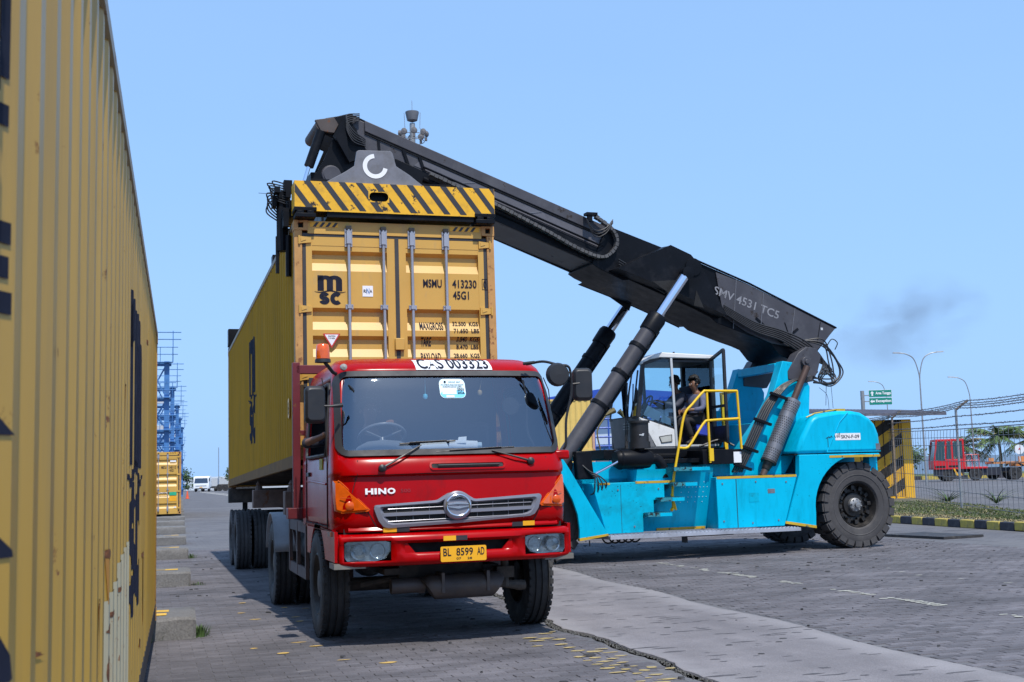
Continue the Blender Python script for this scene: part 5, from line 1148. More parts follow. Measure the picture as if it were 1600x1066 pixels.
for t0, t1 in ((BT[0] - .01, BT[0] + .02), mir(BT[0] - .01, BT[0] + .02)):
    mb = MB(); mb.prism(side, 'y', t0, t1); rs.part('boom_side_plate', mb, mSteelGrey, parent=bm_, bevel=.006)
    for p_ in ([(.35, 4.33), (-1.61, 5.18), (-2.93, 5.665)],):
        mb = MB(); mb.tube([(a, t0, b) for a, b in p_], .02, 6); rs.part('boom_edge_flange', mb, mSteelBlack, parent=bm_)
    mb = MB(); mb.bar((-.85, t0 - .002, 4.42), (-.72, t0 - .002, 4.02), .012, .02); mb.bar((-.02, t0 - .002, 4.44), (-.12, t0 - .002, 4.02), .01, .012); mb.bar((-.95, t0 - .004, 4.02), (-1.5, t0 - .004, 4.5), .012, .05); mb.bar((-.95, t0 - .004, 4.02), (-.55, t0 - .004, 4.3), .012, .05); rs.part('boom_stiffener', mb, mSteelBlack, parent=bm_)
mb = MB()
for s0 in (-5.9, -7.2): mb.bar((s0, .862, top(s0) - .26), (s0 - .28, .862, botm(s0 - .28) + .45), .012, .02, up=(0, 1, 0))
for s0 in (-.6, -1.3, -1.9): mb.bar((s0, BT[0] - .016, 4.33 - .43 * (s0 - .35) - .03), (s0 - .12, BT[0] - .016, 4.05 - .12 * s0), .010, .012, up=(0, 1, 0))
rs.part('weld_bead', mb, mSlate, parent=bm_)
# flared cylinder brackets
fl = [(-4.56, 5.33), (-3.48, 5.80), (-3.06, 5.63), (-2.80, 5.33), (-2.36, 4.50), (-2.74, 4.66), (-3.6, 5.0)]
for s_, (t0, t1) in ((1, (.40, .76)), (-1, mir(.40, .76))):
    to = t0 if s_ > 0 else t1; ti = t1 if s_ > 0 else t0; mb = MB(); n = len(fl); cx, cz = -3.25, 5.1
    inn_ = [(cx + (x - cx) * 1.05, cz + (z - cz) * 1.05) for x, z in fl]; v = [(x, to, z) for x, z in fl] + [(x, ti, z) for x, z in inn_]
    fs = [tuple(range(n))] + [(i, (i + 1) % n, n + (i + 1) % n, n + i) for i in range(n)]
    mb.add(v, fs if s_ > 0 else [f[::-1] for f in fs]); rs.part('cylinder_bracket', mb, mSteelBlack, bevel=.01)
    mb = MB(); y_ = to - s_ * .012; mb.lathe([(.001, -.012), (.17, -.010), (.18, .02)], (-3.02, y_, 5.40), 'y', 20, close=True); mb.prism([(-3.46, 4.82), (-3.36, 5.14), (-3.9, 5.10)], 'y', *sorted((y_, y_ + s_ * .004)), 1); mb.prism([(-2.98, 4.95), (-2.84, 4.62), (-3.05, 4.66)], 'y', *sorted((y_, y_ + s_ * .004)), 1); rs.part('bracket_boss', mb, [mSteelBlack, mGrille])
# telescoping inner boom
it = (.87, 1.87); mb = MB(); mb.prism([(-4.4, top(-4.4) - .02), (-9.45, top(-9.45) - .02), (-9.50, top(-9.5) - .55), (-9.2, botm(-9.2) + .05), (-8.9, botm(-8.9)), (-4.4, botm(-4.4) + .05)], 'y', *it)
ib = rs.part('telescopic_boom', mb, mSteelGrey, bevel=.012)
for t0, t1 in ((.825, .88), mir(.825, .88)):
    mb = MB(); mb.prism([(-4.62, top(-4.62)), (-9.25, top(-9.25)), (-9.25, top(-9.25) - .20), (-4.62, top(-4.62) - .20)], 'y', t0, t1); rs.part('boom_top_rail', mb, mSteelGrey, parent=ib, bevel=.01)
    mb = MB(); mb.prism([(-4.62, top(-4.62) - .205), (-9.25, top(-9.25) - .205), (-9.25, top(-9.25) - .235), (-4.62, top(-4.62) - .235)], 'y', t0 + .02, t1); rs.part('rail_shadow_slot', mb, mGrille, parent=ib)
    mb = MB(); mb.prism([(-4.6, botm(-4.6) + .02), (-8.7, botm(-8.7) + .02), (-8.7, botm(-8.7) + .36), (-4.6, botm(-4.6) + .36)], 'y', t0 - .01, t1); rs.part('lower_boom_web', mb, mSteelBlack, parent=ib, bevel=.008)
    mb = MB(); mb.prism([(-4.62, top(-4.62) - .25), (-8.2, top(-8.2) - .25), (-8.35, botm(-8.35) + .40), (-4.62, botm(-4.62) + .40)], 'y', *((.860, .872) if t0 < 1 else (1.868, 1.88))); rs.part('upper_boom_web', mb, mat('worn_slate_web', (.115, .113, .13), .5, spec=.3, var=.2, vs=1.5, dirt=(.06, .058, .065), damt=.35, ds=3), parent=ib)
    mb = MB(); ty = t0 - .04 if t0 < 1 else t1 + .04; mb.tube([(-4.7, ty, botm(-4.7) + .20), (-8.2, ty, botm(-8.2) + .20)], .045, 8); mb.tube([(-4.7, ty, botm(-4.7) + .42), (-8.2, ty, botm(-8.2) + .42)], .02, 6); rs.part('feed_pipe', mb, mSteelBlack, parent=ib)
    for s0 in (-9.42, -9.0, -8.55, -8.25):
        mb = MB(); tt = t0 + .06 if t0 < 1 else t0; mb.bar((s0, tt, top(s0) - .22), (s0 - .10 + (.2 if s0 > -8.6 else .12), tt, botm(s0) + .30), .05, .06 if s0 < -8.6 else .10, up=(0, 1, 0)); rs.part('boom_stiffener', mb, mSteelBlack, parent=ib)
    mb = MB(); tt = t0 + .03 if t0 < 1 else t0 + .06; mb.prism([(-7.85, 6.98), (-7.6, 6.9), (-7.55, 6.72), (-7.9, 6.75)], 'y', tt - .02, tt + .03); mb.tube([(-8.15, tt, 6.62), (-7.85, tt, 6.50)], .13, 14); rs.part('roller_box', mb, mSteelBlack, parent=ib)
# head
mb = MB()
for t0, t1 in ((.90, .96), mir(.90, .96)):
    mb.prism([(-9.20, 7.93), (-9.50, 8.05), (-9.72, 7.98), (-9.93, 7.93), (-10.04, 7.86), (-10.02, 7.66), (-9.80, 7.58), (-9.98, 7.15), (-10.20, 6.78), (-9.55, 6.72), (-9.42, 6.95), (-9.2, 7.3)], 'y', t0, t1)
hdp = rs.part('boom_head_plate', mb, mSteelBlack, bevel=.012)
mb = MB(); mb.prism([(-9.62, 7.95), (-9.44, 7.78), (-9.20, 7.30), (-9.55, 7.12), (-9.82, 7.60)], 'y', .80, .86); mb.prism([(-9.62, 7.95), (-9.82, 7.60), (-9.55, 7.12), (-9.60, 7.75)], 'y', .76, .80); rs.part('head_fairing', mb, mSteelBlack)
mb = MB(); mb.tube([(-10.02, .84, 7.78), (-10.02, 1.90, 7.78)], .11, 14); mb.prism([(-10.14, 7.86), (-9.80, 7.93), (-9.72, 7.80), (-9.80, 7.64), (-10.04, 7.66)], 'y', .82, .90); rs.part('head_pin', mb, mat('rusty_pin_block', (.06, .045, .04), .6, var=.3, rust=RUST, ramt=.38, rs=7), bevel=.01)
mb = MB(); mb.tube([(-10.03, .86, 7.66), (-10.25, .86, 7.02)], .085, 14); tcy = rs.part('tilt_cylinder', mb, mSteelBlack, smooth=50)
mb = MB(); mb.tube([(-10.25, .86, 7.02), (-10.34, .86, 6.72)], .035, 10); rs.part('piston_rod', mb, mChrome, parent=tcy, smooth=50)
mb = MB(); mb.lathe([(.001, -.05), (.14, -.05), (.145, -.035), (.165, -.03), (.18, .02), (.18, 1.0), (.001, 1.01)], (-9.85, .88, 6.90), 'y', 28, close=True); rs.part('pivot_drum', mb, mSteelGrey, smooth=40)
mb = MB(); mb.box(-10.2, -9.5, .95, 1.80, 6.1, 6.95); mb.tube([(-9.85, TC, 6.2), (-9.85, TC, 5.35)], .42, 24); mb.tube([(-9.85, TC, 5.45), (-9.85, TC, 5.25)], .62, 28); rs.part('rotator', mb, mSteelBlack, bevel=.015)
mb = MB()
for k in range(5): mb.tube(spline([(-9.25, .78, 7.55 - k * .03), (-9.5, .72, 7.7 - k * .05), (-9.6, .74, 7.95 - .04 * k), (-9.35, .80, 8.02 - .03 * k)], 5), .012, 5)
rs.part('head_hose', mb, mBlackPl)
# energy chain: linked plates
def chain(path, name, w_=.09, th=.05, y=.62, step=.085):
    P_ = [Vector((a, y, b)) for a, b in path]; L = [0]
    for a, b in zip(P_, P_[1:]): L.append(L[-1] + (b - a).length)
    mb = MB(); d = 0; 
    def at_(d):
        for i in range(len(L) - 1):
            if L[i] <= d <= L[i + 1]: return P_[i].lerp(P_[i + 1], (d - L[i]) / max(1e-9, L[i + 1] - L[i]))
        return P_[-1]
    k = 0
    while d + step < L[-1]:
        a, b = at_(d), at_(d + step * .86); mb.bar(a, b, w_, th + (.012 if k % 2 else 0), up=(0, 0, 1) if abs((b - a).normalized().z) < .9 else (1, 0, 0)); d += step; k += 1
    return mb
sp = [(p[0], p[2]) for p in spline([(-8.1, .7, 6.98), (-6.92, .7, 6.50), (-5.93, .7, 6.05), (-5.3, .7, 5.74), (-4.80, .7, 5.58), (-4.54, .7, 5.72), (-4.46, .7, 5.93), (-4.58, .7, 6.14), (-4.92, .7, 6.38)], 8)]
rs.part('energy_chain', chain(sp, 'c', .11, .05, .70), mat('chain_grey', (.075, .072, .072), .5, var=.3, vs=10, dirt=(.16, .15, .14), damt=.4), smooth=0)
mb = MB(); mb.box(-5.08, -4.86, .64, .80, 6.37, 6.42); mb.box(-5.05, -4.96, .66, .72, 6.25, 6.38); rs.part('chain_anchor', mb, mSteelBlack)
mb = MB()
for k in range(3): mb.tube(spline([(-5.1, .64, 6.30), (-4.95, .62, 6.08 - .06 * k), (-4.72, .62, 6.12 - .05 * k), (-4.55, .64, 6.3 - .03 * k)], 5), .010, 5)
for k in range(4): mb.tube([(-4.45, .68, 5.55 - .05 * k), (-3.5, .68, 5.05 - .04 * k)], .016, 6)
mb.box(-3.75, -3.62, .62, .68, 5.18, 5.30); rs.part('boom_hose', mb, mBlackPl)
# ---- lift cylinders
def lift(t_):
    a = Vector((-5.95, t_, 1.72)); b = Vector((-3.24, t_, 5.25)); d = (b - a).normalized(); L = (b - a).length
    g = a + d * (L * .765); mb = MB(); mb.tube([tuple(a), tuple(g)], .148, 20)
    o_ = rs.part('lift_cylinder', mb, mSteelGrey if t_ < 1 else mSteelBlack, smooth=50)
    mb = MB(); mb.tube([tuple(g - d * .36), tuple(g - d * .06), tuple(g)], [.175, .185, .165], 20)
    for f_ in (.30, .46, .60): c = a + d * (L * f_); mb.tube([tuple(c - d * .035), tuple(c + d * .035)], .168, 20); mb.bar(c + Vector((.16, -.04, 0)) - d * .05, c + Vector((.16, -.04, 0)) + d * .05, .12, .10)
    mb.tube([tuple(a + d * .3 + Vector((.17, 0, -.05))), tuple(g - d * .3 + Vector((.17, 0, -.05)))], .04, 8)
    mb.lathe([(.001, -.13), (.21, -.12), (.21, .12), (.001, .13)], tuple(a), 'y', 20, close=True); rs.part('cylinder_collar', mb, mSteelBlack, parent=o_, smooth=40)
    mb = MB(); mb.tube([tuple(g), tuple(b - d * .1)], .098, 20); rs.part('piston_rod', mb, mChrome, parent=o_, smooth=50); mb = MB(); mb.lathe([(.001, -.1), (.12, -.09), (.12, .09), (.001, .1)], tuple(b), 'y', 16, close=True); rs.part('rod_eye', mb, mSteelBlack, parent=o_)
lift(.27); lift(2 * TC - .27)
mb = MB(); mb.box(-6.25, -5.65, .45, .70, 1.3, 1.95); mb.box(-6.25, -5.65, 2.04, 2.3, 1.3, 1.95); mb.prism([(-5.75, 1.95), (-5.45, 1.95), (-5.40, 1.45), (-5.72, 1.45)], 'y', -.02, .14); rs.part('cylinder_foot', mb, mSteelBlack, bevel=.02)
mb = MB()
for k in range(4): mb.tube(spline([(-5.75 + .05 * k, .10, 1.88), (-5.55 + .04 * k, -.06, 1.62 - .05 * k), (-5.35 - .03 * k, -.12, 1.50), (-5.22 - .08 * k, -.13, 1.36 - .04 * k), (-5.30 - .06 * k, .0, 1.18)], 5), .013, 6)
rs.part('hydraulic_hose', mb, mBlackPl)
mb = MB(); mb.tube([(-5.45, -.05, 1.52), (-4.85, .05, 1.78)], .022, 8); rs.part('support_strut', mb, mChrome)
# ---- exhaust with perforated shield
ea, eb = Vector((-1.82, .26, 1.42)), Vector((-.68, .30, 3.50)); ed = (eb - ea).normalized()
mb = MB(); mb.tube([tuple(ea), tuple(eb)], .065, 14); ex_ = rs.part('exhaust_pipe', mb, mat('heat_browned_pipe', (.09, .055, .045), .55, metal=.4, var=.3, rust=RUST, ramt=.25), smooth=50)
p0, p1 = ea + ed * .30, ea + ed * 1.62; mb = MB(); mb.tube([tuple(p0), tuple(p1)], .15, 28)
sh = rs.part('exhaust_shield', mb, mat('dull_steel_shield', (.20, .20, .215), .4, metal=.55, var=.15, vs=5), parent=ex_, smooth=50)
u_ = ed.cross(Vector((0, 1, 0))).normalized(); v_ = ed.cross(u_); mb = MB()
for r_ in range(26):
    if r_ in (5, 6, 19, 20): continue
    for k in range(24):
        a = 2 * PI * (k + .5 * (r_ % 2)) / 24; n_ = u_ * math.cos(a) + v_ * math.sin(a)
        if n_.y > .3: continue
        c = p0 + ed * (.05 + r_ * .0478) + n_ * .1515; tt = n_.cross(ed); i = len(mb.v); mb.v += [tuple(c + (tt * math.cos(q) + ed * math.sin(q)) * .0125) for q in [2 * PI * j / 6 for j in range(6)]]; mb.f.append(tuple(range(i, i + 6))); mb.m.append(0)
rs.part('shield_perforation', mb, mGrille, parent=sh, stuff=True, smooth=0)
mb = MB(); mb.tube([tuple(ea + ed * .14), tuple(ea + ed * .30)], [.08, .11], 16); mb.tube([tuple(p0 - ed * .02), tuple(p0 + ed * .02)], .155, 24); mb.bar(p0 + Vector((.12, 0, -.02)), p0 + Vector((.12, 0, .15)), .05, .03); rs.part('exhaust_clamp', mb, mRim, parent=ex_)
# hose bundle on the pylon
mb = MB()
for k in range(5):
    o_ = .05 * k; mb.tube(spline([(-2.45 + o_, .30, 1.50), (-2.1 + o_, .28, 2.1), (-1.72 + o_, .30, 2.72), (-1.35 + o_ * .8, .32, 3.08), (-1.0 + o_ * .5, .34, 3.24), (-.62, .40, 3.30 - .02 * k), (-.35, .45, 3.42)], 6), .019, 6)
rs.part('hydraulic_hose', mb, mBlackPl)
mb = MB()
for c in ((-2.2, 1.95), (-1.88, 2.46), (-1.5, 2.95), (-2.36, 1.62)): mb.bar((c[0] - .06, .26, c[1] + .04), (c[0] + .30, .26, c[1] - .08), .06, .05)
rs.part('hose_clamp', mb, mSteelBlack)
mb = MB()
for k in range(6): mb.tube(spline([(-2.25, .66, 4.72 - .03 * k), (-1.6, .64, 4.40 - .035 * k), (-1.0, .62, 4.24 - .04 * k), (-.5, .56, 4.02 - .06 * k), (-.18 + .03 * k, .50, 3.66 - .03 * k), (-.30 + .05 * k, .45, 3.36)], 6), .018, 6)
for k, (dx, dz) in enumerate(((.0, 0), (.06, -.06), (-.14, .08), (-.2, -.02))):
    mb.tube(spline([(-.55, .60, 4.05), (-.15, .50, 3.98 + dz), (.12 + dx, .45, 3.62 + dz), (.14 + dx, .42, 3.34), (-.10, .40, 3.19 + dz), (-.50, .38, 3.20 + .04 * k)], 7), .022 if k == 0 else .014, 7)
for k in range(5):
    cx, cz, r_ = -.20 + .05 * k, 3.28 + .03 * (k % 3), .14 + .03 * (k % 3); mb.tube([(cx + r_ * math.cos(a), .40 + .05 * k + .05 * math.sin(2 * a), cz + r_ * .8 * math.sin(a)) for a in [2 * PI * j / 18 for j in range(19)]], .011, 5, caps=False)
mb.tube(spline([(-.15, .4, 3.9), (-.05, .35, 4.05), (.08, .35, 3.98), (.05, .4, 3.85)], 5), .010, 5); mb.tube([(-.18, .42, 3.2), (-.22, .42, 2.75)], .006, 4); mb.tube([(-.02, .5, 3.2), (.0, .5, 2.7)], .005, 4); mb.tube(spline([(-.35, .42, 3.1), (-.18, .42, 2.95), (-.15, .42, 2.66)], 5), .005, 4)
rs.part('loose_hose', mb, mBlackPl)
# lettering on the boom
bu = Vector((-.93, 0, .385 * .93 / .93)).normalized(); O_ = Vector((-2.42, 0, 4.955)); ud = Vector((1, 0, -.335)).normalized(); vd = Vector((.30, 0, 1)).normalized()
mb = MB(); text_into(mb, 'SMV 4531 TC5', lambda a, b, o: tuple(O_ + ud * a + vd * b + Vector((0, o, 0))), 0, 1.50, .0, .165, BT[0] - .014, .012); rs.part('lettering', mb, mat('dim_grey_letter', (.24, .24, .26), .6, var=.2, vs=10, dirt=(.08, .08, .09), damt=.4, ds=8), parent=bm_, label='pale SMV 4531 TC5 marking')
mb = MB(); mb.box(-.02, .03, BT[0] - .014, BT[0] - .012, 4.28, 4.33); rs.part('small_sticker', mb, mLtGrey, parent=bm_)
# ---- cab
cS0, cS1, cT0, cT1 = -4.12, -2.49, .75, 2.0
mb = MB(); mb.box(-4.95, -2.42, .55, 2.15, 1.80, 1.98); mb.box(-4.6, -4.2, .60, .75, 1.60, 1.85); base = rs.part('cab_base', mb, mSteelBlack, bevel=.01)
mb = MB(); mb.box(-4.10, -3.42, .545, .551, 1.85, 1.89); rs.part('base_slot', mb, mGrille, parent=base)
# lower body: white side, grey front
mb = MB(); mb.prism([(-4.12, 2.58), (-3.38, 2.34), (-3.35, 2.02), (-3.78, 2.02), (-4.05, 2.50)], 'y', cT0, cT0 + .04); rs.part('cab_side_panel', mb, mCabWhite, bevel=.006)
mb = MB(); mb.prism([(-3.70, 2.20), (-3.46, 2.23), (-3.46, 2.12), (-3.66, 2.10)], 'y', cT0 - .010, cT0); rs.part('cab_step_lamp', mb, mat('lamp_in_dark_rim', (.5, .5, .46), .3)); mb = MB(); mb.tube([(-3.71, cT0 - .008, 2.205), (-3.45, cT0 - .008, 2.24), (-3.45, cT0 - .008, 2.11), (-3.67, cT0 - .008, 2.09), (-3.71, cT0 - .008, 2.205)], .008, 5); rs.part('lamp_rim', mb, mGasket)
mGreyCab = mat('grey_cab_front', (.17, .17, .18), .5, var=.1, dirt=(.1, .1, .1), damt=.2)
mb = MB(); mb.grid([[(cS0 - .02, cT0, 2.58), (cS0 - .06, cT0 + .3, 2.58), (cS0 - .06, cT1 - .3, 2.58), (cS0 - .02, cT1, 2.58)][::-1], [(cS0 + .02, cT0, 2.02), (cS0 - .02, cT0 + .3, 2.02), (cS0 - .02, cT1 - .3, 2.02), (cS0 + .02, cT1, 2.02)][::-1]])
mb.prism([(-4.12, 2.575), (-4.02, 2.50), (-3.80, 2.02), (-4.10, 2.02)], 'y', cT0 + .002, cT0 + .04)
mb.prism([(-4.12, 2.57), (-2.49, 2.57), (-2.49, 2.02), (-4.12, 2.02)], 'y', cT1 - .04, cT1); mb.box(-2.53, -2.49, .8, 2.0, 2.02, 2.5); mb.box(-4.1, -2.5, .76, 1.99, 1.985, 2.03); rs.part('cab_lower_body', mb, mGreyCab)
mb = MB()
for k in range(3): mb.bar((-4.19, .95, 2.47 - k * .05), (-4.19, 1.3, 2.47 - k * .05), .01, .015)
rs.part('front_slot', mb, mLtGrey)
# pillars
FT = lambda t_: -3.62 if False else 0
fr_top = -3.66
mb = MB()
for t_ in (cT0 + .03, cT1 - .03): mb.bar((cS0 + .0, t_, 2.58), (-3.98, t_, 3.58), .07, .06, up=(0, 1, 0)); mb.bar((-3.98, t_, 3.58), (-3.62, t_, 3.70), .06, .06, up=(0, 1, 0))
for t_ in (cT1 - .03,): mb.bar((-3.36, t_, 2.0), (-3.40, t_, 3.70), .05, .05, up=(0, 1, 0))
for t_ in (cT0 + .03, cT1 - .03): mb.bar((-2.51, t_, 2.0), (-2.51, t_, 3.70), .07, .07, up=(0, 1, 0))
mb.bar((-4.12, cT0 + .02, 2.575), (-3.38, cT0 + .02, 2.345), .04, .03, up=(0, 1, 0)); mb.bar((-4.14, .78, 2.58), (-4.14, 1.97, 2.58), .05, .05); mb.box(-2.54, -2.48, .8, 1.95, 2.45, 2.52)
rs.part('cab_pillar', mb, mBlackPl)
mb = MB(); mb.bar((-3.355, cT0 - .006, 2.03), (-3.40, cT0 - .006, 3.70), .045, .03, up=(0, 1, 0)); mb.bar((-3.355, cT0, 2.03), (-2.45, cT0, 2.03), .03, .035); rs.part('door_pillar', mb, mLtGrey)
mb = MB(); rf = [(-3.86, 3.66), (-3.64, 3.70), (-2.44, 3.68), (-2.46, 3.755), (-3.60, 3.80), (-3.80, 3.72)]; mb.prism(rf, 'y', cT0 - .03, cT1 + .03); mb.prism([(-4.02, 3.56), (-3.84, 3.66), (-3.80, 3.73), (-4.04, 3.60)], 'y', cT0, cT1); rs.part('cab_roof', mb, mCabWhite, bevel=.015)
mb = MB(); mb.box(-3.7, -2.5, cT0 + .02, cT1 - .02, 3.62, 3.66); mb.tube([(-3.2, 1.0, 3.8), (-3.2, 1.0, 3.84)], .02, 6); rs.part('roof_lining', mb, mBlackPl)
# glass
mb = MB(); mb.add([(cS0, cT0 + .01, 2.575), (-3.385, cT0 + .01, 2.35), (-3.41, cT0 + .01, 3.68), (-3.63, cT0 + .01, 3.69), (-3.98, cT0 + .01, 3.58)], [tuple(range(5))]); rs.part('side_window', mb, mGlassTeal)
mb = MB(); mb.grid([[(cS0 - .02, cT0 + .02, 2.60), (cS0 - .08, cT0 + .35, 2.60), (cS0 - .08, cT1 - .35, 2.60), (cS0 - .02, cT1 - .02, 2.60)], [(-3.99, cT0 + .02, 3.58), (-4.05, cT0 + .35, 3.58), (-4.05, cT1 - .35, 3.58), (-3.99, cT1 - .02, 3.58)]]); rs.part('front_window', mb, mGlassTeal)
mb = MB(); mb.add([(-4.10, cT1, 2.58), (-3.40, cT1, 2.58), (-3.42, cT1, 3.66), (-3.98, cT1, 3.57)], [(0, 1, 2, 3)]); mb.add([(-3.35, cT1, 2.55), (-2.55, cT1, 2.55), (-2.55, cT1, 3.66), (-3.37, cT1, 3.66)], [(0, 1, 2, 3)]); rs.part('far_side_window', mb, mGlassTeal)
mb = MB(); mb.bar((-3.95, cT1 - .03, 2.7), (-3.95, cT1 - .03, 3.45), .03, .03, up=(0, 1, 0)); mb.bar((-3.95, cT1 - .03, 3.45), (-3.45, cT1 - .03, 3.45), .03, .03); rs.part('far_window_frame', mb, mBlackPl)
mb = MB(); mb.box(-2.505, -2.495, .82, 1.95, 2.52, 3.62); rs.part('rear_window', mb, mGlassTeal)
# open door folded back
mb = MB(); dA, dB = Vector((-2.56, cT0 - .02, 0)), Vector((-2.60, cT0 - .60, 0))
pt = lambda f_, z: tuple(dA + (dB - dA) * f_ + Vector((0, 0, z)))
for a, b in ((pt(0, 2.1), pt(0, 3.66)), (pt(1, 2.1), pt(1, 3.80)), (pt(0, 3.66), pt(1, 3.80)), (pt(0, 2.1), pt(1, 2.1)), (pt(0, 2.75), pt(1, 2.75))): mb.bar(a, b, .05, .05, up=(0, 1, 0) if abs(a[2] - b[2]) > .5 else (0, 0, 1))
mb.add([pt(0, 2.1), pt(1, 2.1), pt(1, 2.38), pt(0, 2.38)], [(0, 1, 2, 3)]); dr = rs.part('cab_door', mb, mBlackPl)
mb = MB(); mb.add([pt(.05, 2.38), pt(.95, 2.38), pt(.95, 3.76), pt(.05, 3.64)], [(0, 1, 2, 3)]); rs.part('door_glass', mb, mGlassTeal, parent=dr)
# wiper, seat, wheel, console, papers
mb = MB(); mb.tube([(-4.30, 1.0, 2.05), (-4.22, 1.05, 2.85), (-4.16, 1.1, 3.25)], .012, 5); mb.tube([(-4.24, 1.08, 2.05), (-4.20, 1.0, 2.85), (-4.12, 1.0, 3.45)], .009, 5); mb.bar((-4.24, 1.02, 2.75), (-4.10, .98, 3.5), .02, .03); mb.tube([(-4.26, 1.02, 2.0), (-4.26, 1.02, 2.14)], [.05, .03], 8); rs.part('wiper', mb, mBlackPl)
mb = MB(); mb.box(-3.15, -2.65, 1.15, 1.65, 2.35, 2.48); mb.box(-2.78, -2.62, 1.15, 1.65, 2.45, 3.20); mb.box(-3.1, -2.7, 1.05, 1.15, 2.55, 2.60); mb.box(-3.05, -2.75, 1.25, 1.55, 2.03, 2.35); mb.tube([(-2.72, 1.12, 2.6), (-2.74, 1.12, 3.16)], .03, 8); rs.part('seat', mb, mat('dark_blue_seat', (.02, .025, .06), .8), bevel=.04)
mb = MB(); Mx = Matrix.Translation((-3.62, 1.40, 2.86)) @ Matrix.Rotation(R(-62), 4, 'Y'); mb.tube([tuple(Mx @ Vector((.18 * math.cos(a), .18 * math.sin(a), 0))) for a in [2 * PI * k / 24 for k in range(25)]], .016, 7, caps=False)
for a in (0, 120, 240): mb.tube([tuple(Mx @ Vector((0, 0, 0))), tuple(Mx @ Vector((.17 * math.cos(R(a)), .17 * math.sin(R(a)), 0)))], .012, 5)
mb.tube([(-3.62, 1.40, 2.86), (-3.85, 1.40, 2.4)], .04, 8); rs.part('steering_wheel', mb, mBlackPl)
mb = MB(); mb.box(-4.05, -3.55, .95, 1.85, 2.25, 2.45); rs.part('console', mb, mInterior, bevel=.03)
mb = MB(); mb.add([(-4.00, .80, 2.62), (-3.68, .80, 2.50), (-3.62, .80, 2.66), (-3.90, .80, 2.80)], [(0, 1, 2, 3)]); mb.add([(-3.64, .81, 2.49), (-3.42, .81, 2.41), (-3.43, .81, 2.55), (-3.60, .81, 2.63)], [(0, 1, 2, 3)]); rs.part('paper', mb, mPaper)
mb = MB(); mb.tube(spline([(-4.55, 1.6, 2.0), (-4.60, 1.6, 2.35), (-4.45, 1.6, 2.6), (-4.30, 1.6, 2.78)], 5), .014, 6); mb.tube([(-4.42, 1.6, 2.66), (-4.22, 1.6, 2.76)], [.02, .06], 8); rs.part('work_lamp_stalk', mb, mat('olive_stalk', (.16, .13, .05), .6))
# platform, handrails
mb = MB(); mb.box(-3.24, -2.42, -.04, .72, 1.66, 1.93); mb.box(-3.98, -3.2, .10, .60, 1.70, 1.78); pf = rs.part('cab_platform', mb, mSteelBlack, bevel=.008)
mb = MB(); mb.box(-2.60, -2.44, -.046, -.040, 1.68, 1.88); rs.part('white_decal', mb, mWhite, parent=pf)
mb = MB(); r_ = .024
mb.tube(spline([(-3.93, -.12, .90), (-3.92, -.12, 1.3), (-3.77, -.12, 1.97), (-3.63, -.12, 2.55), (-3.45, -.12, 2.76), (-3.22, -.12, 2.98), (-3.12, -.12, 3.0), (-2.50, -.10, 3.0)], 4), r_, 8)
mb.tube([(-2.50, -.10, 3.0), (-2.44, .55, 3.0)], r_, 8); mb.tube([(-3.14, -.11, 2.99), (-3.12, -.09, 1.69)], r_, 8); mb.tube([(-2.50, -.10, 3.0), (-2.45, -.08, 1.93)], r_, 8)
mb.tube(spline([(-3.77, -.12, 1.97), (-3.58, -.12, 1.98), (-3.40, -.12, 2.2), (-3.22, -.11, 2.42), (-3.10, -.11, 2.46), (-2.47, -.09, 2.49)], 4), r_, 8); mb.tube([(-2.47, -.09, 2.49), (-2.42, .55, 2.49)], r_, 8)
mb.tube([(-3.93, -.12, .90), (-3.98, -.14, .86)], .03, 6); mb.tube([(-3.96, -.13, 1.15), (-3.88, -.13, .86)], .02, 6); mb.bar((-3.10, -.1, 1.72), (-3.10, -.1, 1.95), .09, .04)
mb.bar((-2.42, .60, 3.02), (-2.38, .60, 1.93), .07, .05, up=(0, 1, 0)); rs.part('handrail', mb, mYelRail, smooth=50)
# air filter and ducts
mb = MB(); mb.tube([(-4.92, .15, 1.79), (-4.86, .15, 1.79), (-4.30, .15, 1.79), (-4.22, .15, 1.77)], [.14, .175, .175, .15], 22); mb.tube([(-4.84, .15, 1.79), (-4.80, .15, 1.79)], .185, 22)
mb.tube(spline([(-4.28, .15, 1.76), (-4.10, .15, 1.78), (-3.98, .15, 1.66), (-3.96, .15, 1.48)], 6), .095, 14); mb.tube([(-3.965, .15, 1.52), (-3.96, .15, 1.44)], .105, 14); mb.tube([(-4.42, .15, 1.92), (-4.42, .15, 2.02)], .09, 14); af = rs.part('air_filter', mb, mSteelBlack, smooth=45)
mb = MB(); mb.tube([(-4.42, .15, 1.98), (-4.42, .15, 2.10)], .20, 22); mb.tube([(-4.42, .15, 2.10), (-4.42, .15, 2.44)], .175, 22); mb.tube([(-4.42, .15, 2.44), (-4.42, .15, 2.48)], .20, 22); rs.part('precleaner', mb, mBlackPl, parent=af, smooth=45)
mb = MB(); mb.quadstrip([(-4.50, 2.22), (-4.44, 2.22)], .02, P2, -.032); mb.prism([(-4.46, 2.20), (-4.42, 2.20), (-4.40, 2.245), (-4.44, 2.245)], 'y', -.030, -.026); rs.part('filter_decal', mb, mLtGrey, parent=af)
mb = MB()
for k in range(5): 
    c = -5.15 + .14 * k; mb.tube([(c + .11 * math.cos(a), .05 + .02 * k, .42 + .10 * math.sin(a)) for a in [PI + PI * j / 10 for j in range(11)]], .016, 5)
mb.tube([(-5.5, .1, .42), (-1.5, .1, .43)], .02, 6); mb.box(-3.6, -2.6, .1, .3, .36, .42); mb.box(-3.62, -3.55, .1, .2, .26, .42); mb.tube([(-5.62, -.2, .40), (-5.62, -.2, .30)], .012, 5); rs.part('underbody_hose', mb, mBlackPl)
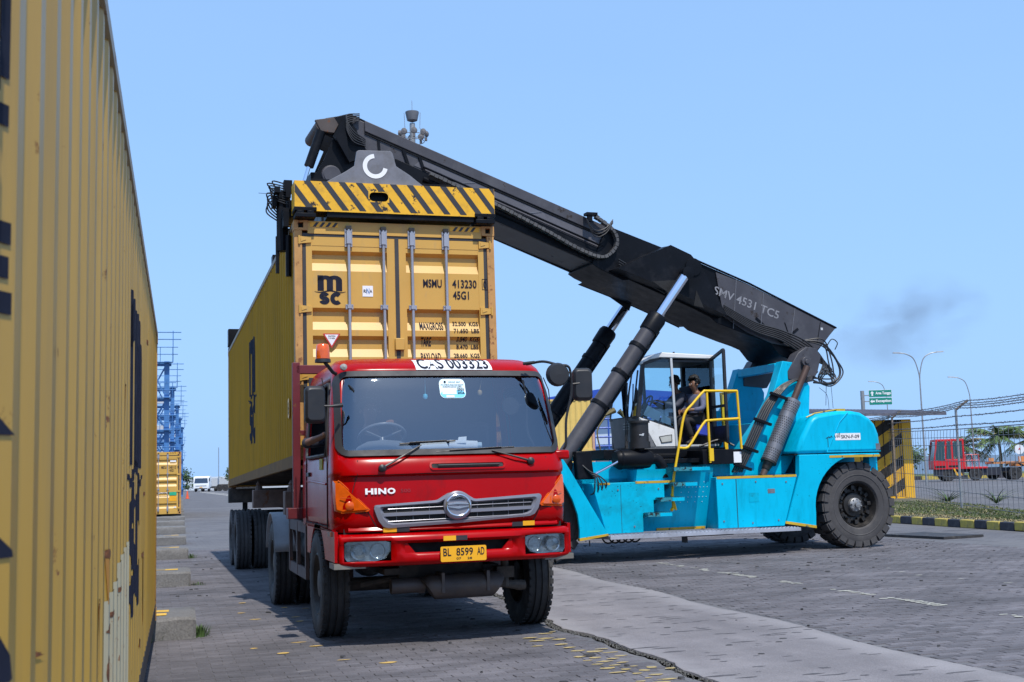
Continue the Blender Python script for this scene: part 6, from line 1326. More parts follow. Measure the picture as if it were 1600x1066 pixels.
mb = MB(); mb.tube(spline([(-3.0, .5, 2.0), (-2.6, .45, 2.12), (-2.38, .3, 2.0)], 5), .02, 6); mb.tube([(-2.5, 1.2, 2.15), (-2.2, 1.2, 2.15)], .17, 14); rs.part('rear_air_duct', mb, mBlackPl, smooth=45)

# ---- people in the cab
person('man in a grey and blue work shirt sitting in the open cab doorway', F_STK, (-2.85, .90, 2.03), dict(
    pelvis=(-2.80, .98, 2.52), waist=(-2.79, .97, 2.68), chest=(-2.77, .94, 2.90), neck=(-2.80, .92, 3.06), chin=(-2.84, .91, 3.11), head=(-2.85, .91, 3.20), crown=(-2.82, .91, 3.29), face=(-1, -.35, -.05),
    shL=(-2.74, .76, 2.97), elL=(-2.80, .66, 2.72), wrL=(-3.03, .72, 2.70), haL=(-3.10, .76, 2.70), acrossL=(0, .2, 1), shR=(-2.80, 1.14, 2.97), elR=(-2.90, 1.18, 2.74), wrR=(-3.08, 1.02, 2.68), haR=(-3.14, .96, 2.68), acrossR=(0, .2, 1),
    hipL=(-2.83, .87, 2.50), knL=(-3.12, .80, 2.52), anL=(-2.98, .80, 2.12), toeL=(-3.15, .74, 2.07), hipR=(-2.83, 1.08, 2.50), knR=(-3.16, 1.04, 2.54), anR=(-3.10, 1.02, 2.12), toeR=(-3.26, .98, 2.07)))
mb = MB(); mb.prism([(-2.90, 2.52), (-2.66, 2.50), (-2.64, 2.20), (-2.86, 2.24)], 'y', .80, .90); rs.part('blue_cloth', mb, mBlueCloth, bevel=.02)
person('machine operator in a dark shirt behind the teal cab glass at the wheel', F_STK, (-2.95, 1.45, 2.03), dict(
    pelvis=(-2.90, 1.42, 2.56), waist=(-2.89, 1.42, 2.72), chest=(-2.90, 1.42, 2.94), neck=(-2.94, 1.42, 3.10), chin=(-2.99, 1.42, 3.15), head=(-3.0, 1.42, 3.24), crown=(-2.98, 1.42, 3.33), face=(-1, 0, 0),
    shL=(-2.90, 1.22, 3.01), elL=(-3.10, 1.17, 2.80), wrL=(-3.38, 1.26, 2.90), haL=(-3.46, 1.28, 2.92), acrossL=(0, 1, 0), shR=(-2.90, 1.62, 3.01), elR=(-3.12, 1.66, 2.80), wrR=(-3.38, 1.56, 2.90), haR=(-3.46, 1.54, 2.92), acrossR=(0, 1, 0),
    hipL=(-2.93, 1.32, 2.55), knL=(-3.38, 1.28, 2.52), anL=(-3.48, 1.28, 2.12), toeL=(-3.66, 1.26, 2.08), hipR=(-2.93, 1.52, 2.55), knR=(-3.38, 1.56, 2.52), anR=(-3.48, 1.56, 2.12), toeR=(-3.66, 1.58, 2.08)), shirt=mat('dark_grey_shirt', (.06, .065, .09), .9))

# ================================================================ spreader, in the lifted container's own tilted frame
sp_t = Thing('container_spreader', 'black and yellow striped spreader frame locked onto the lifted container', 'spreader', F_TRK, HAT, tilt=-0.0192)
S_ = lambda mb: MB_shift(mb, HAT)
zb, zt = 2.985, 3.345
def end_beam(y0, stripes):
    mb = MB(); hx, hz, hw_, hh = .88, (zb + zt) / 2 + .02, .115, .055
    outer = [(0.0, zb), (2.425, zb + .0), (2.425, zt), (0.0, zt)]; hole = rrect(hx, hx + 2 * hw_, hz - hh, hz + hh, .052, 4)
    # face as strips around a real slot
    for yy, s_ in ((y0, 1), (y0 + .30, -1)):
        def q(p): 
            v = [(x, yy, z) for x, z in p]; mb.add(v if s_ > 0 else v[::-1], [tuple(range(len(p)))], 0)
        q([(0, zb), (hx, zb), (hx, zt), (0, zt)]); q([(hx + 2 * hw_, zb), (2.425, zb), (2.425, zt), (hx + 2 * hw_, zt)])
        bot = [p for p in hole if p[1] <= hz + 1e-6]; top_ = [p for p in hole if p[1] >= hz - 1e-6]
        bs = sorted(set(bot)); ts = sorted(set(top_))
        for (a, b) in zip(bs, bs[1:]):
            if b[0] - a[0] > 1e-6: q([(a[0], zb), (b[0], zb), b, a])
        for (a, b) in zip(ts, ts[1:]):
            if b[0] - a[0] > 1e-6: q([a, b, (b[0], zt), (a[0], zt)])
    n = len(hole); mb.grid([[(x, y0, z) for x, z in hole + hole[:1]], [(x, y0 + .3, z) for x, z in hole + hole[:1]]], 1)
    mb.add([(0, y0, zt), (2.425, y0, zt), (2.425, y0 + .3, zt), (0, y0 + .3, zt)], [(0, 1, 2, 3)]); mb.add([(0, y0, zb), (2.425, y0, zb), (2.425, y0 + .3, zb), (0, y0 + .3, zb)], [(3, 2, 1, 0)], 1)
    mb.add([(0, y0, zb), (0, y0, zt), (0, y0 + .3, zt), (0, y0 + .3, zb)], [(0, 1, 2, 3)]); mb.add([(2.425, y0, zb), (2.425, y0, zt), (2.425, y0 + .3, zt), (2.425, y0 + .3, zb)], [(3, 2, 1, 0)])
    return mb, (hx, hx + 2 * hw_, hz - hh, hz + hh)
mb, hb = end_beam(-.10, True); eb = sp_t.part('end_beam', S_(mb), [mYellow, mGrille], smooth=0, label='striped end beam')
mb, _ = end_beam(11.99, False); sp_t.part('end_beam', S_(mb), [mSteelBlack, mGrille], smooth=0, label='dark rear end beam')
mb = MB(); H_ = zt - zb; k = -.10; random.seed(11)
while k < 2.5:
    # stripe leaning from top-left to bottom-right, split round the slot and clipped to the beam
    pts = []
    a0, w_, sh_ = k, .078, .25
    poly = [(a0, zt), (a0 + w_, zt), (a0 + w_ + sh_, zb + .02), (a0 + sh_, zb + .02)]
    def clip(poly, xl, xh):
        for sgn, lim in ((1, xl), (-1, xh)):
            out = []
            for p, q_ in zip(poly, poly[1:] + poly[:1]):
                ip, iq = sgn * (p[0] - lim) >= 0, sgn * (q_[0] - lim) >= 0
                if ip: out.append(p)
                if ip != iq: t_ = (lim - p[0]) / (q_[0] - p[0]); out.append((lim, p[1] + (q_[1] - p[1]) * t_))
            poly = out
            if not poly: return []
        return poly
    for xl, xh, m0 in ((0.003, hb[0] - .01, 0), (hb[0] - .01, hb[1] + .01, 1), (hb[1] + .01, 2.422, 0)):
        p = clip(poly, xl, xh)
        if len(p) < 3: continue
        if m0:
            for z0, z1 in ((zb + .02, hb[2] - .012), (hb[3] + .012, zt)):
                pz = [(z, x) for x, z in p]; pz = clip(pz, z0, z1)
                if len(pz) >= 3: mb.add([(x, -.1025, z) for z, x in pz], [tuple(range(len(pz)))])
        else: mb.add([(x, -.1025, z) for x, z in p], [tuple(range(len(p)))])
    k += .205
sp_t.part('black_stripe', S_(mb), mBlackStripe, parent=eb, stuff=True, smooth=0)
mb = MB(); mb.box(.38, 2.16, -.08, .2, 2.925, zb); sp_t.part('beam_underside', S_(mb), mSteelBlack, parent=eb)
for y0 in (-.115, 12.0):
    for x0 in (-.005, 2.17):
        mb = MB(); mb.box(x0, x0 + .26, y0, y0 + .25, 2.985, 3.03); mb.box(x0 + .01, x0 + .25, y0 - .012, y0 + .24, 2.905, 2.955); mb.box(x0 + .03, x0 + .11, y0 + .0, y0 + .2, 2.95, 2.99); mb.box(x0 + .15, x0 + .23, y0 + .0, y0 + .2, 2.95, 2.99); mb.box(x0 + .02, x0 + .24, y0 + .02, y0 + .2, 3.03, 3.045)
        sp_t.part('twist_lock_housing', S_(mb), mSteelBlack, bevel=.006)
mb = MB(); mb.prism([(.36, zt), (1.56, zt), (1.38, zt + .14), (1.22, zt + .24), (1.18, zt + .40), (1.155, zt + .425), (.775, zt + .415), (.745, zt + .40), (.715, zt + .22), (.60, zt + .14)], 'y', -.06, -.02); cp = sp_t.part('crest_plate', S_(mb), mSlate, bevel=.006)
mb = MB(); mb.prism([(.2, zt), (1.9, zt), (1.9, zt + .05), (.2, zt + .05)], 'y', -.02, .2); sp_t.part('plate_foot', S_(mb), mSteelBlack)
mb = MB(); mb.quadstrip(arc(.965, zt + .225, .125, 95, 350, 26), .052, lambda a, b, o: (a, o, b), -.0645); sp_t.part('letter_c', S_(mb), mWhite, parent=cp, smooth=0)
mb = MB(); mb.box(.66, 1.78, 2.4, 9.6, 3.12, 3.75); mb.box(.90, 1.54, -.0, 12.1, 3.06, 3.40); mb.box(.7, 1.7, 6.4, 8.3, 3.55, 3.70); sp_t.part('telescopic_frame', S_(mb), mSteelBlack, bevel=.02)
mb = MB()
for y_ in (1.6, 3.0): mb.box(.05, .95, y_, y_ + .2, 2.96, 3.10)
random.seed(5)
for k in range(14):
    x, y, z = random.uniform(-.22, .0), random.uniform(.25, .75), random.uniform(2.85, 3.35); mb.box(x, x + random.uniform(.05, .12), y, y + .15, z, z + random.uniform(.05, .15))
mb.tube([(-.08, .5, 2.62), (-.08, .5, 3.3)], .07, 10); mb.tube([(-.02, .42, 2.3), (-.02, .42, 2.8)], .035, 6); mb.bar((-.14, .5, 2.35), (-.14, .5, 2.8), .04, .04, up=(0, 1, 0)); mb.box(-.10, .12, .3, .8, 3.0, 3.1)
sp_t.part('corner_gear', S_(mb), mSteelBlack)
mb = MB()
for k in range(9):
    z = 3.18 + .03 * k; mb.tube(spline([(-.02, .4, z), (-.20 - .02 * (k % 4), .45, z + .05), (-.27 + .02 * k, .5, z - .08), (-.12, .5, z - .2)], 5), .009, 5)
mb.tube([(-.36, .5, 3.33), (-.05, .5, 3.32)], .003, 4); sp_t.part('control_hose', S_(mb), mBlackPl)
# ================================================================ ground
def ground_mat():
    m = bpy.data.materials.new('yard_paving'); m.use_nodes = True; N = m.node_tree.nodes; L = m.node_tree.links; b = N['Principled BSDF']; b.inputs['Roughness'].default_value = .9
    tc = N.new('ShaderNodeTexCoord'); mp = N.new('ShaderNodeMapping'); mp.inputs['Rotation'].default_value = (0, 0, -.2961); L.new(tc.outputs['Object'], mp.inputs[0])
    br = N.new('ShaderNodeTexBrick'); br.inputs['Scale'].default_value = 1.0; br.inputs['Brick Width'].default_value = .22; br.inputs['Row Height'].default_value = .11; br.inputs['Mortar Size'].default_value = .006
    br.inputs['Color1'].default_value = (.135, .132, .140, 1); br.inputs['Color2'].default_value = (.105, .102, .110, 1); br.inputs['Mortar'].default_value = (.06, .058, .06, 1); L.new(mp.outputs[0], br.inputs[0])
    def nz_(sc, det, st=(1, 1, 1)):
        m2 = N.new('ShaderNodeMapping'); m2.inputs['Scale'].default_value = st; L.new(mp.outputs[0], m2.inputs[0]); n = N.new('ShaderNodeTexNoise'); n.inputs['Scale'].default_value = sc; n.inputs['Detail'].default_value = det; n.inputs['Roughness'].default_value = .65; L.new(m2.outputs[0], n.inputs[0]); return n.outputs['Fac']
    def mx(f, a, b_, lo, hi, mode='MIX'):
        r = N.new('ShaderNodeMapRange'); r.inputs['From Min'].default_value = lo; r.inputs['From Max'].default_value = hi; L.new(f, r.inputs[0]); x = N.new('ShaderNodeMix'); x.data_type = 'RGBA'; x.blend_type = mode; L.new(r.outputs[0], x.inputs['Factor'])
        for s_, c in ((x.inputs['A'], a), (x.inputs['B'], b_)):
            if isinstance(c, tuple): s_.default_value = (*c, 1)
            else: L.new(c, s_)
        return x.outputs['Result']
    c = mx(nz_(.35, 6), br.outputs['Color'], (.155, .150, .152), .48, .70)
    c = mx(nz_(1.3, 8, (2.2, .5, 1)), c, (.07, .068, .072), .56, .72)
    c = mx(nz_(.12, 5, (.5, 2.5, 1)), c, (.17, .165, .165), .54, .70)
    c = mx(nz_(60, 4), c, (.05, .048, .052), .52, 1.1); c = mx(nz_(.9, 8, (.6, 2.0, 1)), c, (.05, .048, .052), .57, .66)
    L.new(c, b.inputs['Base Color']); bp = N.new('ShaderNodeBump'); bp.inputs['Strength'].default_value = .3; bp.inputs['Distance'].default_value = .01; L.new(nz_(22, 6), bp.inputs['Height']); L.new(bp.outputs[0], b.inputs['Normal']); return m
def sheet(name, pts, z, m, parent=None):
    mb = MB(); mb.add([(x, y, z) for x, y in pts], [tuple(range(len(pts)))]); o = meshobj(name, mb, m, 0); o['kind'] = 'structure'; return o
mGround = ground_mat()
mb = MB(); G = [-3000, -600, -150, -40, 0, 40, 150, 600, 3000]
mb.grid([[(x, y, -.0055) for x in G] for y in (-300, -50, 0, 30, 80, 200, 600, 3000)]); go = meshobj('yard_ground', mb, mGround, 0); go['kind'] = 'structure'
# interlocking paving blocks in the foreground: real blocks with open joints
mPave = mat('paving_block_concrete', (.138, .129, .139), .9, var=.30, vs=.5, dirt=(.042, .040, .045), damt=.60, ds=.8, dstretch=(.6, 2.0, 1), bump=.5, bs=45, island=.14, rust=(.160, .150, .155), ramt=.30, rs=.7, rstretch=(.6, 1.3, 1), grain=.28, gs=60)
mPaveP = mat('paving_block_concrete_single', (.138, .129, .139), .9, var=.25, vs=9, dirt=(.05, .047, .052), damt=.5, ds=6, bump=.5, bs=45, objrand=.3, grain=.28, gs=60)
bw, bh = .222, .112
def block_geo(cx, cy, z, dz1, dz2):
    hx, hy, c = bw / 2 - .0014, bh / 2 - .0014, .0035
    v = [(cx - hx, cy - hy, -.009), (cx + hx, cy - hy, -.009), (cx + hx, cy + hy, -.009), (cx - hx, cy + hy, -.009), (cx - hx + c, cy - hy + c, z - dz1 - dz2), (cx + hx - c, cy - hy + c, z + dz1 - dz2), (cx + hx - c, cy + hy - c, z + dz1 + dz2), (cx - hx + c, cy + hy - c, z - dz1 + dz2)]
    return v, [(4, 5, 6, 7), (0, 1, 5, 4), (1, 2, 6, 5), (2, 3, 7, 6), (3, 0, 4, 7)]
random.seed(21)
# regions in the truck frame: x across, y back
def crack_w(a): return 2.42 + .05 * math.sin(a * 1.3) + .028 * math.sin(a * 4.1 + 1) + (.30 * max(0, min(1, (a + 2.2) / 2.6)))
def slab_w(a): return 4.62 + .09 * (a + 1) * .5 + .05 * math.sin(a * 1.7)
blocks = []
for j in range(int(34 / bh)):
    y = -9.5 + j * bh
    x = -4.2 + (bw / 2 if j % 2 else 0)
    while x < 14:
        if (-4.2 < x < crack_w(y) - .16 and y < 16) or (slab_w(y) + .12 < x < 13.5 and y < 13):
            blocks.append((x, y))
        x += bw
cyw, syw = math.cos(F_TRK[2]), math.sin(F_TRK[2])
def depth_of(b):
    X, Y = fw(F_TRK, *b); return Y
def inview(b):
    X, Y = fw(F_TRK, *b); return Y > 8.5 and -.47 * Y < X < .45 * Y
blocks = [b for b in blocks if inview(b)]
blocks.sort(key=depth_of)
near = [b for b in blocks if slab_w(b[1]) < b[0]][:200] + [b for b in blocks if b[0] < 3][:90]; ns = set(near)
random.shuffle(near)
mb = MB(); rest = [b for b in blocks if b not in ns]
V = []; Fc = []
for x, y in rest:
    v, f = block_geo(x, y, random.uniform(-.003, .003), random.uniform(-.0012, .0012), random.uniform(-.001, .001)); o_ = len(V); V += v; Fc += [tuple(i + o_ for i in q) for q in f]
mb.v = V; mb.f = Fc; mb.m = [0] * len(Fc)
pav = meshobj('paving_blocks', mb, mPave, 0); pav.parent = None; pav.location = (*C0, 0); pav.rotation_euler = (0, 0, F_TRK[2]); pav['kind'] = 'stuff'
pr0 = bpy.data.objects.new('block_paving', None); COL.objects.link(pr0); pr0.location = (*C0, 0); pr0.rotation_euler = (0, 0, F_TRK[2]); pr0['kind'] = 'structure'
proto = []
for k in range(6):
    v, f = block_geo(0, 0, random.uniform(-.003, .003), random.uniform(-.0012, .0012), random.uniform(-.001, .001)); mb = MB(); mb.add(v, f); o = meshobj('paving_block', mb, mPaveP, 0); COL.objects.unlink(o); proto.append(o)
for i, (x, y) in enumerate(near):
    c = proto[i % 6].copy(); COL.objects.link(c); c.parent = pr0; c.location = (x, y, 0)
# concrete strip with its broken edge
mb = MB(); ys = [-9.5 + .12 * k for k in range(330)]; random.seed(3)
L0 = [(crack_w(y) + random.uniform(-.018, .018) + .02, y) for y in ys]; R0 = [(slab_w(y) + random.uniform(-.01, .01), y) for y in ys]
cols = [([(x, y, -.008) for x, y in L0], 1), ([(x + .004, y, .008) for x, y in L0], 1), ([(x + .02, y, .012) for x, y in L0], 1), ([(x + .42, y, .012) for x, y in L0], 0), ([(x - .62, y, .012) for x, y in R0], 0), ([(x - .14, y, .012) for x, y in R0], 1), ([(x - .03, y, .012) for x, y in R0], .8), ([(x, y, .002) for x, y in R0], .8)]
mb.grid([c for c, _ in cols])
mSlab = mConc.copy(); mSlab.name = 'dust_edged_concrete'; N = mSlab.node_tree.nodes; L = mSlab.node_tree.links; bs_ = N['Principled BSDF']; src = bs_.inputs['Base Color'].links[0].from_socket
at_ = N.new('ShaderNodeAttribute'); at_.attribute_name = 'edge_dust'; tc = N.new('ShaderNodeTexCoord'); nn = N.new('ShaderNodeTexNoise'); nn.inputs['Scale'].default_value = 2.2; nn.inputs['Detail'].default_value = 7; nn.inputs['Roughness'].default_value = .7; L.new(tc.outputs['Object'], nn.inputs[0])
ad = N.new('ShaderNodeMath'); ad.operation = 'ADD'; L.new(at_.outputs['Fac'], ad.inputs[0]); L.new(nn.outputs['Fac'], ad.inputs[1]); mr = N.new('ShaderNodeMapRange'); mr.interpolation_type = 'SMOOTHSTEP'; mr.inputs['From Min'].default_value = .75; mr.inputs['From Max'].default_value = 1.75; mr.inputs['To Max'].default_value = .5; L.new(ad.outputs[0], mr.inputs[0])
mxn = N.new('ShaderNodeMix'); mxn.data_type = 'RGBA'; L.new(mr.outputs[0], mxn.inputs['Factor']); L.new(src, mxn.inputs['A']); mxn.inputs['B'].default_value = (.31, .295, .30, 1); L.new(mxn.outputs['Result'], bs_.inputs['Base Color'])
cs_ = meshobj('concrete_strip', mb, mSlab, 0)
ev = [v for c, v in cols for _ in c]; at2 = cs_.data.attributes.new('edge_dust', 'FLOAT', 'POINT'); at2.data.foreach_set('value', ev)
cs_['kind'] = 'structure'; cs_.location = (*C0, 0); cs_.rotation_euler = (0, 0, F_TRK[2])
mb = MB(); mb.grid([[(crack_w(y) + random.uniform(-.075, -.035), y, -.0055) for y in ys if y < 14], [(crack_w(y) + .03, y, -.0055) for y in ys if y < 14]])
o = meshobj('crack_bed', mb, mat('dark_crack_soil', (.03, .028, .026), .95, var=.4, vs=20, bump=.8, bs=60), 0); o['kind'] = 'structure'; o.location = (*C0, 0); o.rotation_euler = (0, 0, F_TRK[2])
mb = MB()
for k in range(2600):
    y = random.uniform(-8, 9); x = crack_w(y) + random.gauss(-.02, .022); r_ = random.uniform(.003, .011); mb.v += [(x + r_, y, -.004), (x - r_ * .5, y + r_ * .8, -.004), (x - r_ * .5, y - r_ * .8, -.004), (x, y, r_ * 1.1)]; i = len(mb.v) - 4; mb.f += [(i, i + 1, i + 3), (i + 1, i + 2, i + 3), (i + 2, i, i + 3)]; mb.m += [0] * 3
o = meshobj('crack_gravel', mb, mat('crack_gravel', (.12, .115, .105), .95, island=.5), 0); o['kind'] = 'stuff'; o.location = (*C0, 0); o.rotation_euler = (0, 0, F_TRK[2])
# loose chips and blackened spots
mb = MB()
for k in range(420):
    x = random.uniform(-3.2, 14) ; y = random.uniform(-7, 14) if random.random() < .8 else random.uniform(-7, 30); r_ = random.uniform(.008, .035) * (1 if k % 4 else 1.6); n = 7
    pts = [(x + r_ * 1.3 * math.cos(2 * PI * j / n) * random.uniform(.5, 1.1), y + r_ * .9 * math.sin(2 * PI * j / n) * random.uniform(.5, 1.1)) for j in range(n)]; h_ = random.uniform(.004, .012)
    i = len(mb.v); mb.v += [(a, b, .004) for a, b in pts] + [(x + (a - x) * .7, y + (b - y) * .7, .014 + h_ * .4) for a, b in pts]; mb.f += [tuple(range(i + n, i + 2 * n))] + [(i + j, i + (j + 1) % n, i + n + (j + 1) % n, i + n + j) for j in range(n)]; mb.m += [0] * (n + 1)
o = meshobj('stone_chips', mb, mat('dark_stone_chip', (.035, .034, .036), .9, island=.5), 0); o['kind'] = 'stuff'; o.location = (*C0, 0); o.rotation_euler = (0, 0, F_TRK[2])
# worn road paint: flakes left on single blocks
def flakes(name, fn, n, m, sx, sy, z=.0055, snap=True):
    mb = MB()
    for k in range(n):
        x, y = fn(); row = round((y + 9.5) / bh); yy = -9.5 + row * bh; off = (bw / 2 if row % 2 else 0) - 4.2; col_ = round((x - off) / bw); xx = off + col_ * bw if snap else x
        w_, h_ = sx * random.uniform(.35, 1), sy * random.uniform(.4, 1); N_ = 9
        pts = [(xx + w_ * math.cos(2 * PI * j / N_) * random.uniform(.6, 1.05), yy + h_ * math.sin(2 * PI * j / N_) * random.uniform(.6, 1.05), z + k * .00001) for j in range(N_)]
        mb.add(pts, [tuple(range(N_))])
    o = meshobj(name, mb, m, 0); o['kind'] = 'structure'; o.location = (*C0, 0); o.rotation_euler = (0, 0, F_TRK[2]); return o
mLineY = mat('worn_yellow_line', (.42, .32, .13), .85, var=.25, vs=15, dirt=(.2, .18, .13), damt=.4, ds=14); mLineW = mat('worn_white_line', (.50, .49, .42), .85, var=.2, vs=12, dirt=(.2, .19, .17), damt=.45, ds=12)
random.seed(12)
def crackline():
    y = random.choice((random.uniform(-5.6, -2.2), random.uniform(-6.2, -3.6))); return (2.04 + random.gauss(0, .10), y)
flakes('yellow_line_marking', crackline, 64, mLineY, .10, .050)
flakes('yellow_line_marking', lambda: (random.choice((-.05, .3, -.4)) + random.gauss(0, .3), random.uniform(-4.4, 4.5)), 13, mat('worn_orange_line', (.55, .36, .10), .85, var=.3, vs=15), .10, .05)
def rline():
    s_ = random.choice(((5.4, 3.2), (3.0, 1.8), (1.2, .7), (.2, -1.0), (-1.4, -2.4), (-3.2, -4.2))); return (6.76 + random.gauss(0, .035), random.uniform(s_[0], s_[1]))
flakes('white_line_marking', rline, 120, mLineW, .085, .05, snap=False); flakes('white_line_marking', lambda: (8.9 + random.gauss(0, .05), random.uniform(-2.0, 2.5)), 9, mLineW, .10, .04)
mb = MB(); mb.grid([[(8.55 + .02 * math.sin(y), y, .0045 if y < 60 else -.004) for y in [70 + 4 * k for k in range(45)]], [(8.85, y, -.004) for y in [70 + 4 * k for k in range(45)]]]); mb.grid([[(9.9, y, -.004) for y in [70 + 4 * k for k in range(45)]], [(10.1, y, -.004) for y in [70 + 4 * k for k in range(45)]]])
o = meshobj('far_line_marking', mb, mLineW, 0); o['kind'] = 'structure'; o.location = (*C0, 0); o.rotation_euler = (0, 0, F_TRK[2])
mb = MB(); mb.grid([[(9.0, y, -.003) for y in [60 + 5 * k for k in range(40)]], [(9.8, y, -.003) for y in [60 + 5 * k for k in range(40)]]]); o = meshobj('far_concrete_strip', mb, mConc, 0); o['kind'] = 'structure'; o.location = (*C0, 0); o.rotation_euler = (0, 0, F_TRK[2])
random.seed(31); mb = MB()
for k in range(150):
    y = random.uniform(-7, 5); a, b = crack_w(y) + .15, slab_w(y) - .1; x = random.uniform(a, b); w_ = random.uniform(.03, .17); h_ = random.uniform(.010, .035); n = 9
    mb.add([(x + w_ * math.cos(2 * PI * j / n) * random.uniform(.5, 1.1), y + h_ * math.sin(2 * PI * j / n) * random.uniform(.5, 1.2), .0128 + k * 2e-6) for j in range(n)], [tuple(range(n))])
o = meshobj('oil_stain', mb, mat('oil_stain', (.075, .07, .075), .85, var=.3, vs=8, grain=.3, gs=60), 0); o['kind'] = 'structure'; o.location = (*C0, 0); o.rotation_euler = (0, 0, F_TRK[2])
# road plate left lying near the kerb
mb = MB(); mb.prism([(13.9, 9.35), (14.14, 7.58), (15.25, 7.75), (15.05, 9.5)], 'z', .002, .05); single('cover_plate', MB_shift(mb, (0, 0, 0)), mat('dark_plate_steel', (.035, .032, .032), .7, var=.3, dirt=DUST, damt=.3), 'dark steel cover plate lying on the paving in front of the kerb', 'cover plate', F_TRK, (15, 9.3, 0))

# ================================================================ concrete pads of the container row
pad_y = [.0, 6.62, 13.7, 20.2, 27.6, 34.2, 40.8] + [47.4 + 6.6 * k for k in range(9)]
words = ['nearest low concrete pad with two yellow stripes, beside the near container', 'second concrete pad of the row, with a dark top and broken corner', 'third concrete pad from the camera, with a short yellow mark', 'fourth concrete pad from the camera along the container row', 'fifth concrete pad from the camera along the container row', 'sixth concrete pad, just in front of the distant ochre container']
for i, y0 in enumerate(pad_y):
    random.seed(40 + i); x1 = .36 + .03 * random.random(); nx = 22
    prof_ = [(-.02, 0), (-.012, .12), (.0, .19), (.035, .222), (.6, .225), (1.06, .222), (1.10, .19), (1.12, 0)]
    rows = []
    for a, b in prof_: rows.append([(-2.9 + (x1 + 2.9) * k / nx, y0 + a + random.uniform(-.012, .012) * (b > 0), b + random.uniform(-.006, .006) * (0 < b < .223)) for k in range(nx + 1)])
    for r_ in rows: x, y, z = r_[-1]; r_[-1] = (x - (.05 if z > .2 else .02), y, z)
    mb = MB(); mb.grid([r_[::-1] for r_ in rows]); e = [r_[-1] for r_ in rows]; mb.add([(x1 + .012, (y - y0) * .96 + y0 + .02, z * .93) for x, y, z in e], [tuple(range(len(e)))]); j = len(mb.v) - len(e)
    for k in range(len(e) - 1): mb.f.append((k * (nx + 1), (k + 1) * (nx + 1), j + k + 1, j + k)); mb.m.append(0)
    at = (-1.2, y0 + .5, 0)
    lab = words[i] if i < 6 else ['first', 'second', 'third', 'fourth', 'fifth', 'sixth', 'seventh', 'eighth', 'ninth', 'tenth'][i - 6] + ' concrete pad beyond the front door of the distant ochre container'
    t = Thing('concrete_pad', lab, 'concrete pad', F_ROW, at, 'concrete pads of the container row'); t.part('pad_block', mb, mPad, smooth=30)
    if i < 4:
        mb = MB()
        for yy, xa, xb, w_ in ((.28, -.9, x1 - .28, .10), (.62, -.9, x1 - .26, .09)) if i == 0 else ((.5, -.2, x1 - .18, .12),):
            mb.add([(xa, y0 + yy, .2285), (xb - .2, y0 + yy, .2285), (xb - .2, y0 + yy - .07, .2285), (xb, y0 + yy - .07, .2285), (xb, y0 + yy + w_ + .05, .2285), (xb - .19, y0 + yy + w_ + .05, .2285), (xb - .19, y0 + yy + w_ * .6, .2285), (xa, y0 + yy + w_ * .6, .2285)], [tuple(range(8))])
        t.part('yellow_paint_mark', mb, mat('scuffed_yellow_paint', (.72, .42, .03), .7, var=.2, vs=8, dirt=(.3, .25, .15), damt=.3), smooth=0)
# weeds by the pads
mWeed = mat('green_weed', (.06, .11, .025), .7, var=.3, vs=5, island=.4)
def tuft(mb, x, y, z, n, h, spread, w_=.006, seed=0, lean=.5):
    rn = random.Random(seed)
    for k in range(n):
        a = rn.uniform(0, 2 * PI); r_ = abs(rn.gauss(0, spread)); bx_, by_ = x + r_ * math.cos(a) * .6, y + r_ * math.sin(a) * .6; hh = h * rn.uniform(.4, 1); l_ = hh * lean * rn.uniform(.2, 1.2); d = (math.cos(a), math.sin(a)); pr_ = (-d[1] * w_, d[0] * w_)
        p = [(bx_, by_, z), (bx_ + d[0] * l_ * .35, by_ + d[1] * l_ * .35, z + hh * .6), (bx_ + d[0] * l_, by_ + d[1] * l_, z + hh * (1 - .3 * lean))]
        i = len(mb.v); mb.v += [(p[0][0] - pr_[0], p[0][1] - pr_[1], p[0][2]), (p[0][0] + pr_[0], p[0][1] + pr_[1], p[0][2]), (p[1][0] + pr_[0] * .8, p[1][1] + pr_[1] * .8, p[1][2]), (p[1][0] - pr_[0] * .8, p[1][1] - pr_[1] * .8, p[1][2]), p[2]]; mb.f += [(i, i + 1, i + 2, i + 3), (i + 3, i + 2, i + 4)]; mb.m += [0, 0]
for (x, y, n, h, sp_, lab) in ((.42, .15, 130, .16, .10, 'weed tuft at the right end of the nearest pad'), (-.15, -.05, 90, .10, .16, 'low weeds at the foot of the nearest pad'), (.45, 13.9, 60, .14, .10, 'weed tuft at the right end of the third pad'), (.50, 6.7, 30, .08, .12, 'small weeds by the broken corner of the second pad')):
    mb = MB(); tuft(mb, x, y, 0, n, h, sp_, .005, seed=n); single('weed_tuft', mb, mWeed, lab, 'weed', F_ROW, (x, y, 0), 'weeds around the pads')

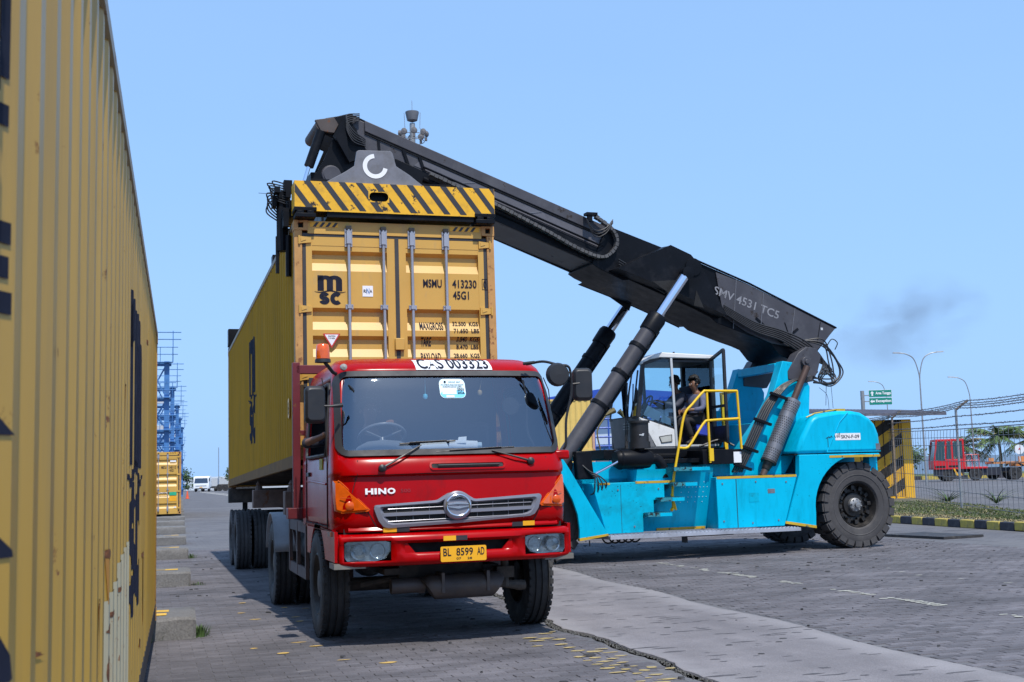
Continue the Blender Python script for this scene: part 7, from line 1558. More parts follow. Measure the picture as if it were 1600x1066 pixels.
# ================================================================ kerb, verge, fence
random.seed(9)
K0, K1 = Vector((9.25, 37.4)), Vector((12.6, 20.4)); kd = (K1 - K0).normalized(); kl = (K1 - K0).length; kn = Vector((-kd.y, kd.x)) if Vector((-kd.y, kd.x)).x > 0 else Vector((kd.y, -kd.x))
kerb = bpy.data.objects.new('kerb', None); COL.objects.link(kerb); kerb['kind'] = 'structure'
mKY = mat('faded_yellow_kerb', (.50, .38, .07), .75, var=.2, vs=6, dirt=(.13, .11, .08), damt=.42, ds=5); mKB = mat('black_kerb_paint', (.03, .03, .04), .7, var=.3, dirt=(.09, .085, .08), damt=.3, ds=5)
d = 0; k = 0
while d < kl:
    ln = random.uniform(.50, .62) * 1.0; pts = [(0, 0), (ln - .012, 0), (ln - .012, .15), (0, .15)]; mb = MB(); mb.box(0, ln - .014, 0, .16, 0, .20)
    o = meshobj('kerb_stone', mb, mKY if (k // 1) % 2 == 0 else mKB, 30); p = K0 + kd * d; o.location = (p.x, p.y, random.uniform(-.01, .01)); o.rotation_euler = (0, 0, math.atan2(kd.y, kd.x) + random.uniform(-.01, .01)); o.parent = kerb
    bv = o.modifiers.new('b', 'BEVEL'); bv.width = .02; bv.segments = 2; d += ln; k += 1
    if o.matrix_basis.to_quaternion() @ Vector((0, 1, 0)) @ Vector((kn.x, kn.y, 0)) < 0 if False else False: pass
ky = Vector((-kd.y, kd.x))      # local +y of the stones
side = 1 if ky.dot(kn) > 0 else -1
if side < 0:
    for o in kerb.children: o.location = o.location + Vector((kn.x * .16, kn.y * .16, 0))
P0, P1 = Vector((16.88, 53.7)), Vector((14.8, 40.24)); fd_ = (P1 - P0).normalized()
Pm1 = P0 - fd_ * 13.6; P2_ = P1 + fd_ * 13.6; P3_ = P2_ + fd_ * 13.6
# verge sheet
vg = [tuple(K0 + kn * .15 - kd * 30), tuple(K1 + kn * .15 + kd * 6), tuple(P3_ + Vector((1.2, 0))), tuple(P1 + Vector((1.4, 0))), tuple(P0 + Vector((.5, .5))), tuple(P0 + Vector((-1, 12)))]
mb = MB(); nu, nv = 60, 14; rows = []
A0, A1 = K0 + kn * .16 - kd * 24, K1 + kn * .16 + kd * 4; B0, B1 = P0 + Vector((.9, 0)) - fd_ * 8, P2_ + Vector((1.5, 0)) + fd_ * 6
def verge_z(u, v): return .16 + .05 * math.sin(u * 31) * math.sin(v * 9) * .4 - .10 * v + (.05 * math.exp(-((v - .10) / .08) ** 2))
def verge_p(u, v): 
    a = A0.lerp(A1, u); b = B0.lerp(B1, u); p = a.lerp(b, v); return (p.x, p.y, verge_z(u, v))
for j in range(nv + 1): rows.append([verge_p(i / nu, j / nv) for i in range(nu + 1)])
mb.grid(rows); o = meshobj('grass_verge', mb, mat('verge_soil', (.13, .115, .07), .95, var=.3, vs=1.5, dirt=(.05, .07, .025), damt=.4, ds=1.3, bump=.6, bs=12), 60); o['kind'] = 'structure'
mDry = mat('dry_straw_grass', (.30, .24, .12), .8, var=.25, vs=2, island=.35); mGrass = mat('verge_green_grass', (.085, .115, .03), .8, var=.3, vs=1.2, island=.4, dirt=(.19, .16, .07), damt=.35, ds=1)
random.seed(17); mb = MB(); md = MB()
for k in range(15000):
    u = random.uniform(.30, 1); v = random.random() ** 1.2; x, y, z = verge_p(u, v); dry = v < .16 and random.random() < .85 or random.random() < .12
    tuft(md if dry else mb, x, y, z - .01, 2, .09 if v > .2 else .075, .05, .011, seed=k, lean=1.1 if dry else .6)
o = meshobj('green_grass', mb, mGrass, 0); o['kind'] = 'stuff'; o = meshobj('dry_grass', md, mDry, 0); o['kind'] = 'stuff'
# fence
fen = Thing('wire_fence', 'weathered wire fence with leaning posts and barbed wire beside the verge', 'fence', F_W, (P1.x, P1.y, 0))
posts = [Pm1, P0, P1, P2_]; HT = 3.40
def zt_(i): return (3.9, 3.69, 3.38, 3.1)[i]
fn_ = Vector((-fd_.y, fd_.x)); fn_ = fn_ if fn_.x > 0 else -fn_
lean = Vector((-.03, 0, 0))
for i, p in enumerate(posts):
    zz = zt_(i); mb = MB(); b = Vector((p.x, p.y, -.05)); t_ = Vector((p.x + .02, p.y, zz)); e_ = t_ + Vector((fn_.x * .33 + .05, fn_.y * .33 - .1, .27))
    mb.tube([tuple(b), tuple(t_)], .045, 8, 0); fen.part('fence_post', mb, mGalv if i == 2 else mRustPost, smooth=50, label='grey leaning fence post' if i == 2 else None)
    mb = MB(); mb.tube([tuple(t_ - Vector((0, 0, .04))), tuple(e_)], .04, 8); fen.part('post_arm', mb, mRustPost, smooth=50)
def mesh_top(i): return (3.2, 3.0, 2.67, 2.42)[i]
for i in range(3):
    a, b = posts[i], posts[i + 1]; mb = MB(); n = (26, 24, 24)[i]
    for k in range(1, n):
        f_ = k / n; p = a.lerp(b, f_); ztp = mesh_top(i) + (mesh_top(i + 1) - mesh_top(i)) * f_; z0 = .18
        j = random.uniform(-.006, .006); q = Vector((p.x, p.y, 0)) + Vector((fd_.x * j, fd_.y * j, 0))
        mb.tube([(q.x, q.y, z0), (q.x, q.y, ztp * .80), (q.x + fd_.x * .035, q.y + fd_.y * .035, ztp * .86), (q.x, q.y, ztp * .92), (q.x + fn_.x * .02, q.y, ztp)], .0095, 3, caps=False)
    for fz in (.06, .22, .40, .60, .80, .90, 1.0):
        mb.tube([(a.x, a.y, mesh_top(i) * fz + .02), (b.x, b.y, mesh_top(i + 1) * fz + .02)], .010 if fz < 1 else .015, 4, caps=False)
    fen.part('wire_mesh', mb, mWire, stuff=True, smooth=0)
def strand(i, za, zb_, off, r_=.0055, sag=.06):
    a, b = posts[i], posts[i + 1]; mb = MB(); n = 40; pts = []
    for k in range(n + 1):
        f_ = k / n; p = a.lerp(b, f_) + fn_ * off; z = za + (zb_ - za) * f_ - sag * 4 * f_ * (1 - f_) + .012 * math.sin(k * 2.1); pts.append((p.x, p.y, z))
    mb.tube(pts, r_, 3, caps=False)
    for k in range(int((b - a).length / .17)):
        f_ = (k + .5) * .17 / (b - a).length; p = a.lerp(b, f_) + fn_ * off; z = za + (zb_ - za) * f_ - sag * 4 * f_ * (1 - f_)
        for s_ in (-1, 1): mb.tube([(p.x, p.y, z), (p.x + .03 * s_ + random.uniform(-.02, .02), p.y + random.uniform(-.04, .04), z + random.uniform(-.04, .04))], .007, 3, caps=False)
        mb.tube([(p.x - .0, p.y - .025, z), (p.x, p.y + .025, z)], .016, 4)
    return mb
for i in range(3):
    for dz, off in ((-.55, 0), (-.26, 0), (.02, .05), (.10, .15), (.17, .22), (.26, .32)):
        fen.part('barbed_strand', strand(i, zt_(i) + dz, zt_(i + 1) + dz, off, sag=.10 if dz > 0 else .03), mWire, smooth=0)
# agave-like clumps
for (cx, cy, h, lab) in ((17.2, 48.2, .95, 'spiky green plant behind the fence near the striped shelter'), (17.8, 44.9, .85, 'spiky green plant behind the fence right of the grey post')):
    t = Thing('spiky_plant', lab, 'plant', F_W, (cx, cy, .05), 'spiky plants behind the fence'); rn = random.Random(int(cx * 10))
    for k in range(24):
        a = rn.uniform(0, 2 * PI); l_ = rn.uniform(.5, 1) * h; up = rn.uniform(.45, 1.1); mb = MB(); d_ = Vector((math.cos(a), math.sin(a), 0)); s_ = Vector((-d_.y, d_.x, 0)); L1, R1, C1 = [], [], []
        for j in range(6):
            f_ = j / 5; p = Vector((cx, cy, .05)) + d_ * l_ * f_ * (1.1 - .35 * up + .3 * f_) + Vector((0, 0, l_ * up * (f_ - .35 * f_ * f_))); w_ = .035 * (1 - f_) + .003; L1.append(tuple(p - s_ * w_)); R1.append(tuple(p + s_ * w_)); C1.append(tuple(p - Vector((0, 0, w_ * .6))))
        mb.grid([L1, C1, R1]); t.part('leaf', mb, mWeed if k % 3 else mat('pale_leaf', (.14, .19, .05), .6))

# ================================================================ striped shelter behind the fence
bt = Thing('striped_shelter', 'small open shelter painted in black and yellow diagonal stripes behind the fence', 'shelter', F_W, (17.2, 55.6, 0))
fy = 54.9; x0, x1 = 14.6, 18.1; zt2 = 3.62
mDY = mat('dull_ochre_stripe', (.62, .33, .02), .65, var=.15, vs=2, rust=RUST, ramt=.15); mDB = mat('dull_black_stripe', (.022, .018, .015), .7, var=.3); mYb = mat('bright_ochre_post', (.78, .42, .015), .5, var=.06)
mb = MB(); mb.box(x0, x1 - .42, fy, fy + .06, .12, zt2); wall_ = bt.part('side_wall', mb, mDB)
mb = MB(); k = -4.0
def clipbox(poly, xl, xh, zl, zh):
    for ax, sgn, lim in ((0, 1, xl), (0, -1, xh), (1, 1, zl), (1, -1, zh)):
        out = []
        for p, q_ in zip(poly, poly[1:] + poly[:1]):
            ip, iq = sgn * (p[ax] - lim) >= 0, sgn * (q_[ax] - lim) >= 0
            if ip: out.append(p)
            if ip != iq: t_ = (lim - p[ax]) / (q_[ax] - p[ax]); out.append(tuple(p[i] + (q_[i] - p[i]) * t_ for i in (0, 1)))
        poly = out
        if not poly: return []
    return poly
for k in range(-6, 8):
    z = k * 1.02; p = clipbox([(x0, z), (x1, z + 2.3), (x1, z + 2.82), (x0, z + .52)], x0 + .02, x1 - .44, .14, zt2 - .02)
    if len(p) > 2: mb = MB(); mb.add([(a, fy - .006, b) for a, b in p], [tuple(range(len(p)))]); bt.part('yellow_stripe', mb, mDY, parent=wall_, smooth=0)
mb = MB()
for k in range(9): x = x0 + .05 + k * .36; mb.box(x, x + .03, fy - .03, fy - .008, .14, zt2)
bt.part('wall_rib', mb, mDB, parent=wall_)
mb = MB(); mb.box(x1 - .42, x1, fy - .06, fy + .12, 0, zt2); bt.part('corner_post', mb, mYb); mb = MB(); mb.box(x1 - .16, x1, fy + .12, fy + 3.0, .0, zt2); bt.part('end_wall', mb, mYb)
mb = MB(); mb.box(x0, x1 - .42, fy - .03, fy + .08, .0, .14); bt.part('base_rail', mb, mYb)
mb = MB(); n = 46
for k in range(n):
    xa = 13.3 + k * .13; mb.add([(xa, fy - 1.3, 4.16), (xa + .065, fy - 1.3, 4.20), (xa + .065, fy + 3.2, 3.90), (xa, fy + 3.2, 3.86)], [(0, 1, 2, 3)]); mb.add([(xa + .065, fy - 1.3, 4.20), (xa + .13, fy - 1.3, 4.16), (xa + .13, fy + 3.2, 3.86), (xa + .065, fy + 3.2, 3.90)], [(0, 1, 2, 3)])
mRoofSh = mat('corrugated_shelter_roof', (.10, .10, .13), .6, var=.2, dirt=(.2, .19, .19), damt=.35, ds=3)
mb2 = MB(); mb2.add([(12.9, fy - 1.2, 3.82), (19.35, fy - 1.2, 3.72), (18.6, fy + 3.2, 4.12), (12.2, fy + 3.2, 4.38)], [(3, 2, 1, 0)]); mb2.add([(12.9, fy - 1.2, 3.86), (19.35, fy - 1.2, 3.86), (18.6, fy + 3.2, 4.20), (12.2, fy + 3.2, 4.44)], [(0, 1, 2, 3)]); mb2.add([(12.9, fy - 1.2, 3.82), (19.35, fy - 1.2, 3.72), (19.35, fy - 1.2, 3.86), (12.9, fy - 1.2, 3.86)], [(0, 1, 2, 3)]); mb2.add([(19.35, fy - 1.2, 3.72), (18.6, fy + 3.2, 4.12), (18.6, fy + 3.2, 4.20), (19.35, fy - 1.2, 3.86)], [(0, 1, 2, 3)])
rfo = bt.part('roof', mb2, mRoofSh)
mb = MB()
for k in range(40):
    f_ = k / 39; xa = 12.95 + 6.35 * f_; za = 3.865; zb_ = 4.445 - .24 * f_; mb.tube([(xa, fy - 1.2, za), (xa - .72, fy + 3.2, zb_)], .018, 4)
bt.part('roof_rib', mb, mRoofSh, parent=rfo)

# ================================================================ red terminal tractor with an orange trailer
def simple_wheel(t, x, y, r_, w_, m=None, parent=None, ax='x'):
    mb = MB(); mb.lathe([(r_ * .55, -w_ / 2 + .02), (r_ * .9, -w_ / 2), (r_, -w_ * .38), (r_, w_ * .38), (r_ * .9, w_ / 2), (r_ * .55, w_ / 2 - .02)], (x, y, r_), ax, 20); wl_ = t.part('wheel', mb, mTyre)
    mb = MB(); mb.lathe([(r_ * .54, -w_ / 2 + .01), (r_ * .30, -w_ / 2 + .05), (r_ * .18, -w_ / 2 - .02), (.01, -w_ / 2 - .03)], (x, y, r_), ax, 14, close=True); t.part('rim', mb, mRim, parent=wl_)
F_RT = (37.3, 107.5, R(-8))
tt = Thing('terminal_tractor', 'red terminal tractor parked beyond the fence with an orange trailer', 'tractor truck', F_RT, (3.4, 1, 0))
mRT = mat('faded_red_paint', (.60, .012, .018), .4, var=.1)
sh_ = [(0.05, 1.05), (.0, 1.3), (.05, 1.75), (.32, 3.55), (.55, 3.72), (2.55, 3.74), (2.66, 3.6), (2.66, 1.25), (3.2, 1.2), (3.2, 1.05)]
mb = MB()
for t0 in (0, 2.36): mb.prism([(0.05, 1.15), (.0, 1.4), (.10, 1.85), (1.0, 1.85), (1.0, 1.95), (2.66, 1.95), (2.66, 1.25), (4.6, 1.2), (4.6, 1.05), (.1, 1.05)], 'y', t0, t0 + .05)
for t0 in (0, 2.36):
    for a, b, w_ in (((.08, 1.85), (.34, 3.6), .14), ((1.02, 1.9), (1.15, 3.6), .14), ((1.62, 1.9), (1.62, 3.6), .2), ((2.60, 1.9), (2.60, 3.6), .14)): mb.bar((a[0], t0 + .025, a[1]), (b[0], t0 + .025, b[1]), w_, .05, up=(0, 1, 0))
mb.box(.28, 2.68, 0, 2.41, 3.55, 3.74); mb.box(0.0, .08, 0, 2.41, 1.05, 1.85); mb.box(2.62, 2.68, 0, 2.41, 1.2, 3.6); mb.box(0, 4.6, .05, 2.36, 1.10, 1.22)
tt.part('cab', mb, mRT, bevel=.03)
mb = MB(); mb.add([(.15, .03, 1.88), (.92, .03, 1.88), (1.05, .03, 3.5), (.38, .03, 3.5)], [(0, 1, 2, 3)]); mb.add([(1.12, .03, 1.95), (1.55, .03, 1.95), (1.55, .03, 3.5), (1.25, .03, 3.5)], [(0, 1, 2, 3)]); mb.add([(1.72, .03, 2.2), (2.5, .03, 2.2), (2.5, .03, 3.45), (1.72, .03, 3.45)], [(0, 1, 2, 3)]); mb.add([(.09, 0.1, 1.88), (.36, .1, 3.5), (.36, 2.3, 3.5), (.09, 2.3, 1.88)], [(0, 1, 2, 3)])
mb.box(.5, 2.5, .3, 2.2, 1.3, 2.0); tt.part('cab_window', mb, mat('dark_teal_window', (.02, .06, .07), .15, spec=.8))
mb = MB(); mb.box(.12, 1.0, -.03, .0, 1.22, 1.38, 0); mb.box(1.3, 2.3, -.02, 0, 1.25, 1.40, 0); mb.box(-.35, -.2, -.1, .0, 2.4, 3.2); tt.part('bumper_slot', mb, mGrille)
mb = MB(); mb.box(.35, 1.6, .1, 2.3, .45, 1.1); mb.box(1.5, 7.6, .6, 1.8, .75, 1.1); mb.box(4.0, 5.7, .2, 2.2, .45, 1.15); mb.tube([(2.9, .4, 1.2), (2.9, .4, 2.6)], .05, 8); tt.part('chassis', mb, mat('navy_chassis', (.02, .022, .035), .6))
mb = MB()
for x in (2.75, 3.3, 3.9): mb.tube([(x, .1, 1.2), (x, .1, 2.3)], .03, 5); 
mb.tube([(2.75, .1, 2.3), (3.9, .1, 2.3)], .03, 5); mb.tube([(2.75, .1, 1.8), (3.9, .1, 1.8)], .03, 5); tt.part('cab_railing', mb, mRT)
mb = MB(); 
for k in range(2): mb.prism([(1.85 + .35 * k - .2, 1.1), (2.0 + .35 * k - .2, 1.1), (2.25 + .35 * k - .2, .5), (2.1 + .35 * k - .2, .5)], 'y', -.02, 0)
tt.part('hazard_stripe', mb, mYellowClean)
for x, y in ((3.55, .2), (1.25, .25), (1.25, 2.1), (6.9, .2), (5.5, 2.2), (6.9, 2.2)): simple_wheel(tt, x, y, .56, .36, ax='y')
mb = MB(); mb.prism([(6.1, 1.3), (6.3, 1.45), (7.4, 1.45), (7.7, 1.2), (7.6, 1.15), (7.3, 1.38), (6.4, 1.38), (6.2, 1.2)], 'y', 0, .5); tt.part('mudguard', mb, mGrille)
ot = Thing('yard_trailer', 'orange flat yard trailer coupled behind the red terminal tractor', 'trailer', F_RT, (9, 1, 0)); mOr = mat('faded_orange_steel', (.62, .25, .08), .6, var=.15, rust=RUST, ramt=.15)
mb = MB(); mb.box(4.9, 17.0, .1, .3, 1.42, 1.62); mb.box(4.9, 17.0, 2.0, 2.2, 1.42, 1.62); mb.box(6.8, 17.0, .7, 1.6, 1.15, 1.42)
for k in range(12): mb.box(5 + k, 5.15 + k, .1, 2.2, 1.45, 1.60)
ot.part('deck_frame', mb, mOr, bevel=.02)
mb = MB(); 
for x in (7.8, 9.6): mb.box(x, x + .6, .0, .3, 1.62, 2.05); mb.box(x, x + .6, 2.0, 2.3, 1.62, 2.05)
mb.box(4.75, 5.15, .0, .3, 1.6, 1.95); ot.part('corner_guide', mb, mOr); simple_wheel(ot, 14.6, .2, .5, .3, ax='y'); simple_wheel(ot, 13.3, .2, .5, .3, ax='y')
mb = MB(); mb.lathe([(.001, -.04), (.42, -.04), (.42, .04), (.001, .04)], (7.3, -.2, 2.65), 'y', 24, close=True); mb.tube([(7.35, -.1, 1.6), (7.3, -.1, 2.4)], .04, 6); disc = Thing('round_sign', 'round white sign standing on the orange trailer', 'sign', F_RT, (7.3, -.2, 1.6)); disc.part('sign_disc', mb, mWhite); mb = MB(); mb.prism([(7.2, 2.6), (7.42, 2.64), (7.3, 2.8)], 'y', -.26, -.245); disc.part('printed_mark', mb, mRedPrint)

# ================================================================ white truck far down the yard
F_WT = (-70.2, 262, R(-1))
wt = Thing('white_truck', 'small white tractor truck facing the camera far down the yard', 'truck', F_WT, (1.7, 1, 0))
mb = MB(); mb.prism([(-.1, .6), (-.15, 1.3), (-.1, 1.75), (.15, 3.1), (.4, 3.3), (2.0, 3.35), (2.0, .9), (.9, .9), (.9, .6)], 'x', .1, 3.5); wt.part('cab', mb, mat('bright_white_paint', (.8, .82, .84), .35, var=.03), bevel=.08)
mb = MB(); mb.add([(.3, -.125, 1.85), (3.3, -.125, 1.85), (3.15, .10, 2.9), (.45, .10, 2.9)], [(0, 1, 2, 3)]); wt.part('windscreen', mb, mat('dark_windscreen', (.03, .05, .09), .1, spec=.8)); mb = MB(); mb.box(.6, 3.0, -.19, -.15, 1.22, 1.3); mb.box(.5, 3.1, -.16, -.1, .55, .75); mb.box(-.1, .08, -.1, 0, 2.2, 2.9); mb.box(3.5, 3.7, -.1, 0, 2.2, 2.9); wt.part('grille', mb, mBlackPl)
mb = MB(); mb.box(1.5, 2.1, -.2, -.15, .85, 1.0); wt.part('number_plate', mb, mPlate); mb = MB(); mb.box(.7, 2.9, 2.2, 9, .7, 1.1); mb.box(3.4, 14, 4, 6, .6, 1.7) if False else None; wt.part('chassis', mb, mGrille)
for x in (.35, 3.25): simple_wheel(wt, x, 1.0, .5, .4)
for x in (.35, 3.25): simple_wheel(wt, x, 6.5, .5, .6)
bg = Thing('empty_chassis_row', 'dark row of parked skeletal trailers right of the distant white truck', 'trailer', F_WT, (8, 10, 0), None)
mb = MB(); mb.box(3.8, 12.5, 6, 6.4, 1.1, 1.5); mb.box(3.8, 12.5, 8, 8.4, 1.1, 1.5); bg.part('main_beam', mb, mChassis)
for k in range(7): simple_wheel(bg, 4.3 + 1.3 * k, 5.8, .75, .5, ax='y')
# cone
mb = MB(); mb.lathe([(.24, 0), (.24, .06), (.17, .07), (.05, .85), (.001, .87)], (0, 0, 0), 'z', 12, close=True); single('traffic_cone', mb, mat('orange_cone', (.75, .10, .03), .6), 'orange traffic cone standing at the far end of the pad row', 'traffic cone', (-37.2, 136.5, 0))
# ================================================================ row of blue yard cranes seen past the near container
def crane(Y, xr, H_, lab, k):
    t = Thing('yard_crane', lab, 'crane', (xr, Y, F_ROW[2]), (-3, 0, 0), 'blue yard cranes behind the near container'); Wd = 6.0
    for x in (-.28, -Wd):
        mb = MB(); mb.box(x - .16, x + .16, -.16, .16, 0, H_); t.part('leg', mb, mBlue)
    levels = [H_ - .1, H_ - 2.35, H_ - 4.4, H_ - 6.4, H_ - 8.4]
    for i, z in enumerate(levels):
        if z < .5: continue
        mb = MB(); mb.box(-Wd, .0, -.10, .10, z - .20, z + .02); mb.box(-Wd, .1, -.6, -.15, z + .0, z + .03); t.part('platform_beam', mb, mBlue)
        mb = MB()
        for zz in (.45, .9): mb.tube([(-Wd, -.6, z + .05 + zz), (.30 + .1 * (i == 0), -.6, z + .05 + zz)], .025, 4)
        for q in range(9): x = -Wd + q * .76; mb.tube([(x, -.6, z), (x, -.6, z + .95)], .02, 4)
        if i == 0: mb.tube([(-Wd, -.6, z + 1.9), (.6, -.6, z + 1.9)], .03, 4); mb.tube([(.1, -.6, z), (.1, -.6, z + 2.0)], .025, 4); mb.tube([(-Wd, -.6, z + 1.45), (.6, -.6, z + 1.45)], .03, 4)
        t.part('railing', mb, mBlue)
        if i + 1 < len(levels) and levels[i + 1] > .4:
            z2 = levels[i + 1]; mb = MB()
            for q in range(5): xa = -.3 - q * 1.15; mb.bar((xa, 0, z - .1), (xa - 1.1, 0, z2 + .05), .09, .09); mb.bar((xa - 1.1, .1, z - .1), (xa, .1, z2 + .05), .08, .08)
            t.part('diagonal_brace', mb, mBlue); mb = MB()
            for q in range(1): mb.box(-1.45, -.95, -.4, .1, z - 1.25, z - .75)
            t.part('equipment_box', mb, mLtGrey)
    return t
for k, (Y, xr, H_) in enumerate(((76, -21.75, 9.4), (96, -27.1, 9.4), (118, -32.9, 9.4), (140, -38.8, 9.4), (163, -44.9, 9.4))):
    crane(Y, xr, H_, ['nearest blue yard crane, its top rail standing above the near container', 'second blue yard crane from the camera in the receding row', 'third blue yard crane in the receding row', 'fourth blue yard crane in the receding row', 'farthest blue yard crane in the receding row'][k], k)
# ================================================================ lamp posts, sign, mast, warehouse
def lamp(x, y, h, arms, lab):
    t = Thing('street_lamp', lab, 'street lamp', F_W, (x, y, 0), 'curved street lamps on the right'); mb = MB(); mb.tube([(x, y, 0), (x, y, h - 1.2)], [.09, .05], 8); t.part('lamp_pole', mb, mGalv, smooth=50)
    for s_ in arms:
        mb = MB(); mb.tube(spline([(x, y, h - 1.25), (x + s_ * .05, y, h - .5), (x + s_ * .35, y, h + .55), (x + s_ * .9, y, h + .95), (x + s_ * 1.5, y, h + 1.05)], 6), .04, 6); a_ = t.part('lamp_arm', mb, mGalv, smooth=50)
        mb = MB(); mb.bar((x + s_ * 1.35, y, h + 1.05), (x + s_ * 1.9, y, h + 1.08), .16, .09); t.part('lamp_head', mb, mLtGrey, parent=a_)
lamp(30.6, 90, 8.9, (-1, 1), 'tall double-armed lamp post right of the turquoise machine')
lamp(41.9, 110, 8.4, (-1,), 'single-armed lamp post above the red terminal tractor')
lamp(40.5, 130, 9.6, (-1,), 'distant single-armed lamp post behind the green sign')
lamp(21.6, 92, 9.0, (-1,), 'thin lamp post seen between the boom and the open cab') if False else None
sg = Thing('direction_sign', 'green two-panel direction sign on a grey post', 'sign', F_W, (23.3, 80, 0)); mSign = mat('green_sign', (.0, .22, .16), .4, var=.05)
mb = MB(); mb.tube([(23.3, 80, 0), (23.3, 80, 6.55)], .13, 10); mb.box(23.4, 23.75, 79.95, 80.05, 6.2, 6.26); mb.box(23.4, 23.75, 79.95, 80.05, 5.8, 5.86); sg.part('sign_post', mb, mGalv, smooth=50)
FP2 = lambda a, b, o: (a, o, b)
for z0, wd_, arrow in ((6.12, 'Area Tunggu', 'up'), (5.60, 'Exception', 'left')):
    mb = MB(); mb.box(23.72, 25.22, 79.9, 79.95, z0, z0 + .44); mb.box(23.70, 25.24, 79.91, 79.94, z0 - .02, z0 + .46, 1); pn = sg.part('sign_panel', mb, [mSign, mWhite])
    mb = MB(); text_into(mb, wd_, FP2, 24.15, 25.17, z0 + .10, z0 + .34, 79.893, .04)
    ar_ = [(0, .16), (.13, .02), (.05, .02), (.05, -.15), (-.05, -.15), (-.05, .02), (-.13, .02)]
    if arrow == 'left': ar_ = [(-b, a) for a, b in ar_]
    mb.add([(23.93 + a, 79.893, z0 + .22 + b) for a, b in ar_], [tuple(range(7))]); sg.part('lettering', mb, mWhite, parent=pn)
mt = Thing('light_mast', 'grey floodlight mast whose head stands above the black boom', 'light mast', F_W, (-7.55, 94, 0))
mb = MB(); mb.tube([(-7.55, 94, 0), (-7.55, 94, 30)], [.32, .22], 12); mb.tube([(-7.55, 94, 31), (-7.55, 94, 31.9)], .02, 4); mt.part('mast_pole', mb, mGalv, smooth=50)
mb = MB(); mb.lathe([(.001, 30.98), (.55, 30.95), (.55, 30.88), (.42, 30.25), (.20, 30.15), (.001, 30.15)], (-7.55, 94, 0), 'z', 16, close=True); mt.part('mast_hood', mb, mat('dull_mast_grey', (.13, .135, .15), .6))
mb = MB(); mb.tube([(-7.55 + .95 * math.cos(a), 94 + .95 * math.sin(a), 29.0) for a in [2 * PI * k / 20 for k in range(21)]], .04, 5, caps=False); mb.tube([(-7.55 + .95 * math.cos(a), 94 + .95 * math.sin(a), 28.5) for a in [2 * PI * k / 20 for k in range(21)]], .03, 5, caps=False)
for s_ in (-1, 1): mb.tube([(-7.55 + s_ * .65, 94, 30.9), (-7.55 + s_ * .6, 94, 29.6), (-7.55 + s_ * .95, 94, 29.0)], .02, 4); mb.tube([(-7.55, 94, 28.8), (-7.55 + s_ * .95, 94, 29.0)], .03, 4)
mt.part('lamp_ring', mb, mGalv)
for k in range(8):
    a = 2 * PI * k / 8 + .2; mb = MB(); c = (-7.55 + 1.08 * math.cos(a), 94 + 1.08 * math.sin(a), 29.15); mb.lathe([(.001, -.1), (.24, -.06), (.26, .12), (.10, .24), (.001, .25)], c, 'y' if abs(math.sin(a)) > .5 else 'x', 10, close=True); mb.box(c[0] - .1, c[0] + .1, c[1] - .1, c[1] + .1, c[2] - .55, c[2] - .3); mt.part('floodlight', mb, mat('floodlight_grey', (.14, .13, .13), .5))
thin = Thing('radio_mast', 'very thin radio mast far down the yard left of the held container', 'mast', F_W, (-73, 296, 0)); mb = MB(); mb.tube([(-73, 296, 0), (-73, 296, 10.5)], .10, 5); thin.part('mast_pole', mb, mat('faint_mast', (.2, .25, .33), .7))
wh = Thing('warehouse', 'blue-roofed warehouse behind the yellow containers', 'building', F_W, (7, 92, 0)); mBR = mat('blue_roof_sheet', (.02, .075, .42), .5, var=.1)
mb = MB(); mb.prism([(1.5, 7.2), (7.2, 7.95), (14.5, 7.3), (14.5, 6.6), (1.5, 6.2)], 'y', 90, 91.0); mb.box(1.2, 14.6, 90, 110, 6.4, 6.5)
for k in range(20): mb.box(1.7 + k * .62, 1.74 + k * .62, 89.96, 90, 6.5, 7.25)
wh.part('roof', mb, mBR); mb = MB(); mb.box(1.8, 14.0, 91, 109, 0, 6.3); wh.part('wall', mb, mat('pale_wall_sheet', (.50, .58, .68), .7, var=.05)); mb = MB(); mb.box(3, 5, 90.95, 91, 0, 4); mb.box(9, 12.5, 90.95, 91, 0, 4.5); wh.part('door', mb, mat('dark_bay', (.03, .04, .07), .8))
br_ = Thing('blue_railing', 'blue pipe railing seen between the lift cylinder and the cab', 'railing', F_W, (6.0, 58, 0)); mb = MB()
for z in (2.9, 3.35, 3.8, 4.25): mb.tube([(3.9, 60, z), (8.5, 60, z)], .05, 6)
for k in range(7): mb.tube([(4.0 + .7 * k, 60, 0), (4.0 + .7 * k, 60, 4.3)], .05, 6)
br_.part('rail', mb, mat('blue_railing_paint', (.03, .10, .45), .5))
mb = MB(); mb.box(3.7, 8.5, 60.5, 63, 2.5, 3.0); mb.box(3.7, 8.5, 60.4, 63, .0, 2.5, 1); br_.part('platform', mb, [mBlue, mLtGrey])
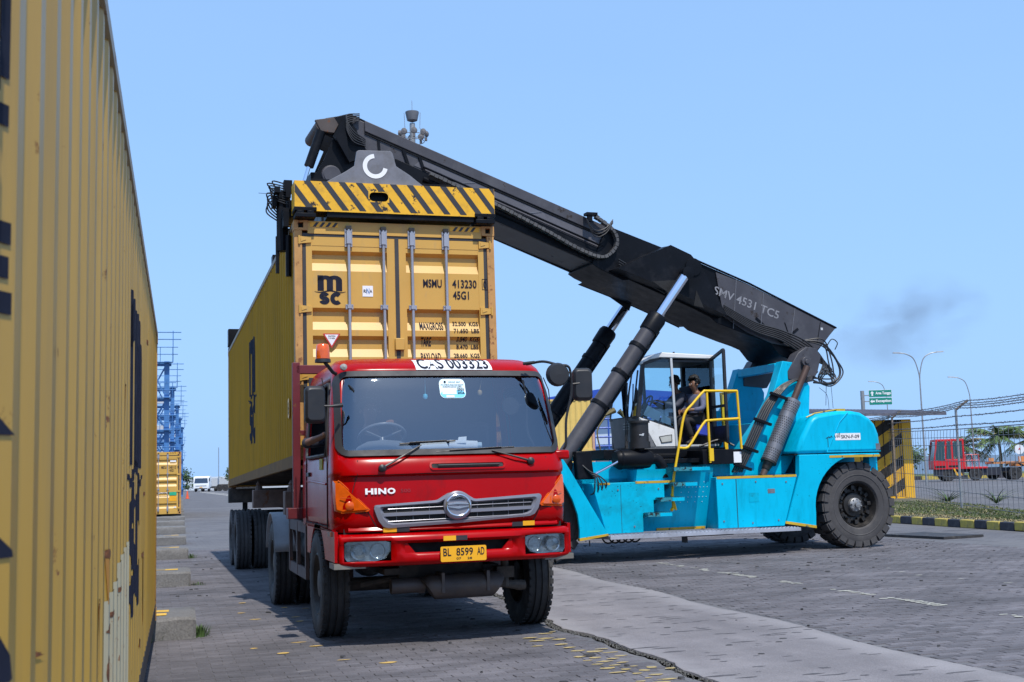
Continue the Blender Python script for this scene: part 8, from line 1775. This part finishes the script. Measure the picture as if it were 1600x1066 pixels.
# ================================================================ far background
mSea = mat('far_sea', (.10, .20, .30), .25, var=.1); o = sheet('sea', [(-2500, 640), (2500, 640), (2500, 2990), (-2500, 2990)], .05, mSea)
mb = MB(); mb.box(-140, -62, 330, 332, 0, 3.6); bw_ = single('boundary_wall', mb, mat('pale_far_wall', (.58, .64, .70), .8, var=.08), 'pale far boundary wall behind the white truck', 'wall', F_W, (-100, 331, 0))
mb = MB(); mb.box(45, 190, 168, 168.6, 0, 2.6); single('boundary_wall', mb, mat('hazy_blue_wall', (.20, .30, .42), .8, var=.08), 'low blue-grey wall behind the palms', 'wall', F_W, (100, 168, 0))
mb = MB(); mb.box(-75, -40, 297, 302, 0, 3.0); single('storage_shed', mb, mLtGrey, 'pale low shed at the far end of the yard beside the held container', 'shed', F_W, (-55, 300, 0))
mLeafF = mat('far_tree_leaf', (.045, .085, .03), .8, var=.3, vs=.8, island=.5); mTrunk = mat('brown_trunk', (.12, .09, .06), .9, var=.3, vs=6)
def bush_tree(x, y, h, r_, lab, grp, seed, ratio=1.0, leaf=.22, n=900, m=None, name='tree', base=.35):
    rn = random.Random(seed); t = Thing(name, lab, 'tree' if name == 'tree' else 'shrub', F_W, (x, y, 0), grp); mb = MB(); mb.tube([(x, y, 0), (x + .1, y, h * base), (x, y, h * .8)], [.10 * h / 4, .07 * h / 4, .02], 6)
    cl = []
    for k in range(6):
        a = rn.uniform(0, 2 * PI); e = (x + r_ * .6 * math.cos(a), y + r_ * .6 * math.sin(a), h * rn.uniform(.5, .9)); mb.tube([(x, y, h * base), e], [.05 * h / 4, .012], 5); cl.append(e)
    t.part('trunk', mb, mTrunk); mb = MB(); cl.append((x, y, h * .85))
    for k in range(n):
        c = rn.choice(cl); p = [c[i] + rn.gauss(0, r_ * (.30, .30, .22 * ratio)[i]) for i in range(3)]
        if p[2] < h * .18: continue
        u = Vector((rn.gauss(0, 1), rn.gauss(0, 1), rn.gauss(0, .6))).normalized() * leaf * rn.uniform(.6, 1.2); v_ = u.orthogonal().normalized() * leaf * .45; i = len(mb.v); P_ = Vector(p)
        mb.v += [tuple(P_ - u), tuple(P_ + v_), tuple(P_ + u), tuple(P_ - v_)]; mb.f.append((i, i + 1, i + 2, i + 3)); mb.m.append(0)
    t.part('crown', mb, m or mLeafF, smooth=0); return t
bush_tree(-83, 300, 5.2, 2.3, 'small tree left of the distant white truck', 'far trees at the end of the yard', 1, leaf=.35, n=700)
bush_tree(-78, 300, 3.0, 1.8, 'low bush between the small tree and the white truck', 'far trees at the end of the yard', 2, leaf=.3, n=600)
bush_tree(-68, 290, 6.2, 2.0, 'tree just right of the distant white truck', 'far trees at the end of the yard', 3, leaf=.35, n=700)
for k, (x, y, h) in enumerate(((-88, 305, 1.6), (-84, 306, 1.5), (-80, 303, 1.5), (-75, 303, 1.4))): bush_tree(x, y, h, 1.5, ['leftmost', 'second from left', 'third from left', 'rightmost'][k] + ' low scrub at the foot of the far pale wall', 'far scrub', 30 + k, leaf=.25, n=350, name='shrub', base=.1)
mPalm = mat('palm_frond_green', (.075, .12, .035), .7, var=.3, vs=1, island=.45)
def palm(x, y, h, sc, lab, seed):
    rn = random.Random(seed); t = Thing('palm_tree', lab, 'palm tree', F_W, (x, y, 0), 'palms beyond the fence'); mb = MB(); mb.tube([(x, y, 0), (x + .1, y, h * .5), (x, y, h)], [.22, .17, .15], 8); t.part('trunk', mb, mTrunk); mb = MB(); md = MB()
    for k in range(22):
        a = 2 * PI * k / 22 + rn.uniform(-.2, .2); el = rn.uniform(-.25, 1.25); L_ = sc * rn.uniform(.8, 1.15); d_ = Vector((math.cos(a), math.sin(a), 0)); s_ = Vector((-d_.y, d_.x, 0)); pts = []
        for j in range(9):
            f_ = j / 8; pts.append(Vector((x, y, h)) + d_ * L_ * f_ * math.cos(el * (1 - .35 * f_)) + Vector((0, 0, L_ * (math.sin(el) * f_ - .55 * f_ * f_))))
        tg = mb if rn.random() < .85 else md; tg.tube([tuple(p) for p in pts], [.03, .028, .025, .022, .02, .016, .012, .01, .006], 3, caps=False)
        for j in range(1, 26):
            f_ = j / 26 * 8; i0 = min(7, int(f_)); p = pts[i0].lerp(pts[i0 + 1], f_ - i0); tn = (pts[i0 + 1] - pts[i0]).normalized(); ll = L_ * .30 * math.sin(PI * (.12 + .85 * j / 26))
            for q in (-1, 1):
                e = p + s_ * q * ll * .75 + tn * ll * .5 + Vector((0, 0, -ll * rn.uniform(.25, .7))); w_ = tn * .045 * sc / 2; i = len(tg.v); tg.v += [tuple(p - w_), tuple(p + w_), tuple(e)]; tg.f.append((i, i + 1, i + 2)); tg.m.append(0)
    t.part('crown', mb, mPalm, smooth=0)
    if md.v: t.part('dry_frond', md, mDry, smooth=0)
palm(53.5, 133, 4.1, 3.9, 'palm behind the round white sign and orange trailer', 1); palm(58.3, 136, 4.0, 4.1, 'palm at the right edge of the picture', 2); palm(49.6, 134, 3.3, 3.4, 'palm behind the railing of the red terminal tractor', 3); palm(66, 142, 3.2, 3, 'palm standing beyond the right edge of the trailer', 5)
for k, (x, y, h) in enumerate(((44, 150, 5.5), (49, 152, 3.5), (38.5, 140, 5.0), (35.5, 141, 4.0))): bush_tree(x, y, h, 2.2, ['round tree behind the red terminal tractor', 'low tree behind the tractor railing', 'leafy tree left of the red terminal tractor', 'leafy tree beside the striped shelter'][k], 'trees beyond the fence', 50 + k, leaf=.3, n=900)
bush_tree(38.8, 121, 2.2, .8, 'red-leaved shrub left of the red terminal tractor', None, 77, leaf=.16, n=500, m=mat('red_leaf', (.25, .03, .06), .7, island=.4), name='shrub', base=.2)
kb2 = bpy.data.objects.new('far_kerb', None); COL.objects.link(kb2); kb2['kind'] = 'structure'
for k in range(16):
    mb = MB(); mb.box(0, 2.2, 0, .5, 0, .38); o = meshobj('kerb_stone', mb, mKY if k % 2 else mKB, 0); o.parent = kb2; o.location = (30 + 2.25 * k, 124 - .28 * k, 0)
mb = MB(); mb.grid([[(28, 124.6, .2), (66, 120.2, .2)], [(28, 160, .3), (70, 160, .3)]]); o = meshobj('far_verge', mb, mGrass, 0); o['kind'] = 'structure'
# ================================================================ exhaust smoke drifting behind the boom heel
mb = MB(); mb.lathe([(.01, -2.4), (1.0, -2.1), (1.7, -1.2), (2.0, 0), (1.7, 1.2), (1.0, 2.1), (.01, 2.4)], (0, 0, 0), 'x', 20); sm_ = meshobj('exhaust_smoke', mb, [], 60); sm_.scale = (1.15, .7, .62); sm_.location = (9.5, 29.0, 5.0); sm_.rotation_euler = (0, R(-12), 0); sm_['kind'] = 'stuff'
m = bpy.data.materials.new('dark_smoke'); m.use_nodes = True; N = m.node_tree.nodes; L = m.node_tree.links; N.remove(N['Principled BSDF']); pv = N.new('ShaderNodeVolumePrincipled'); pv.inputs['Color'].default_value = (.25, .25, .3, 1)
tc = N.new('ShaderNodeTexCoord'); nz2 = N.new('ShaderNodeTexNoise'); nz2.inputs['Scale'].default_value = .75; nz2.inputs['Detail'].default_value = 4; L.new(tc.outputs['Object'], nz2.inputs[0])
ln_ = N.new('ShaderNodeVectorMath'); ln_.operation = 'LENGTH'; L.new(tc.outputs['Object'], ln_.inputs[0]); fa = N.new('ShaderNodeMapRange'); fa.inputs['From Min'].default_value = .2; fa.inputs['From Max'].default_value = 2.0; fa.inputs['To Min'].default_value = 1; fa.inputs['To Max'].default_value = 0; L.new(ln_.outputs['Value'], fa.inputs[0])
r_ = N.new('ShaderNodeMapRange'); r_.inputs['From Min'].default_value = .47; r_.inputs['From Max'].default_value = .72; r_.inputs['To Max'].default_value = .95; L.new(nz2.outputs['Fac'], r_.inputs[0]); ml = N.new('ShaderNodeMath'); ml.operation = 'MULTIPLY'; L.new(fa.outputs[0], ml.inputs[0]); L.new(r_.outputs[0], ml.inputs[1]); L.new(ml.outputs[0], pv.inputs['Density']); L.new(pv.outputs[0], N['Material Output'].inputs['Volume'])
sm_.data.materials.append(m)
